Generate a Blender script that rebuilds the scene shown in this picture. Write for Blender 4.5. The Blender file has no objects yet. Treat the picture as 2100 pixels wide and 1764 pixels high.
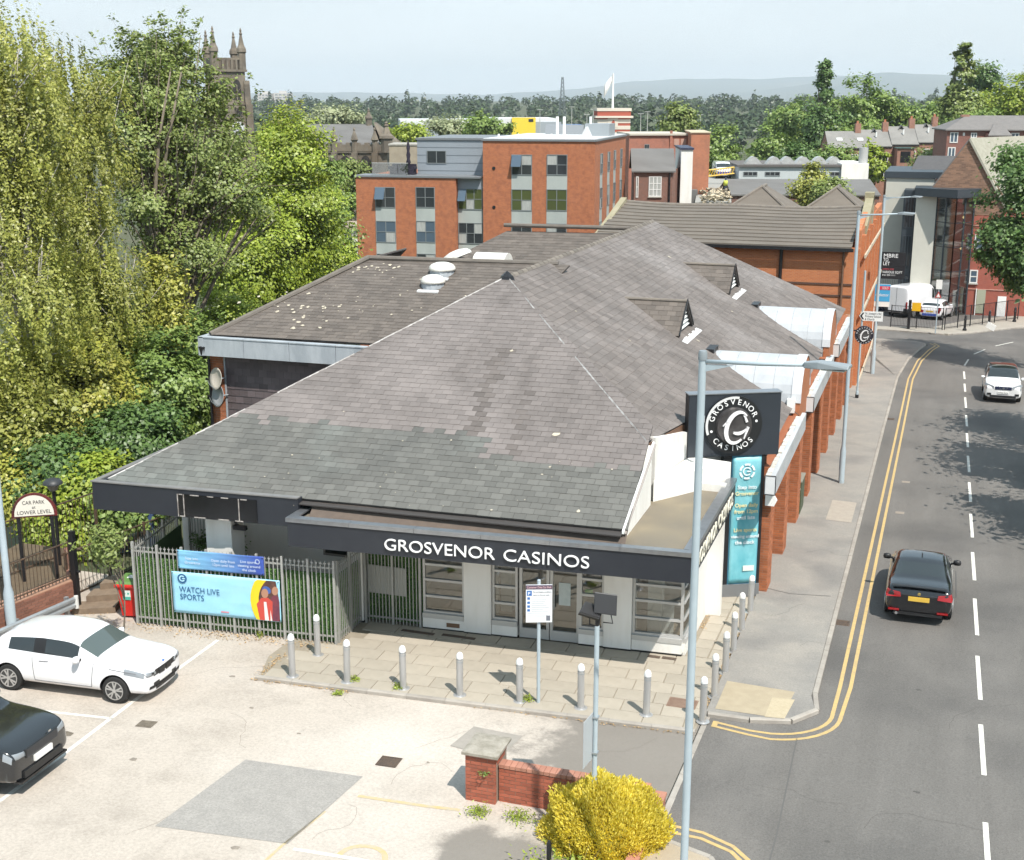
import bpy,bmesh,math,random
import numpy as np
from mathutils import Vector,Matrix
SC=bpy.context.scene
COL=SC.collection
R=math.radians
random.seed(7)
rng=np.random.default_rng(7)
# ------------------------------------------------------------ camera, sky, sun, exposure
CAM_H,PITCH,YAW,FOC=13.4,math.atan(677/2650),R(18.497),2650.0
cam_d=bpy.data.cameras.new('camera')
cam_d.sensor_width=36.0
cam_d.lens=36.0*FOC/2100.0
cam_d.clip_start,cam_d.clip_end=0.5,30000
CAM=bpy.data.objects.new('camera',cam_d)
CAM.location=(0,0,CAM_H)
CAM.rotation_euler=(R(90)-PITCH,0,YAW)
COL.objects.link(CAM)
SC.camera=CAM
SUN_EL,SUN_ROT=R(56),R(135)
W=bpy.data.worlds.new('World')
SC.world=W
W.use_nodes=True
nt=W.node_tree
bg=nt.nodes['Background']
sky=nt.nodes.new('ShaderNodeTexSky')
sky.sky_type='NISHITA'
sky.sun_disc=False
sky.sun_elevation,sky.sun_rotation=SUN_EL,SUN_ROT
sky.air_density,sky.dust_density,sky.ozone_density,sky.altitude=1.0,2.2,1.0,60
tc=nt.nodes.new('ShaderNodeTexCoord')
mp=nt.nodes.new('ShaderNodeMapping')
mp.inputs['Scale'].default_value=(1.0,1.0,5.0)
nz=nt.nodes.new('ShaderNodeTexNoise')
nz.inputs['Scale'].default_value=2.2
nz.inputs['Detail'].default_value=5
rm=nt.nodes.new('ShaderNodeMapRange')
rm.inputs['From Min'].default_value,rm.inputs['From Max'].default_value=0.35,0.75
rm.inputs['To Min'].default_value,rm.inputs['To Max'].default_value=0.72,0.95
mx=nt.nodes.new('ShaderNodeMix')
mx.data_type='RGBA'
sx0=nt.nodes.new('ShaderNodeSeparateXYZ');cr=nt.nodes.new('ShaderNodeMapRange');cr.inputs['From Max'].default_value=0.35
cx0=nt.nodes.new('ShaderNodeMix');cx0.data_type='RGBA';cx0.inputs[6].default_value=(10.2,10.9,11.2,1);cx0.inputs[7].default_value=(6.9,9.3,10.9,1)
nt.links.new(tc.outputs['Generated'],sx0.inputs[0]);nt.links.new(sx0.outputs[2],cr.inputs['Value']);nt.links.new(cr.outputs[0],cx0.inputs[0]);nt.links.new(cx0.outputs[2],mx.inputs[7])
nt.links.new(tc.outputs['Generated'],mp.inputs[0])
nt.links.new(mp.outputs[0],nz.inputs['Vector'])
nt.links.new(nz.outputs[0],rm.inputs['Value'])
nt.links.new(rm.outputs[0],mx.inputs[0])
nt.links.new(sky.outputs[0],mx.inputs[6])
nt.links.new(mx.outputs[2],bg.inputs[0])
bg.inputs[1].default_value=0.083
sd=bpy.data.lights.new('sun','SUN')
sd.energy,sd.angle,sd.color=5.0,R(0.53),(1.0,0.945,0.865)
SUN=bpy.data.objects.new('sun',sd)
SDIR=Vector((math.sin(SUN_ROT)*math.cos(SUN_EL),math.cos(SUN_ROT)*math.cos(SUN_EL),math.sin(SUN_EL)))
SUN.rotation_euler=SDIR.to_track_quat('Z','Y').to_euler()
SUN.location=(20,-20,60)
COL.objects.link(SUN)
vs=SC.view_settings
vs.view_transform,vs.look,vs.exposure,vs.gamma='Standard','None',0.33,1.0
vs.use_curve_mapping=False
cy=SC.cycles
cy.use_denoising=True
cy.use_adaptive_sampling,cy.adaptive_threshold=True,0.025
cy.max_bounces,cy.diffuse_bounces,cy.glossy_bounces,cy.transmission_bounces,cy.transparent_max_bounces,cy.volume_bounces=6,3,3,4,8,0
cy.caustics_reflective=cy.caustics_refractive=False
# ------------------------------------------------------------ surveying: photograph bearings to metres
FW=Vector((-math.sin(YAW)*math.cos(PITCH),math.cos(YAW)*math.cos(PITCH),-math.sin(PITCH)))
RT=Vector((math.cos(YAW),math.sin(YAW),0))
UP=RT.cross(FW)
SLOPE,Y0=0.0384,29.713
def zg(y):return-SLOPE*(y-Y0)
def bearing(px,py):return FW+RT*((px-1050)/FOC)+UP*((882-py)/FOC)
def on_ground(px,py,h=0.0):
 d=bearing(px,py)
 t=(h-CAM_H+SLOPE*Y0)/(d.z+SLOPE*d.y)
 return Vector((0,0,CAM_H))+d*t
def at_y(px,py,y):
 d=bearing(px,py);return Vector((0,0,CAM_H))+d*(y/d.y)
def at_x(px,py,x):
 d=bearing(px,py);return Vector((0,0,CAM_H))+d*(x/d.x)
def at_z(px,py,z):
 d=bearing(px,py);return Vector((0,0,CAM_H))+d*((z-CAM_H)/d.z)
HD=Vector((-math.sin(YAW),math.cos(YAW),0))
def at_d(px,py,dist):
 d=bearing(px,py);return Vector((0,0,CAM_H))+d*(dist/d.dot(HD))
 # ------------------------------------------------------------ materials
MATS={}
def _n(t,k):return t.nodes.new('ShaderNode'+k)
def mat(name,col,rough=0.7,col2=None,scale=3.0,amt=0.5,bump=0.0,bscale=40.0,metal=0.0,island=0.0,spec=0.5,stretch=None,detail=6.0,coat=0.0,ramp=(0.35,0.65),emit=0.0,col3=None,scale3=0.3,speck=0.0,sscale=45.0):
 if name in MATS:return MATS[name]
 m=bpy.data.materials.new(name);m.use_nodes=True
 t=m.node_tree;b=t.nodes['Principled BSDF']
 b.inputs['Roughness'].default_value=rough
 b.inputs['Metallic'].default_value=metal
 b.inputs['Specular IOR Level'].default_value=spec
 b.inputs['Coat Weight'].default_value=coat
 c4=(*col,1)
 b.inputs['Base Color'].default_value=c4
 if emit:
  b.inputs['Emission Color'].default_value=c4;b.inputs['Emission Strength'].default_value=emit
 out=None
 tcn=_n(t,'TexCoord');vec=tcn.outputs['Object']
 if stretch:
  mpn=_n(t,'Mapping');mpn.inputs['Scale'].default_value=stretch
  t.links.new(vec,mpn.inputs[0]);svec=mpn.outputs[0]
 else:svec=vec
 if col2:
  n=_n(t,'TexNoise');n.inputs['Scale'].default_value=scale;n.inputs['Detail'].default_value=detail
  n.inputs['Roughness'].default_value=0.65
  t.links.new(svec,n.inputs['Vector'])
  r=_n(t,'MapRange');r.inputs[1].default_value,r.inputs[2].default_value=ramp
  r.inputs[4].default_value=amt if amt<=1 else 1
  t.links.new(n.outputs[0],r.inputs[0])
  x=_n(t,'Mix');x.data_type='RGBA';x.inputs[6].default_value=c4;x.inputs[7].default_value=(*col2,1)
  t.links.new(r.outputs[0],x.inputs[0]);out=x.outputs[2]
 if col3:
  n=_n(t,'TexNoise');n.inputs['Scale'].default_value=scale3;n.inputs['Detail'].default_value=4
  t.links.new(vec,n.inputs['Vector'])
  r=_n(t,'MapRange');r.inputs[1].default_value,r.inputs[2].default_value=0.48,0.68
  t.links.new(n.outputs[0],r.inputs[0])
  x=_n(t,'Mix');x.data_type='RGBA';x.inputs[7].default_value=(*col3,1)
  if out:t.links.new(out,x.inputs[6])
  else:x.inputs[6].default_value=c4
  t.links.new(r.outputs[0],x.inputs[0]);out=x.outputs[2]
 if island:
  g=_n(t,'NewGeometry');oi=_n(t,'ObjectInfo')
  ad=_n(t,'Math');ad.operation='ADD';fr=_n(t,'Math');fr.operation='FRACT'
  t.links.new(g.outputs['Random Per Island'],ad.inputs[0]);t.links.new(oi.outputs['Random'],ad.inputs[1])
  t.links.new(ad.outputs[0],fr.inputs[0])
  r=_n(t,'MapRange');r.inputs[3].default_value,r.inputs[4].default_value=1-island,1+island
  t.links.new(fr.outputs[0],r.inputs[0])
  x=_n(t,'Mix');x.data_type='RGBA';x.blend_type='MULTIPLY';x.inputs[0].default_value=1
  if out:t.links.new(out,x.inputs[6])
  else:x.inputs[6].default_value=c4
  t.links.new(r.outputs[0],x.inputs[7]);out=x.outputs[2]
 if speck:
  n=_n(t,'TexNoise');n.inputs['Scale'].default_value=sscale;n.inputs['Detail'].default_value=3;n.inputs['Roughness'].default_value=0.8;t.links.new(vec,n.inputs['Vector'])
  r=_n(t,'MapRange');r.inputs[1].default_value,r.inputs[2].default_value,r.inputs[3].default_value,r.inputs[4].default_value=0.3,0.7,1-speck,1+speck;t.links.new(n.outputs[0],r.inputs[0])
  x=_n(t,'Mix');x.data_type='RGBA';x.blend_type='MULTIPLY';x.inputs[0].default_value=1
  if out:t.links.new(out,x.inputs[6])
  else:x.inputs[6].default_value=c4
  t.links.new(r.outputs[0],x.inputs[7]);out=x.outputs[2]
 if out:t.links.new(out,b.inputs['Base Color'])
 if bump:
  n=_n(t,'TexNoise');n.inputs['Scale'].default_value=bscale;n.inputs['Detail'].default_value=4
  t.links.new(svec,n.inputs['Vector'])
  bp=_n(t,'Bump');bp.inputs['Strength'].default_value=bump;bp.inputs['Distance'].default_value=0.02
  t.links.new(n.outputs[0],bp.inputs['Height']);t.links.new(bp.outputs[0],b.inputs['Normal'])
 MATS[name]=m
 return m
def brick_mat(name,c1,c2,mortar,bw=0.225,bh=0.075,mort=0.012,axis='XZ',dirt=(0.1,0.07,0.06),dirt_amt=0.45,rough=0.85,dscale=0.9):
 """fine coursed masonry for walls too far away to tell the bricks apart"""
 if name in MATS:return MATS[name]
 m=bpy.data.materials.new(name);m.use_nodes=True
 t=m.node_tree;b=t.nodes['Principled BSDF'];b.inputs['Roughness'].default_value=rough
 tcn=_n(t,'TexCoord');geo=_n(t,'NewGeometry')
 sx=_n(t,'SeparateXYZ');t.links.new(tcn.outputs['Object'],sx.inputs[0])
 ad=_n(t,'Math');ad.operation='ADD'
 t.links.new(sx.outputs[0],ad.inputs[0]);t.links.new(sx.outputs[1],ad.inputs[1])
 cb=_n(t,'CombineXYZ');t.links.new(ad.outputs[0],cb.inputs[0]);t.links.new(sx.outputs[2],cb.inputs[1])
 br=_n(t,'TexBrick')
 br.inputs['Color1'].default_value=(*c1,1);br.inputs['Color2'].default_value=(*c2,1);br.inputs['Mortar'].default_value=(*mortar,1)
 br.inputs['Scale'].default_value=1.0;br.inputs['Mortar Size'].default_value=mort
 br.inputs['Brick Width'].default_value=bw;br.inputs['Row Height'].default_value=bh
 t.links.new(cb.outputs[0],br.inputs['Vector'])
 n=_n(t,'TexNoise');n.inputs['Scale'].default_value=dscale;n.inputs['Detail'].default_value=7;n.inputs['Roughness'].default_value=0.7
 t.links.new(tcn.outputs['Object'],n.inputs['Vector'])
 r=_n(t,'MapRange');r.inputs[1].default_value,r.inputs[2].default_value,r.inputs[4].default_value=0.45,0.75,dirt_amt
 t.links.new(n.outputs[0],r.inputs[0])
 x=_n(t,'Mix');x.data_type='RGBA';x.inputs[7].default_value=(*dirt,1)
 t.links.new(br.outputs[0],x.inputs[6]);t.links.new(r.outputs[0],x.inputs[0]);t.links.new(x.outputs[2],b.inputs['Base Color'])
 bp=_n(t,'Bump');bp.inputs['Strength'].default_value=0.4;bp.inputs['Distance'].default_value=0.01;bp.invert=True
 t.links.new(br.outputs['Fac'],bp.inputs['Height']);t.links.new(bp.outputs[0],b.inputs['Normal'])
 MATS[name]=m
 return m
def leaf_mat(name,c1,c2,trans=0.45,dead=None):
 if name in MATS:return MATS[name]
 m=bpy.data.materials.new(name);m.use_nodes=True
 t=m.node_tree;t.nodes.remove(t.nodes['Principled BSDF'])
 g=_n(t,'NewGeometry');x=_n(t,'Mix');x.data_type='RGBA'
 x.inputs[6].default_value=(*c1,1);x.inputs[7].default_value=(*c2,1)
 t.links.new(g.outputs['Random Per Island'],x.inputs[0]);c=x.outputs[2]
 tcn=_n(t,'TexCoord');n=_n(t,'TexNoise');n.inputs['Scale'].default_value=0.6
 t.links.new(tcn.outputs['Object'],n.inputs['Vector'])
 r=_n(t,'MapRange');r.inputs[1].default_value,r.inputs[2].default_value,r.inputs[3].default_value,r.inputs[4].default_value=0.3,0.7,0.72,1.25
 t.links.new(n.outputs[0],r.inputs[0])
 x2=_n(t,'Mix');x2.data_type='RGBA';x2.blend_type='MULTIPLY';x2.inputs[0].default_value=1
 t.links.new(c,x2.inputs[6]);t.links.new(r.outputs[0],x2.inputs[7]);c=x2.outputs[2]
 d=_n(t,'BsdfDiffuse');tr=_n(t,'BsdfTranslucent');ms=_n(t,'MixShader');ms.inputs[0].default_value=trans
 t.links.new(c,d.inputs[0]);t.links.new(c,tr.inputs[0]);t.links.new(d.outputs[0],ms.inputs[1]);t.links.new(tr.outputs[0],ms.inputs[2])
 gl=_n(t,'BsdfGlossy');gl.inputs['Roughness'].default_value=0.45;ms2=_n(t,'MixShader');ms2.inputs[0].default_value=0.04
 t.links.new(ms.outputs[0],ms2.inputs[1]);t.links.new(gl.outputs[0],ms2.inputs[2])
 t.links.new(ms2.outputs[0],t.nodes['Material Output'].inputs[0])
 MATS[name]=m
 return m
 # ------------------------------------------------------------ mesh building
def wloc(o):
 v=Vector((0,0,0))
 while o is not None:
  v+=o.location;o=o.parent
 return v
class MB:
 def __init__(s):s.v,s.f=[],[]
 def add(s,vs_,fs_):
  b=len(s.v);s.v+=[tuple(p)for p in vs_];s.f+=[tuple(i+b for i in f)for f in fs_];return s
 def box(s,x0,x1,y0,y1,z0,z1):
  return s.add([(x0,y0,z0),(x1,y0,z0),(x1,y1,z0),(x0,y1,z0),(x0,y0,z1),(x1,y0,z1),(x1,y1,z1),(x0,y1,z1)],[(0,3,2,1),(4,5,6,7),(0,1,5,4),(1,2,6,5),(2,3,7,6),(3,0,4,7)])
 def obox(s,o,a,b,c):
  """box from corner o with edge vectors a, b, c"""
  o,a,b,c=Vector(o),Vector(a),Vector(b),Vector(c)
  if a.cross(b).dot(c)<0:a,b=b,a
  return s.add([o,o+a,o+a+b,o+b,o+c,o+a+c,o+a+b+c,o+b+c],[(0,3,2,1),(4,5,6,7),(0,1,5,4),(1,2,6,5),(2,3,7,6),(3,0,4,7)])
 def quad(s,*p):return s.add(p,[tuple(range(len(p)))])
 def prism(s,poly,d):
  """polygon (3d points, ccw seen from +d) pushed along d"""
  n=len(poly);d=Vector(d);p=[Vector(q)for q in poly]
  nrm=Vector((0,0,0))
  for i in range(n):nrm+=p[i].cross(p[(i+1)%n])
  if nrm.dot(d)<0:p.reverse()
  return s.add(p+[q+d for q in p],[tuple(range(n-1,-1,-1)),tuple(range(n,2*n))]+[(i,(i+1)%n,n+(i+1)%n,n+i)for i in range(n)])
 def cyl(s,p0,p1,r0,r1=None,n=10,cap=True):
  p0,p1=Vector(p0),Vector(p1);r1=r0 if r1 is None else r1
  d=(p1-p0).normalized();a=d.orthogonal().normalized();b=d.cross(a)
  vs_=[]
  for p,r in((p0,r0),(p1,r1)):
   for k in range(n):
    t=2*math.pi*k/n;vs_.append(p+a*(r*math.cos(t))+b*(r*math.sin(t)))
  fs_=[(k,(k+1)%n,n+(k+1)%n,n+k)for k in range(n)]
  if cap:fs_+=[tuple(range(n-1,-1,-1)),tuple(range(n,2*n))]
  return s.add(vs_,fs_)
 def tube(s,pts,rad,n=8):
  pts=[Vector(p)for p in pts]
  if not hasattr(rad,'__len__'):rad=[rad]*len(pts)
  vs_=[];a=None
  for i,p in enumerate(pts):
   d=(pts[min(i+1,len(pts)-1)]-pts[max(i-1,0)]).normalized()
   if a is None:a=d.orthogonal().normalized()
   else:a=(a-d*a.dot(d)).normalized()
   b=d.cross(a)
   for k in range(n):
    t=2*math.pi*k/n;vs_.append(p+a*(rad[i]*math.cos(t))+b*(rad[i]*math.sin(t)))
  fs_=[]
  for i in range(len(pts)-1):
   for k in range(n):
    fs_.append((i*n+k,i*n+(k+1)%n,(i+1)*n+(k+1)%n,(i+1)*n+k))
  fs_+=[tuple(range(n-1,-1,-1)),tuple(range((len(pts)-1)*n,len(pts)*n))]
  return s.add(vs_,fs_)
 def lathe(s,prof,c=(0,0,0),n=16):
  """prof: (r, z) from bottom to top"""
  c=Vector(c);vs_=[];fs_=[]
  for r,z in prof:
   for k in range(n):
    t=2*math.pi*k/n;vs_.append(c+Vector((r*math.cos(t),r*math.sin(t),z)))
  for i in range(len(prof)-1):
   for k in range(n):fs_.append((i*n+k,i*n+(k+1)%n,(i+1)*n+(k+1)%n,(i+1)*n+k))
  fs_+=[tuple(range(n-1,-1,-1)),tuple(range((len(prof)-1)*n,len(prof)*n))]
  return s.add(vs_,fs_)
 def mesh(s,name,m,off=(0,0,0),smooth=False):
  me=bpy.data.meshes.new(name)
  o=Vector(off)
  me.from_pydata([Vector(p)-o for p in s.v],[],s.f)
  if smooth:me.polygons.foreach_set('use_smooth',[True]*len(me.polygons))
  me.materials.append(m);me.update()
  return me
 def build(s,name,m,parent=None,smooth=False,local=False,bevel=0.0,kind=None,angle=None):
  off=wloc(parent)if(parent is not None and not local)else(0,0,0)
  o=bpy.data.objects.new(name,s.mesh(name,m,off,smooth))
  COL.objects.link(o)
  if parent is not None:o.parent=parent
  if bevel:
   bm=o.modifiers.new('bevel','BEVEL');bm.width=bevel;bm.segments=2;bm.limit_method='ANGLE';bm.angle_limit=R(40)
  if kind:o['kind']=kind
  if smooth and angle:smooth_by_angle(o.data,angle)
  return o
def smooth_by_angle(me,deg):
 bm=bmesh.new();bm.from_mesh(me)
 for e in bm.edges:
  if len(e.link_faces)==2 and e.calc_face_angle(0)>R(deg):e.smooth=False
 bm.to_mesh(me);bm.free()
def thing(name,label,cat,loc=(0,0,0),rot=(0,0,0),group=None):
 o=bpy.data.objects.new(name,None);COL.objects.link(o)
 o.location=loc;o.rotation_euler=rot;o.empty_display_size=0.2
 o['label']=label;o['category']=cat
 if group:o['group']=group
 return o
def tag(o,label,cat,group=None):
 o['label']=label;o['category']=cat
 if group:o['group']=group
 return o
def struct(o):o['kind']='structure';return o
def dup(root,loc=None,rot=None,label=None,parent=None):
 c=root.copy();COL.objects.link(c)
 if parent is not None:c.parent=parent
 if loc is not None:c.location=loc
 if rot is not None:c.rotation_euler=rot
 if label:c['label']=label
 for ch in list(root.children):dup(ch,parent=c)
 return c
def piece(name,me,parent,M=None,loc=None):
 o=bpy.data.objects.new(name,me);COL.objects.link(o);o.parent=parent
 if M is not None:o.matrix_local=M
 if loc is not None:o.location=loc
 return o
def text_mesh(body,size,depth=0.0,align='LEFT',spacing=1.0,offset=0.0):
 cu=bpy.data.curves.new('lettering','FONT');cu.body=body;cu.size=size;cu.extrude=depth;cu.align_x=align
 cu.space_character=spacing;cu.resolution_u=4;cu.offset=offset
 o=bpy.data.objects.new('lettering',cu);COL.objects.link(o)
 me=bpy.data.meshes.new_from_object(o.evaluated_get(bpy.context.evaluated_depsgraph_get()))
 bpy.data.objects.remove(o);bpy.data.curves.remove(cu)
 return me
def lettering(body,size,o,right,up,m,parent=None,depth=0.004,align='LEFT',name='lettering',width=None,spacing=1.0,offset=0.0,local=False):
 """flat lettering standing at o, running along right; width fits the line to that many metres"""
 me=text_mesh(body,size,depth,align,spacing,offset);me.materials.append(m)
 right,up=Vector(right).normalized(),Vector(up).normalized();nrm=right.cross(up)
 k=1.0
 if width:
  xs=[v.co.x for v in me.vertices]
  k=width/(max(xs)-min(xs))
 off=wloc(parent)if(parent is not None and not local)else Vector((0,0,0))
 o=Vector(o)-off
 for v in me.vertices:v.co=o+right*(v.co.x*k)+up*v.co.y+nrm*v.co.z
 ob=bpy.data.objects.new(name,me);COL.objects.link(ob)
 if parent is not None:ob.parent=parent
 return ob
def np_mesh(name,V,F,m,smooth=False):
 """V (n,3), F (k,3|4) arrays"""
 me=bpy.data.meshes.new(name)
 k=F.shape[1]
 me.vertices.add(len(V));me.vertices.foreach_set('co',np.ascontiguousarray(V,dtype=np.float32).ravel())
 me.loops.add(F.size);me.loops.foreach_set('vertex_index',np.ascontiguousarray(F,dtype=np.int32).ravel())
 me.polygons.add(len(F));me.polygons.foreach_set('loop_start',np.arange(0,F.size,k,dtype=np.int32))
 if smooth:me.polygons.foreach_set('use_smooth',np.ones(len(F),dtype=bool))
 me.materials.append(m);me.update();me.validate()
 return me
def np_obj(name,V,F,m,parent=None,smooth=False):
 if parent is not None:V=V-np.array(wloc(parent))
 o=bpy.data.objects.new(name,np_mesh(name,V,F,m,smooth));COL.objects.link(o)
 if parent is not None:o.parent=parent
 return o
M_WHITE=mat('white_render',(0.78,0.765,0.73),0.8,(0.56,0.53,0.47),1.6,0.55,0.1,60,stretch=(1,1,0.2),ramp=(0.45,0.75))
M_FASCIA=mat('charcoal_fascia',(0.020,0.023,0.031),0.45,(0.028,0.032,0.040),2.0,0.6)
M_BLACK=mat('black_paint',(0.012,0.012,0.014),0.4)
M_STEEL=mat('galvanised_steel',(0.42,0.45,0.47),0.42,(0.32,0.35,0.37),6,0.7,metal=0.55)
M_POLE=mat('pole_paint',(0.40,0.47,0.51),0.45,(0.34,0.40,0.44),3,0.6)
M_LEAD=mat('lead_sheet',(0.42,0.45,0.48),0.55,(0.25,0.28,0.31),2.5,0.75,stretch=(1,1,0.25))
M_GLASS=mat('dark_glass',(0.02,0.024,0.026),0.06,spec=0.7)
M_ALU=mat('aluminium_frame',(0.5,0.5,0.49),0.4,metal=0.3)
M_WPAINT=mat('white_paint',(0.8,0.8,0.78),0.5)
M_LETTER=mat('white_letter',(0.86,0.86,0.86),0.4)
M_CONC=mat('concrete',(0.42,0.40,0.36),0.85,(0.28,0.26,0.23),5,0.7,0.3,60)
# ------------------------------------------------------------ ground, road, pavements, markings
def smooth(a,b,x):
 t=np.clip((x-a)/(b-a),0,1);return t*t*(3-2*t)
def terrain(x,y):
 x,y=np.asarray(x,float),np.asarray(y,float)
 z=-SLOPE*(np.minimum(y,110)-Y0)-0.10
 z=z-0.35*smooth(-10,0,-(y-0))*0
 z=z-smooth(110,330,y)*5.5
 z=z-smooth(-24.5,-33,-(-x))*0
 left=smooth(0,9,-23.5-x)*(1-smooth(120,260,y))
 z=z-left*5.0
 z=z+smooth(700,1500,y)*16+smooth(200,500,x-0.15*y)*6
 return z
gx=np.unique(np.concatenate([-np.geomspace(30,5200,46),np.arange(-29,30,1.5),np.geomspace(30,3200,44)]))
gy=np.unique(np.concatenate([np.arange(-60,132,3.0),np.geomspace(132,5500,60)]))
GX,GY=np.meshgrid(gx,gy)
GZ=terrain(GX,GY)
V=np.stack([GX,GY,GZ],-1).reshape(-1,3)
nx=len(gx);I=np.arange(len(gy)-1)[:,None]*nx+np.arange(nx-1)[None]
F=np.stack([I,I+1,I+nx+1,I+nx],-1).reshape(-1,4)
M_GRASS=mat('rough_ground',(0.055,0.075,0.03),0.95,(0.10,0.09,0.05),0.12,0.8,0.4,3)
struct(np_obj('ground',V,F,M_GRASS,smooth=True))
def sheet(name,pts,h,m,parent=None,thick=0.0,kind='structure'):
 """flat sheet following the street's fall; thick > 0 gives it real sides"""
 p=[Vector((x,y,zg(y)+h))for x,y in pts]
 b=MB()
 if thick:b.prism(p,(0,0,-thick))if False else b.prism([q-Vector((0,0,thick))for q in p],(0,0,thick))
 else:
  n=Vector((0,0,0))
  for i in range(len(p)):n+=p[i].cross(p[(i+1)%len(p)])
  if n.z<0:p.reverse()
  b.quad(*p)
 o=b.build(name,m,parent)
 if kind and parent is None:o['kind']=kind
 return o
M_ROAD=mat('road_asphalt',(0.128,0.119,0.109),0.88,(0.172,0.160,0.147),0.75,0.85,0.5,120,stretch=(1,0.10,1),col3=(0.100,0.094,0.088),scale3=0.22,speck=0.26,sscale=26)
M_PARK=mat('worn_car_park_asphalt',(0.445,0.392,0.338),0.92,(0.295,0.258,0.218),0.9,0.6,0.5,70,col3=(0.53,0.475,0.42),scale3=0.16,ramp=(0.45,0.72),speck=0.16,sscale=16)
M_PATCH=mat('grey_patch_asphalt',(0.285,0.268,0.246),0.92,(0.34,0.318,0.292),3.0,0.7,0.4,90,speck=0.2,sscale=22)
M_APRON=mat('entrance_asphalt',(0.175,0.163,0.150),0.92,(0.30,0.275,0.245),1.0,0.6,0.35,80)
M_PAVE=mat('pavement_asphalt',(0.245,0.232,0.213),0.92,(0.33,0.30,0.262),0.8,0.6,0.35,80,col3=(0.20,0.19,0.178),scale3=0.5,speck=0.16,sscale=22)
M_TAN=mat('buff_surfacing',(0.40,0.335,0.235),0.9,(0.34,0.28,0.195),4,0.7,0.35,80)
M_KERB=mat('kerb_concrete',(0.37,0.34,0.30),0.9,(0.28,0.25,0.22),3,0.7,0.3,40,island=0.10)
M_SLAB=mat('paving_slab',(0.40,0.355,0.29),0.9,(0.30,0.268,0.215),1.1,0.7,0.3,60,island=0.07,col3=(0.33,0.295,0.24),scale3=0.7)
M_YEL=mat('worn_yellow_paint',(0.56,0.39,0.15),0.8,(0.33,0.26,0.16),9,0.65)
M_LINE=mat('worn_white_paint',(0.70,0.68,0.62),0.8,(0.42,0.40,0.37),10,0.7,ramp=(0.5,0.7))
M_YFAINT=mat('faded_yellow_paint',(0.50,0.38,0.18),0.85,(0.44,0.39,0.30),7,0.9)
M_IRON=mat('rusty_iron',(0.075,0.06,0.05),0.75,(0.14,0.09,0.06),14,0.7)
left=[(-2.0,27.8),(-2.0,60),(-1.95,74),(-1.6,81),(-1.0,86),(-0.6,88.2),(-1.4,89.2),(-6,89.6),(-9,90),(-9,94.2),(-3,94.4),(0.6,93.6),(2.2,95.2),(5,99),(9,102.6),(16,107),(26,112)]
right=[(26,103),(16,99),(9,93.5),(6.0,88),(5.2,83),(5.05,78),(5.0,8)]
road_poly=[(-4.15,20.5),(-4.15,26.3),(-3.0,26.25),(-2.35,26.7)]+left+right+[(-2.3,8),(-2.3,19.6),(-2.9,20.3)]
ROAD=sheet('road',road_poly,0.0,M_ROAD)
def mark(name,pts,m,w,closed=False,h=0.005,parent=None):
 """painted line of width w along pts"""
 b=MB();P=[Vector((x,y,0))for x,y in pts];L=[];Rr=[]
 for i,p in enumerate(P):
  d=(P[min(i+1,len(P)-1)]-P[max(i-1,0)]).normalized();n=Vector((-d.y,d.x,0))*w/2
  L.append(p+n);Rr.append(p-n)
 for i in range(len(P)-1):
  q=[Rr[i],Rr[i+1],L[i+1],L[i]]
  b.quad(*[Vector((a.x,a.y,zg(a.y)+h))for a in q])
 return b.build(name,m,parent or ROAD)
def arc(cx,cy_,r,a0,a1,n=10):return[(cx+r*math.cos(R(a0+(a1-a0)*k/n)),cy_+r*math.sin(R(a0+(a1-a0)*k/n)))for k in range(n+1)]
for dx in(0.0,0.24):
 run=[(-4.0,26.02-dx*0.9),(-3.2,25.85-dx*0.9)]+arc(-3.0,27.25-dx*0.4,1.42+dx*0.75,-80,-5,8)+[(-1.55+dx,29),(-1.5+dx,45),(-1.45+dx,60),(-1.42+dx,74),(-1.1+dx,81),(-0.52+dx,86),(-0.15+dx,88.0),(-0.5+dx,89.0+dx)]
 mark('yellow_line',run,M_YEL,0.09)
mark('yellow_line',[(-3.98,25.75),(-3.98,26.06)],M_YEL,0.12,h=0.009)
for dx in(0.0,0.24):
 mark('yellow_line',[(-3.95,21.05+dx),(-3.4,21.02+dx*0.9),(-2.8,20.75+dx*0.8),(-2.35+dx*0.5,20.2+dx*0.4),(-1.95+dx,19.4),(-1.8+dx,18)],M_YEL,0.09)
for y0,y1 in((15.5,18.6),(20.9,23.4),(25.4,27.9),(29.3,32.1),(33.6,36.6),(38.3,41.2),(42.9,45.9),(47.6,50.6),(52.3,55.3),(57,60),(61.6,64.4),(66.3,69.3),(71,73.6),(75.2,77.9)):
 mark('lane_dash',[(1.57,y0),(1.55,y1)],M_LINE,0.10)
for q in([(1.6,80.2),(1.85,82.8)],[(2.2,85.2),(2.9,87.6)],[(3.6,89.6),(4.8,92.0)],[(5.9,93.9),(7.6,96.2)]):
 mark('lane_dash',q,M_LINE,0.10)
M_SEAM=mat('tar_seam',(0.06,0.06,0.06),0.6)
mark('tar_seam',[(-0.75,36.4),(-0.72,39.0),(1.05,39.0),(1.05,36.5),(-0.75,36.4)],M_SEAM,0.025)
mark('tar_seam',[(-2.15,17),(-2.1,21.5),(-2.2,25.8)],mat('joint_seam',(0.11,0.105,0.1),0.9),0.03)
for x,y in((-1.83,33.3),(-1.86,62)):
 b=MB();z=zg(y)+0.006
 for k in range(5):b.box(x-0.16,x+0.16,y-0.16+k*0.068,y-0.12+k*0.068,z,z+0.012)
 b.box(x-0.19,x+0.19,y-0.2,y+0.2,z-0.002,z+0.003)
 b.build('gully_grate',M_IRON,ROAD)
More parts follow.
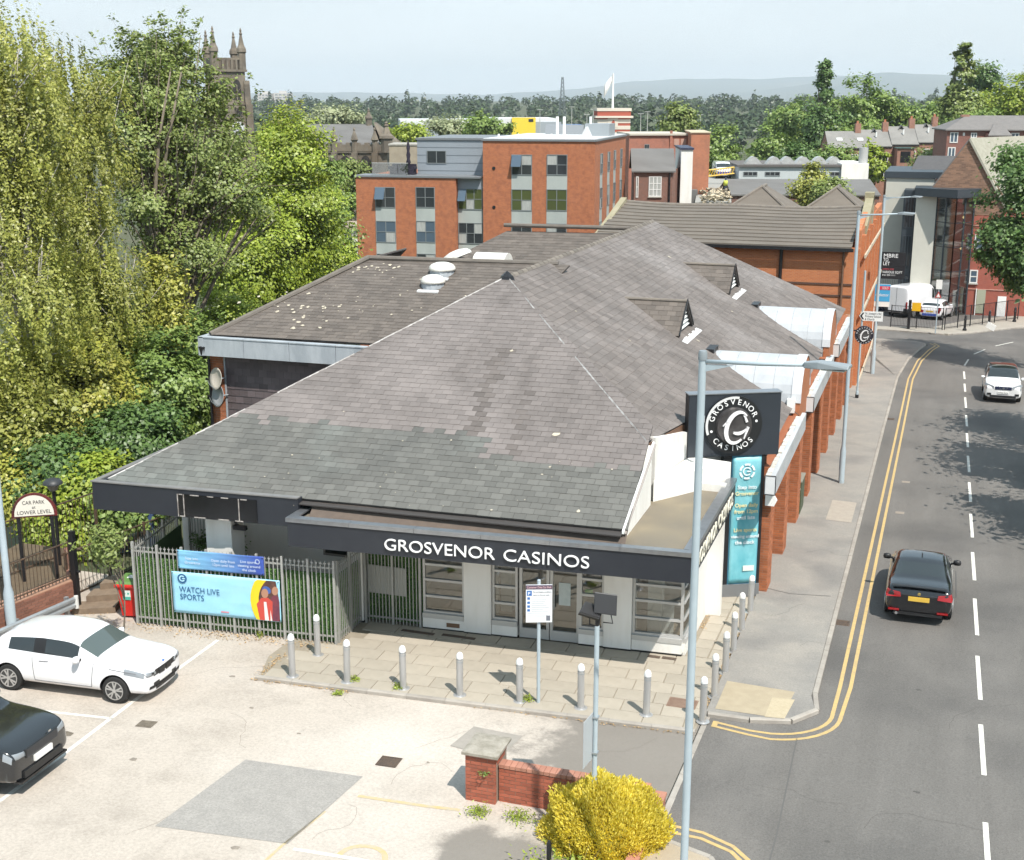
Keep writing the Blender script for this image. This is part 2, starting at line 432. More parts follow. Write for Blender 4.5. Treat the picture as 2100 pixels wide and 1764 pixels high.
for x,y in((-0.9,49.6),(-0.95,45)):
 sheet('valve_cover',[(x,y),(x+0.3,y),(x+0.3,y+0.3),(x,y+0.3)],0.006,mat('valve_iron',(0.27,0.23,0.19),0.8),ROAD)
KH=0.10
edge=[(-4.25,26.32),(-3.05,26.36)]+arc(-3.0,27.45,1.08-0.06,-80,-8,6)+[(-2.12,28),(-2.12,60),(-2.07,74),(-1.72,81),(-1.12,86),(-0.72,88.1),(-1.5,89.0),(-6,89.4)]
pave_poly=edge+[(-6,92),(-5.6,60),(-4.95,36),(-4.3,34.8),(-4.25,30)]
PAVE=sheet('pavement',pave_poly,KH-0.004,M_PAVE,thick=0.14)
kerb_proto={}
def kerb_run(pts,parent,name='kerbstone',L=0.91,w=0.125,top=KH,m=M_KERB):
 P=[Vector((x,y,0))for x,y in pts]
 seg=[]
 for a,c in zip(P[:-1],P[1:]):seg.append((a,c,(c-a).length))
 tot=sum(s[2]for s in seg);n=max(1,round(tot/L));st=tot/n
 def pos(t):
  for a,c,l in seg:
   if t<=l+1e-6:return a+(c-a)*(t/l)
   t-=l
  return P[-1]
 key=round(st,2)
 for i in range(n):
  a,c=pos(i*st),pos((i+1)*st);d=c-a;l=d.length
  k=round(l,2)
  if(k,m.name)not in kerb_proto:
   b=MB();x0,x1=0.004,k-0.004
   b.add([(x0,-w/2,-0.1),(x1,-w/2,-0.1),(x1,w/2,-0.1),(x0,w/2,-0.1),(x0,-w/2,top-0.02),(x1,-w/2,top-0.02),(x1,w/2,top-0.02),(x0,w/2,top-0.02),(x0,-w/2+0.02,top),(x1,-w/2+0.02,top),(x1,w/2-0.02,top),(x0,w/2-0.02,top)],[(0,1,5,4),(1,2,6,5),(2,3,7,6),(3,0,4,7),(4,5,9,8),(5,6,10,9),(6,7,11,10),(7,4,8,11),(8,9,10,11)])
   kerb_proto[(k,m.name)]=b.mesh(name,m)
  ax=Vector((d.x,d.y,zg(c.y)-zg(a.y))).normalized();ay=Vector((0,0,1)).cross(ax).normalized();az=ax.cross(ay)
  M=Matrix((ax,ay,az)).transposed().to_4x4();M.translation=Vector((a.x,a.y,zg(a.y)+random.uniform(-0.004,0.004)))
  piece(name,kerb_proto[(k,m.name)],parent,M)
kedge=[(-4.2,26.27),(-3.05,26.30)]+arc(-3.0,27.45,1.08,-80,-8,6)+[(-2.06,28),(-2.06,60),(-2.01,74),(-1.66,81),(-1.06,86),(-0.66,88.1),(-1.46,89.07),(-6,89.47)]
kerb_run(kedge,PAVE)
kerb_run([(-4.2,20.4),(-4.2,26.3)],ROAD,top=0.012,w=0.14)
sheet('buff_patch',[(-4.08,26.5),(-2.62,26.5),(-2.5,28.05),(-4.08,28.15)],KH+0.002,M_TAN,PAVE)
sheet('buff_patch',[(-2.98,26.45),(-2.55,26.5),(-2.45,27.6),(-2.95,27.55)],KH+0.006,mat('pale_tactile',(0.47,0.40,0.28),0.9,(0.4,0.33,0.22),12,0.8),PAVE)
sheet('buff_patch',[(-3.15,43.0),(-2.3,42.9),(-2.3,45.6),(-3.15,45.7)],KH+0.002,mat('pale_reinstatement',(0.38,0.335,0.28),0.9,(0.32,0.28,0.24),5,0.7),PAVE)
mark('tar_seam',[(-4.2,35.2),(-3.4,34.9),(-2.3,35.1)],M_SEAM,0.02,h=KH+0.003,parent=PAVE)
NP=sheet('near_pavement',[(-5.6,8),(-2.6,8),(-2.6,19.2),(-3.0,20.2),(-4.0,20.55),(-4.6,20.5),(-4.9,19.5)],KH-0.004,mat('near_flags',(0.40,0.335,0.25),0.9,(0.33,0.27,0.2),2.5,0.7,0.3,60),thick=0.14)
kerb_run([(-2.54,12),(-2.54,19.2),(-2.95,20.26),(-4.0,20.62)],NP)
FP=sheet('far_pavement',[(-9,94.4),(-3,94.6),(0.6,93.8),(2.1,95.4),(4.9,99.2),(8.9,102.8),(15.8,107.2),(14,112),(6,107.5),(2.0,102.5),(-0.5,97),(-3,96.2),(-9,96)],KH-0.004,mat('far_flags',(0.36,0.325,0.275),0.9,(0.3,0.27,0.23),0.8,0.7),thick=0.14)
kerb_run([(-9,94.33),(-3,94.53),(0.6,93.73),(2.13,95.33),(4.94,99.13),(8.94,102.73),(15.85,107.13)],FP)
RP=sheet('right_pavement',[(5.12,8),(5.17,78),(5.32,83),(6.1,88),(9.1,93.3),(16,98.8),(26,102.8),(26,96),(14,90),(8.6,84),(8,78),(8,8)],KH-0.004,M_PAVE,thick=0.14)
kerb_run([(5.06,20),(5.11,78),(5.26,83),(6.04,88),(9.05,93.4),(16,98.9)],RP)
sheet('yard',[(-9,96),(-3,96.2),(-0.5,97),(2.0,102.5),(5,106.2),(3.5,110),(-9,110)],0.02,mat('yard_asphalt',(0.115,0.105,0.098),0.9,(0.16,0.15,0.14),1,0.6))
PARK=sheet('car_park',[(-24,2),(-4.28,2),(-4.28,29.9),(-24,29.9)],0.0,M_PARK)
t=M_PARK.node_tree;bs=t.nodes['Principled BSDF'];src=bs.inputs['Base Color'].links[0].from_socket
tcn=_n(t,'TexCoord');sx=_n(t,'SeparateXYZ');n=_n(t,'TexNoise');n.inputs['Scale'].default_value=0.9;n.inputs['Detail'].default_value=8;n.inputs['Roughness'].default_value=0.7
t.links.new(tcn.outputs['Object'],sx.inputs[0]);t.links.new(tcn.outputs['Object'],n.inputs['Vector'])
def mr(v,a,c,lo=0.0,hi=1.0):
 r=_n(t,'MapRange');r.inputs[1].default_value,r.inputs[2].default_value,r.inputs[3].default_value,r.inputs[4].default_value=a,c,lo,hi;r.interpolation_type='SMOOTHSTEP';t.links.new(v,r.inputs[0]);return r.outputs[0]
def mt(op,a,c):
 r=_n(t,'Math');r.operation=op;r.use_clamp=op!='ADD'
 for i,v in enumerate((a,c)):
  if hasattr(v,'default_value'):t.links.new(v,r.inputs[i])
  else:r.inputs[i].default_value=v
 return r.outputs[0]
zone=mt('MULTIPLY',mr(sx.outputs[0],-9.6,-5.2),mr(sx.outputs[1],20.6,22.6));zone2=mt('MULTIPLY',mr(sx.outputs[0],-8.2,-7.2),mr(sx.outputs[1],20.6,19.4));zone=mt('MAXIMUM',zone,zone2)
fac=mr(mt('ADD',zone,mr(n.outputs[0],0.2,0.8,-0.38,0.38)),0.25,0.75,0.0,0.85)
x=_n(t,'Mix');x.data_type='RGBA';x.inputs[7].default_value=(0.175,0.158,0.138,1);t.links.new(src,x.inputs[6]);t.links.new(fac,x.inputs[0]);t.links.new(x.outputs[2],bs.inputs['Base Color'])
sheet('asphalt_patch',[(-12.97,18.05),(-10.38,18.32),(-10.19,21.10),(-12.75,20.95)],0.005,M_PATCH,PARK)
sheet('asphalt_patch',[(-9.05,22.95),(-7.9,22.75),(-7.75,23.9),(-8.9,24.0)],0.008,mat('pale_patch',(0.33,0.30,0.265),0.9,(0.26,0.24,0.21),4,0.7),PARK)
mark('bay_line',[(-16.73,26.5),(-16.55,22.5),(-16.35,19.6),(-16.2,16.5)],M_LINE,0.10,parent=PARK)
mark('bay_line',[(-19.6,21.4),(-17.8,21.52),(-16.45,21.68)],M_LINE,0.09,parent=PARK)
mark('bay_line',[(-10.2,18.2),(-9.4,18.25),(-7.0,18.35)],M_LINE,0.09,parent=PARK)
mark('bay_line',[(-9.95,20.35),(-8.6,20.42),(-7.9,20.5)],M_YFAINT,0.10,parent=PARK)
mark('bay_line',[(-10.55,16.5),(-10.45,18.2),(-10.28,19.6)],M_YFAINT,0.06,parent=PARK)
mark('bay_symbol',arc(-8.93,18.32,0.42,-20,190,12),M_YFAINT,0.11,parent=PARK,h=0.004)
def grate(x,y,w,d,n,a=0.0):
 b=MB();z=zg(y)+0.006;ca,sa=math.cos(a),math.sin(a)
 o=Vector((x,y,z));r=Vector((ca,sa,0));f=Vector((-sa,ca,-SLOPE))
 b.obox(o-r*w/2-f*d/2,r*w,f*0.03,(0,0,0.012));b.obox(o-r*w/2+f*(d/2-0.03),r*w,f*0.03,(0,0,0.012))
 for k in range(n):
  b.obox(o-r*w/2+r*(w*k/(n-1)-0.008)-f*d/2,r*0.018,f*d,(0,0,0.012))
 b.quad(*[o+r*sx*w/2+f*sy*d/2 for sx,sy in((-1,-1),(1,-1),(1,1),(-1,1))])
 return b.build('drain_grate',M_IRON,PARK)
grate(-9.96,21.85,0.42,0.42,9,0.05)
g2=MB();c=Vector((-15.6,21.68,zg(21.68)+0.007));g2.quad(*[c+Vector((dx,dy,-dy*SLOPE))for dx,dy in((-0.17,-0.17),(0.2,-0.13),(0.17,0.2),(-0.2,0.15))]);g2.build('oil_stain',mat('oil_stain_dark',(0.10,0.08,0.06),0.9,(0.2,0.17,0.13),9,0.8),PARK)
g2=MB();c=Vector((-16.9,20.7,zg(20.7)+0.007));g2.quad(*[c+Vector((dx,dy,-dy*SLOPE))for dx,dy in((-0.2,-0.05),(-0.02,-0.12),(0.14,-0.05),(0.12,0.09),(-0.06,0.12),(-0.19,0.08))]);g2.build('oil_stain',MATS['oil_stain_dark'],PARK)
SK=0.062
def fy(x,c):return c+SK*(x+10)
PLAZA=sheet('plaza',[(-14.55,fy(-14.55,24.98)),(-4.32,fy(-4.32,24.98)),(-4.32,36),(-15,36),(-15,fy(-15,26.3))],0.012,mat('sand_joint',(0.31,0.27,0.21),0.95,(0.22,0.19,0.145),6,0.6),thick=0.10)
sl_w,sl_d=0.60,0.60
slab_me=None
def flag_mesh(w,d):
 b=MB();g=0.006;t=0.028
 b.add([(g,g,0),(w-g,g,0),(w-g,d-g,0),(g,d-g,0),(g+.006,g+.006,t),(w-g-.006,g+.006,t),(w-g-.006,d-g-.006,t),(g+.006,d-g-.006,t)],[(0,1,5,4),(1,2,6,5),(2,3,7,6),(3,0,4,7),(4,5,6,7)])
 return b.mesh('paving_slab',M_SLAB)
fm={}
row=0;yy=24.99
while yy<29.3:
 x=-14.5+(0.3 if row%2 else 0.0);d=0.60
 while x<-4.5:
  w=min(0.90,-4.36-x)
  if w>0.2:
   k=round(w,2)
   if k not in fm:fm[k]=flag_mesh(k,d)
   yb=fy(x,yy)
   if not(x<-13.7 and yb>26.9)and yb<28.9+0.06*(x+10):
    ax=Vector((1,SK,-SLOPE*SK)).normalized();ay=Vector((-SK,1,-SLOPE)).normalized()
    M=Matrix((ax,ay,ax.cross(ay))).transposed().to_4x4();M.translation=Vector((x,yb,zg(yb)+0.008+random.uniform(-.003,.003)))
    piece('paving_slab',fm[k],PLAZA,M)
  x+=0.90
 yy+=d;row+=1
y=29.55
while y<34.2:
 for x in(-5.25,-4.78):
  k=('s',0.45)
  if k not in fm:fm[k]=flag_mesh(0.45,0.60)
  ay=Vector((0,1,-SLOPE)).normalized();ax=Vector((1,0,0))
  M=Matrix((ax,ay,ax.cross(ay))).transposed().to_4x4();M.translation=Vector((x,y,zg(y)+0.010+random.uniform(-.003,.003)))
  piece('paving_slab',fm[k],PLAZA,M)
 y+=0.60
kerb_run([(-14.6,fy(-14.6,24.93)),(-4.3,fy(-4.3,24.93))],PLAZA,name='edging_stone',top=0.045,w=0.08)
b=MB();z=zg(26.6)+0.042
for k in range(8):b.box(-5.15,-4.55,26.45+k*0.055,26.49+k*0.055,z,z+0.012)
b.box(-5.18,-4.52,26.42,26.9,z-0.006,z+0.003);b.build('drain_cover',mat('rust_cover',(0.2,0.125,0.09),0.85,(0.28,0.2,0.15),9,0.7),PLAZA)
for x0,x1 in((-12.6,-11.7),(-11.5,-10.6),(-6.2,-5.9),(-5.85,-5.5)):
 b=MB();yb=fy(x0,28.75)if x0<-8 else fy(x0,28.85);z=zg(yb)+0.042
 b.box(x0,x1,yb,yb+0.13,z-0.004,z+0.006)
 for k in range(int((x1-x0)/0.05)):b.box(x0+0.01+k*0.05,x0+0.03+k*0.05,yb+0.01,yb+0.12,z+0.006,z+0.013)
 b.build('channel_drain',M_IRON,PLAZA)
def litter(name,spots,m,n,size,parent):
 V,F=[],[]
 for(x0,y0,x1,y1,w)in spots:
  k=int(n*math.hypot(x1-x0,y1-y0))
  for _ in range(k):
   t=random.random();x=x0+(x1-x0)*t+random.gauss(0,w);y=y0+(y1-y0)*t+random.gauss(0,w)
   a=random.random()*6.28;s=size*random.uniform(0.5,1.4);z=zg(y)+0.02+random.random()*0.02
   b0=len(V)
   for dx,dy in((-1,0),(0,-0.5),(1,0),(0,0.5)):
    V.append((x+s*(dx*math.cos(a)-dy*math.sin(a)),y+s*(dx*math.sin(a)+dy*math.cos(a)),z+random.uniform(-0.01,0.012)))
   F.append((b0,b0+1,b0+2,b0+3))
 o=np_obj(name,np.array(V),np.array(F),m,parent);o['kind']='stuff';return o
M_LITTER=mat('dry_leaf',(0.42,0.28,0.14),0.9,island=0.4)
litter('leaf_litter',[(-14.7,24.6,-12.0,24.75,0.05),(-14.6,24.7,-14.7,26.2,0.07),(-9.2,25.0,-7.7,25.1,0.07),(-7.5,25.05,-4.4,25.25,0.05),(-19.2,26.55,-13.8,27.05,0.16),(-20.6,24.8,-19.6,26.8,0.35),(-5.3,31.5,-5.25,34.2,0.08),(-4.3,26.5,-4.25,34.6,0.05),(-20.8,26.8,-20.4,29.5,0.3)],M_LITTER,85,0.028,PARK)
M_CRACK=mat('crack_dirt',(0.17,0.147,0.122),0.95);M_DRIP=mat('old_drip',(0.20,0.172,0.142),0.9,(0.30,0.26,0.215),9,0.8)
def crack(x,y,a,n,parent,w=0.006,h=0.0035,m=M_CRACK):
 p=[(x,y)]
 for _ in range(n):
  a+=random.gauss(0,0.45);x+=0.22*math.cos(a);y+=0.22*math.sin(a);p.append((x,y))
 mark('crack',p,m,w,h=h,parent=parent)
for x,y,a,n in((-16.5,24.2,0.3,12),(-14.2,22.8,-0.6,9),(-9.7,22.6,0.2,14),(-11.6,24.0,2.9,8),(-13.3,17.6,1.6,8),(-8.6,21.9,2.0,9),(-18.9,22.8,0.1,11),(-10.0,20.0,-0.5,8),(-6.4,23.8,0.15,9),(-12.2,19.4,1.2,6)):crack(x,y,a,n,PARK)
M_RCRACK=mat('road_crack',(0.085,0.08,0.074),0.9)
for x,y,a,n in((-0.6,22.4,1.4,12),(0.9,27.5,1.7,14),(-2.9,23.4,0.2,9),(3.1,41.5,1.5,14),(0.4,44.5,0.1,7),(-0.9,53,1.5,16)):crack(x,y,a,n,ROAD,0.007,0.003,M_RCRACK)
for x,y,a,n in((-3.9,33,0.4,8),(-3.4,39,1.4,12),(-2.7,31,1.7,12)):crack(x,y,a,n,PAVE,0.007,KH+0.002,M_RCRACK)
def blot(x,y,r,parent,m,h=0.0045):
 k=11;b=MB();pts=[]
 for i in range(k):
  q=r*random.uniform(0.55,1.15);t_=2*math.pi*i/k;xx,yy=x+q*math.cos(t_),y+q*0.8*math.sin(t_);pts.append(Vector((xx,yy,zg(yy)+h)))
 b.quad(*pts);b.build('drip_stain',m,parent)
for x,y,r in((-14.9,20.2,0.10),(-13.9,23.2,0.07),(-12.3,22.4,0.06),(-17.9,23.9,0.12),(-15.2,24.6,0.09),(-11.2,17.9,0.09),(-9.2,22.1,0.05),(-18.6,19.8,0.14),(-13.2,25.2,0.07)):blot(x,y,r,PARK,M_DRIP)
for x,y,r in((0.3,24.2,0.07),(-1.2,21.7,0.06),(0.1,40.6,0.09),(0.2,29.4,0.08)):blot(x,y,r,ROAD,M_RCRACK)
# ------------------------------------------------------------ casino
CAS=thing('casino_building','low white and brick casino with big slate hipped roof and black sign band','building',(-12,36,zg(36)))
M_SLATE=mat('purple_slate',(0.176,0.154,0.145),0.78,(0.124,0.107,0.099),1.3,0.75,0.25,30,island=0.11,stretch=(1,0.22,0.22),col3=(0.200,0.175,0.165),scale3=0.3)
M_SLATE_G=mat('green_slate',(0.130,0.127,0.115),0.75,(0.094,0.093,0.086),1.3,0.75,0.25,30,island=0.16,stretch=(1,0.22,0.22),col3=(0.143,0.150,0.138),scale3=0.4)
M_SLATE_D=mat('brown_slate',(0.135,0.114,0.098),0.8,(0.095,0.080,0.070),1.5,0.7,0.25,30,island=0.18)
M_SLATE_R=mat('weathered_slate',(0.176,0.152,0.139),0.8,(0.108,0.092,0.083),0.9,0.8,0.2,30,island=0.15,stretch=(0.35,1,0.35),col3=(0.205,0.183,0.172),scale3=0.3)
M_UNDER=mat('roof_underlay',(0.05,0.045,0.043),0.9)
M_CBRICK=mat('orange_brick',(0.40,0.135,0.055),0.85,(0.27,0.090,0.042),2.5,0.6,0.2,60,island=0.22)
M_MORT=mat('mortar',(0.30,0.19,0.13),0.95)
def inpoly(p,poly):
 c=False;n=len(poly);j=n-1
 for i in range(n):
  (xi,yi),(xj,yj)=poly[i],poly[j]
  if(yi>p[1])!=(yj>p[1])and p[0]<(xj-xi)*(p[1]-yi)/(yj-yi)+xi:c=not c
  j=i
 return c
def clip(sub,poly):
 """Sutherland-Hodgman against a convex ccw polygon"""
 out=sub
 for i in range(len(poly)):
  a,b_=poly[i],poly[(i+1)%len(poly)]
  ex,ey=b_[0]-a[0],b_[1]-a[1]
  inp,out=out,[]
  if not inp:break
  for k in range(len(inp)):
   p,q=inp[k-1],inp[k]
   dp=ex*(p[1]-a[1])-ey*(p[0]-a[0]);dq=ex*(q[1]-a[1])-ey*(q[0]-a[0])
   if dq>=0:
    if dp<0:t=dp/(dp-dq);out.append((p[0]+(q[0]-p[0])*t,p[1]+(q[1]-p[1])*t))
    out.append(q)
   elif dp>=0:
    t=dp/(dp-dq);out.append((p[0]+(q[0]-p[0])*t,p[1]+(q[1]-p[1])*t))
 return out
def roof_slope(name,eave0,eave1,top,poly3,m,parent,gauge=0.26,width=0.31,singles=0,m_low=None,low_rule=None,thick=0.012,part='slate',near=None,single_poly=None,gap=0.003,m_stain=None):
 """one slope: a boarded deck with lapped slates; eave0 to eave1 is the foot, top any point above it, poly3 its outline"""
 O=Vector(eave0);a=(Vector(eave1)-O).normalized();n=a.cross(Vector(top)-O).normalized()
 if n.z<0:n=-n
 s=n.cross(a)
 if s.z<0:s=-s
 to2=lambda P:((Vector(P)-O).dot(a),(Vector(P)-O).dot(s))
 poly=[to2(p)for p in poly3]
 ar=sum(poly[i][0]*poly[(i+1)%len(poly)][1]-poly[(i+1)%len(poly)][0]*poly[i][1]for i in range(len(poly)))
 if ar<0:poly.reverse()
 deck=MB().prism([O+a*u+s*v for u,v in poly],n*-0.05)
 D=deck.build(name,M_UNDER,parent)
 u0,u1=min(p[0]for p in poly),max(p[0]for p in poly);v0,v1=min(p[1]for p in poly),max(p[1]for p in poly)
 full=[];rest={0:MB(),1:MB(),2:MB()};mm={0:m,1:m_low,2:m_stain}
 convex=True
 r=0;v=v0
 while v<v1:
  u=u0-(width/2 if r%2 else 0)-random.uniform(0,0.02)
  while u<u1:
   rect=[(u+gap,v),(u+width-gap,v),(u+width-gap,v+gauge*1.06),(u+gap,v+gauge*1.06)]
   c2=clip(rect,poly)
   if len(c2)>=3:
    area=abs(sum(c2[i][0]*c2[(i+1)%len(c2)][1]-c2[(i+1)%len(c2)][0]*c2[i][1]for i in range(len(c2))))/2
    if area>0.003:
     cu,cv=u+width/2,v+gauge/2
     low=low_rule(cu,cv)if m_low else 0
     if area>0.985*(width-2*gap)*gauge*1.06:full.append((u,v,low))
     else:
      j=random.uniform(0,0.004)
      h=lambda p:thick*(1.75-0.75*(p[1]-v)/gauge)+j
      top_=[O+a*p[0]+s*p[1]+n*h(p)for p in c2];k=len(top_)
      bot=[O+a*p[0]+s*p[1]-n*0.002 for p in c2]
      rest[low].add(top_+bot,[tuple(range(k))]+[(i,k+i,k+(i+1)%k,(i+1)%k)for i in range(k)])
   u+=width
  v+=gauge;r+=1
 w,l=width-2*gap,gauge*1.06
 sv=[(0,0,thick*1.75),(w,0,thick*1.75),(w,l,thick*0.95),(0,l,thick*0.95),(0,0,-0.002),(w,0,-0.002),(w,l,-0.002),(0,l,-0.002)]
 sf=[(0,1,2,3),(0,4,5,1),(1,5,6,2),(2,6,7,3),(3,7,4,0)]
 off=wloc(D)
 if singles:
  if single_poly:full.sort(key=lambda q:(not inpoly((q[0]+width/2,q[1]+gauge/2),single_poly),q[1]))
  else:full.sort(key=lambda q:(O+a*q[0]+s*q[1]-Vector((0,0,CAM_H))).length)
 protos={}
 for i,(u,v,low)in enumerate(full):
  P=O+a*(u+gap)+s*(v+random.uniform(-0.006,0.006))+n*random.uniform(0,0.005)
  tw=random.uniform(-0.008,0.008)
  aa=(a+s*tw).normalized();ss=(s-a*tw).normalized()
  if i<singles:
   if low not in protos:
    q=MB();q.add(sv,sf);protos[low]=q.mesh(part,mm[low])
   M=Matrix((aa,ss,n)).transposed().to_4x4();M.translation=P-off
   piece(part,protos[low],D,M)
  else:
   rest[low].add([P+aa*p[0]+ss*p[1]+n*p[2]for p in sv],sf)
 for low in(0,1,2):
  if rest[low].v:rest[low].build('slates',mm[low],D,kind='stuff')
 return D
EL,ER=Vector((-20.35,27.35,3.78)),Vector((-6.5,27.86,3.72))
AP=Vector((-12.79,37.76,8.1))
HP=Vector((-6.76,31.55,5.36))
RE=Vector((-12.74,58.2,8.08))
_n1=(ER-EL).cross(AP-EL).normalized()
HP.z=EL.z-(_n1.x*(HP.x-EL.x)+_n1.y*(HP.y-EL.y))/_n1.z
def on_front(px,py):
 d=bearing(px,py);t=(EL-Vector((0,0,CAM_H))).dot(_n1)/d.dot(_n1);p=Vector((0,0,CAM_H))+d*t-EL;a=(ER-EL).normalized();return p.dot(a),p.dot(_n1.cross(a))*(1 if _n1.cross(a).z>0 else-1)
STREAK=[(on_front(1035,712),on_front(962,900),0.19),(on_front(1020,735),on_front(985,800),0.15),(on_front(1090,800),on_front(1045,935),0.1)]
def fr(cu,cv):
 if cv<2.95-(0.95 if cu>9.7 else 0.0)+0.02*cu+random.gauss(0,0.11):return 1
 for(u0,v0),(u1,v1),w in STREAK:
  t=(v0-cv)/(v0-v1)
  if 0<t<1 and abs(cu-(u0+(u1-u0)*t))<w*random.uniform(0.4,1.5):return 2
 return 0
M_STAIN=mat('stained_slate',(0.140,0.120,0.111),0.85,(0.105,0.091,0.083),2.0,0.7,0.25,30,island=0.15)
roof_slope('front_roof',EL,ER,AP,[EL,ER,HP,AP],M_SLATE,CAS,singles=300,m_low=M_SLATE_G,low_rule=fr,gauge=0.215,width=0.30,m_stain=M_STAIN)
RSL=(AP.z-3.78)/(-4.28-AP.x)
rz=lambda x:AP.z-abs(RSL)*(x-AP.x)
HP.z=rz(HP.x)
HP.y=EL.y+(-(HP.z-EL.z)*_n1.z-_n1.x*(HP.x-EL.x))/_n1.y
XE=-4.28
E0,E1=Vector((XE,31.9,rz(XE))),Vector((XE,62.7,rz(XE)))
CUT=Vector((-6.4,33.95,rz(-6.4)))
H2=HP+(AP-HP)*((33.95-HP.y)/(AP.y-HP.y))
roof_slope('street_roof',E0,E1,Vector((AP.x,45,AP.z)),[Vector((XE,35.25,rz(XE))),E1,RE,AP,H2,CUT],M_SLATE_R,CAS,gauge=0.235,width=0.30)
roof_slope('street_roof',E0,E1,Vector((AP.x,45,AP.z)),[HP,CUT,H2],M_SLATE_R,CAS,gauge=0.235,width=0.30)
LW=Vector((-20.35,36.0,3.78))
roof_slope('left_roof',Vector((-20.35,40,3.78)),EL,Vector((AP.x,40,AP.z)),[EL,AP,RE,Vector((-20.35,58,3.78))],M_SLATE_D,CAS,gauge=0.4,width=0.5)
roof_slope('rear_roof',E1,Vector((-20.35,62.7,3.78)),RE,[E1,RE,Vector((-20.35,62.7,3.78))],M_SLATE_D,CAS,gauge=0.4,width=0.5)
def ridge_run(name,p0,p1,r,m,parent,L=0.45,overlap=0.02):
 p0,p1=Vector(p0),Vector(p1);d=p1-p0;n=max(1,round(d.length/L));a=d.normalized()
 side=a.cross(Vector((0,0,1))).normalized();up=side.cross(a)
 b=MB();l=d.length/n
 prof=[(-r,-r*0.55),(-r*0.55,0.01),(0,0.05),(r*0.55,0.01),(r,-r*0.55)]
 for dz0,x in((0.022,0.0),(0.006,l+overlap)):
  for(q,w)in prof:b.v.append(tuple(a*x+side*q+up*(w+dz0)))
 b.f=[(i,i+1,6+i,5+i)for i in range(4)]+[(0,5,6,1)][:0]
 b.f=[(i,i+1,5+i+1,5+i)for i in range(4)]+[(4,3,2,1,0)]
 me=b.mesh(name,m)
 R_=MB()
 off=wloc(parent)
 for k in range(n):
  piece(name,me,parent,Matrix.Translation(p0+a*(l*k)-off))
M_RIDGE=mat('ridge_tile',(0.135,0.118,0.105),0.85,(0.22,0.19,0.15),4,0.6,island=0.2)
ridge_run('ridge_tile',AP,RE,0.13,M_RIDGE,CAS,L=0.45)
M_LEADL=mat('pale_lead_roll',(0.46,0.45,0.44),0.6,(0.24,0.22,0.21),3.0,0.9,ramp=(0.42,0.6))
for nm,p0,p1 in(('hip_flashing',AP,HP),('hip_flashing',EL+Vector((0.05,0.02,0)),AP)):
 d=(p1-p0).normalized();sd_=d.cross(Vector((0,0,1))).normalized()
 b=MB();n=16
 n=26
 for k in range(n):
  if random.random()<0.22:continue
  a0=p0+(p1-p0)*(k/n);a1=p0+(p1-p0)*((k+0.985)/n);w=random.uniform(0.012,0.03);j=random.uniform(-0.008,0.008)
  b.add([a0-sd_*w+Vector((0,0,0.012)),a0+Vector((0,0,0.045+j)),a0+sd_*w+Vector((0,0,0.012)),a1-sd_*w+Vector((0,0,0.012)),a1+Vector((0,0,0.045+j)),a1+sd_*w+Vector((0,0,0.012))],[(0,1,4,3),(1,2,5,4),(0,2,1),(3,4,5)])
 b.build(nm,M_LEADL,CAS,kind='stuff')
b=MB();b.lathe([(0.26,-0.16),(0.2,0.0),(0.03,0.14),(0.0,0.16)],AP+Vector((0,0,0.03)),6);b.build('finial',M_BLACK,CAS)
# ---- front eaves: deep charcoal band, gutter strip
LFY=27.18
def band(name,x0,x1,y0,z0,z1,m,depth=0.3,sk=SK,xref=-10):
 b=MB();p=lambda x,dy=0:y0+sk*(x-xref)+dy
 b.prism([(x0,p(x0),z0),(x1,p(x1),z0),(x1,p(x1,depth),z0),(x0,p(x0,depth),z0)],(0,0,z1-z0));return b
CFY=27.0
cy_=lambda x:CFY+SK*(x+10)
lf=MB();lf.prism([(-20.5,26.98,3.08),(-14.74,27.327,3.08),(-14.74,27.567,3.08),(-20.5,27.22,3.08)],(0,0,0.74));lf.build('eaves_band',M_FASCIA,CAS)
lf=MB();lf.prism([(-20.5,27.23,3.08),(-20.26,27.24,3.08),(-20.26,36.2,3.08),(-20.5,36.2,3.08)],(0,0,0.74));lf.build('eaves_band',M_FASCIA,CAS)
M_FELT=mat('grey_capping',(0.155,0.155,0.155),0.6,(0.22,0.21,0.20),3,0.7)
b=MB();b.prism([(-20.53,26.95,3.822),(-14.74,27.297,3.822),(-14.74,27.477,3.822),(-20.53,27.13,3.822)],(0,0,0.03));b.build('gutter_edge',M_FELT,CAS)
b=MB();b.prism([(-20.53,27.135,3.822),(-20.38,27.14,3.822),(-20.38,36.2,3.822),(-20.53,36.2,3.822)],(0,0,0.03));b.build('gutter_edge',M_FELT,CAS)
b=MB();b.prism([(-20.3,27.2,3.68),(-6.6,27.62,3.62),(-6.6,27.9,3.64),(-20.3,27.5,3.70)],(0,0,0.03));b.build('gutter_bed',M_UNDER,CAS)
b=MB();b.prism([(-20.25,27.25,3.085),(-13.2,27.68,3.085),(-13.2,31,3.085),(-20.25,31,3.085)],(0,0,0.03));b.build('soffit',M_WHITE,CAS)
pn=lambda x:26.98+(x+20.5)*0.0603
b=MB();b.prism([(-18.05,pn(-18.05)-0.03,3.1),(-15.85,pn(-15.85)-0.03,3.1),(-15.85,pn(-15.85)-0.001,3.1),(-18.05,pn(-18.05)-0.001,3.1)],(0,0,0.60));b.build('blank_sign_panel',mat('gloss_black_panel',(0.010,0.010,0.011),0.25),CAS)
M_TORN=mat('torn_trim_white',(0.5,0.47,0.44),0.6,(0.1,0.08,0.07),6,0.8)
for x in(-18.05,-17.88,-16.35):
 tr=MB();tr.box(x,x+0.025,pn(x)-0.04,pn(x)-0.028,3.1,3.7);tr.build('torn_trim',M_TORN,CAS)
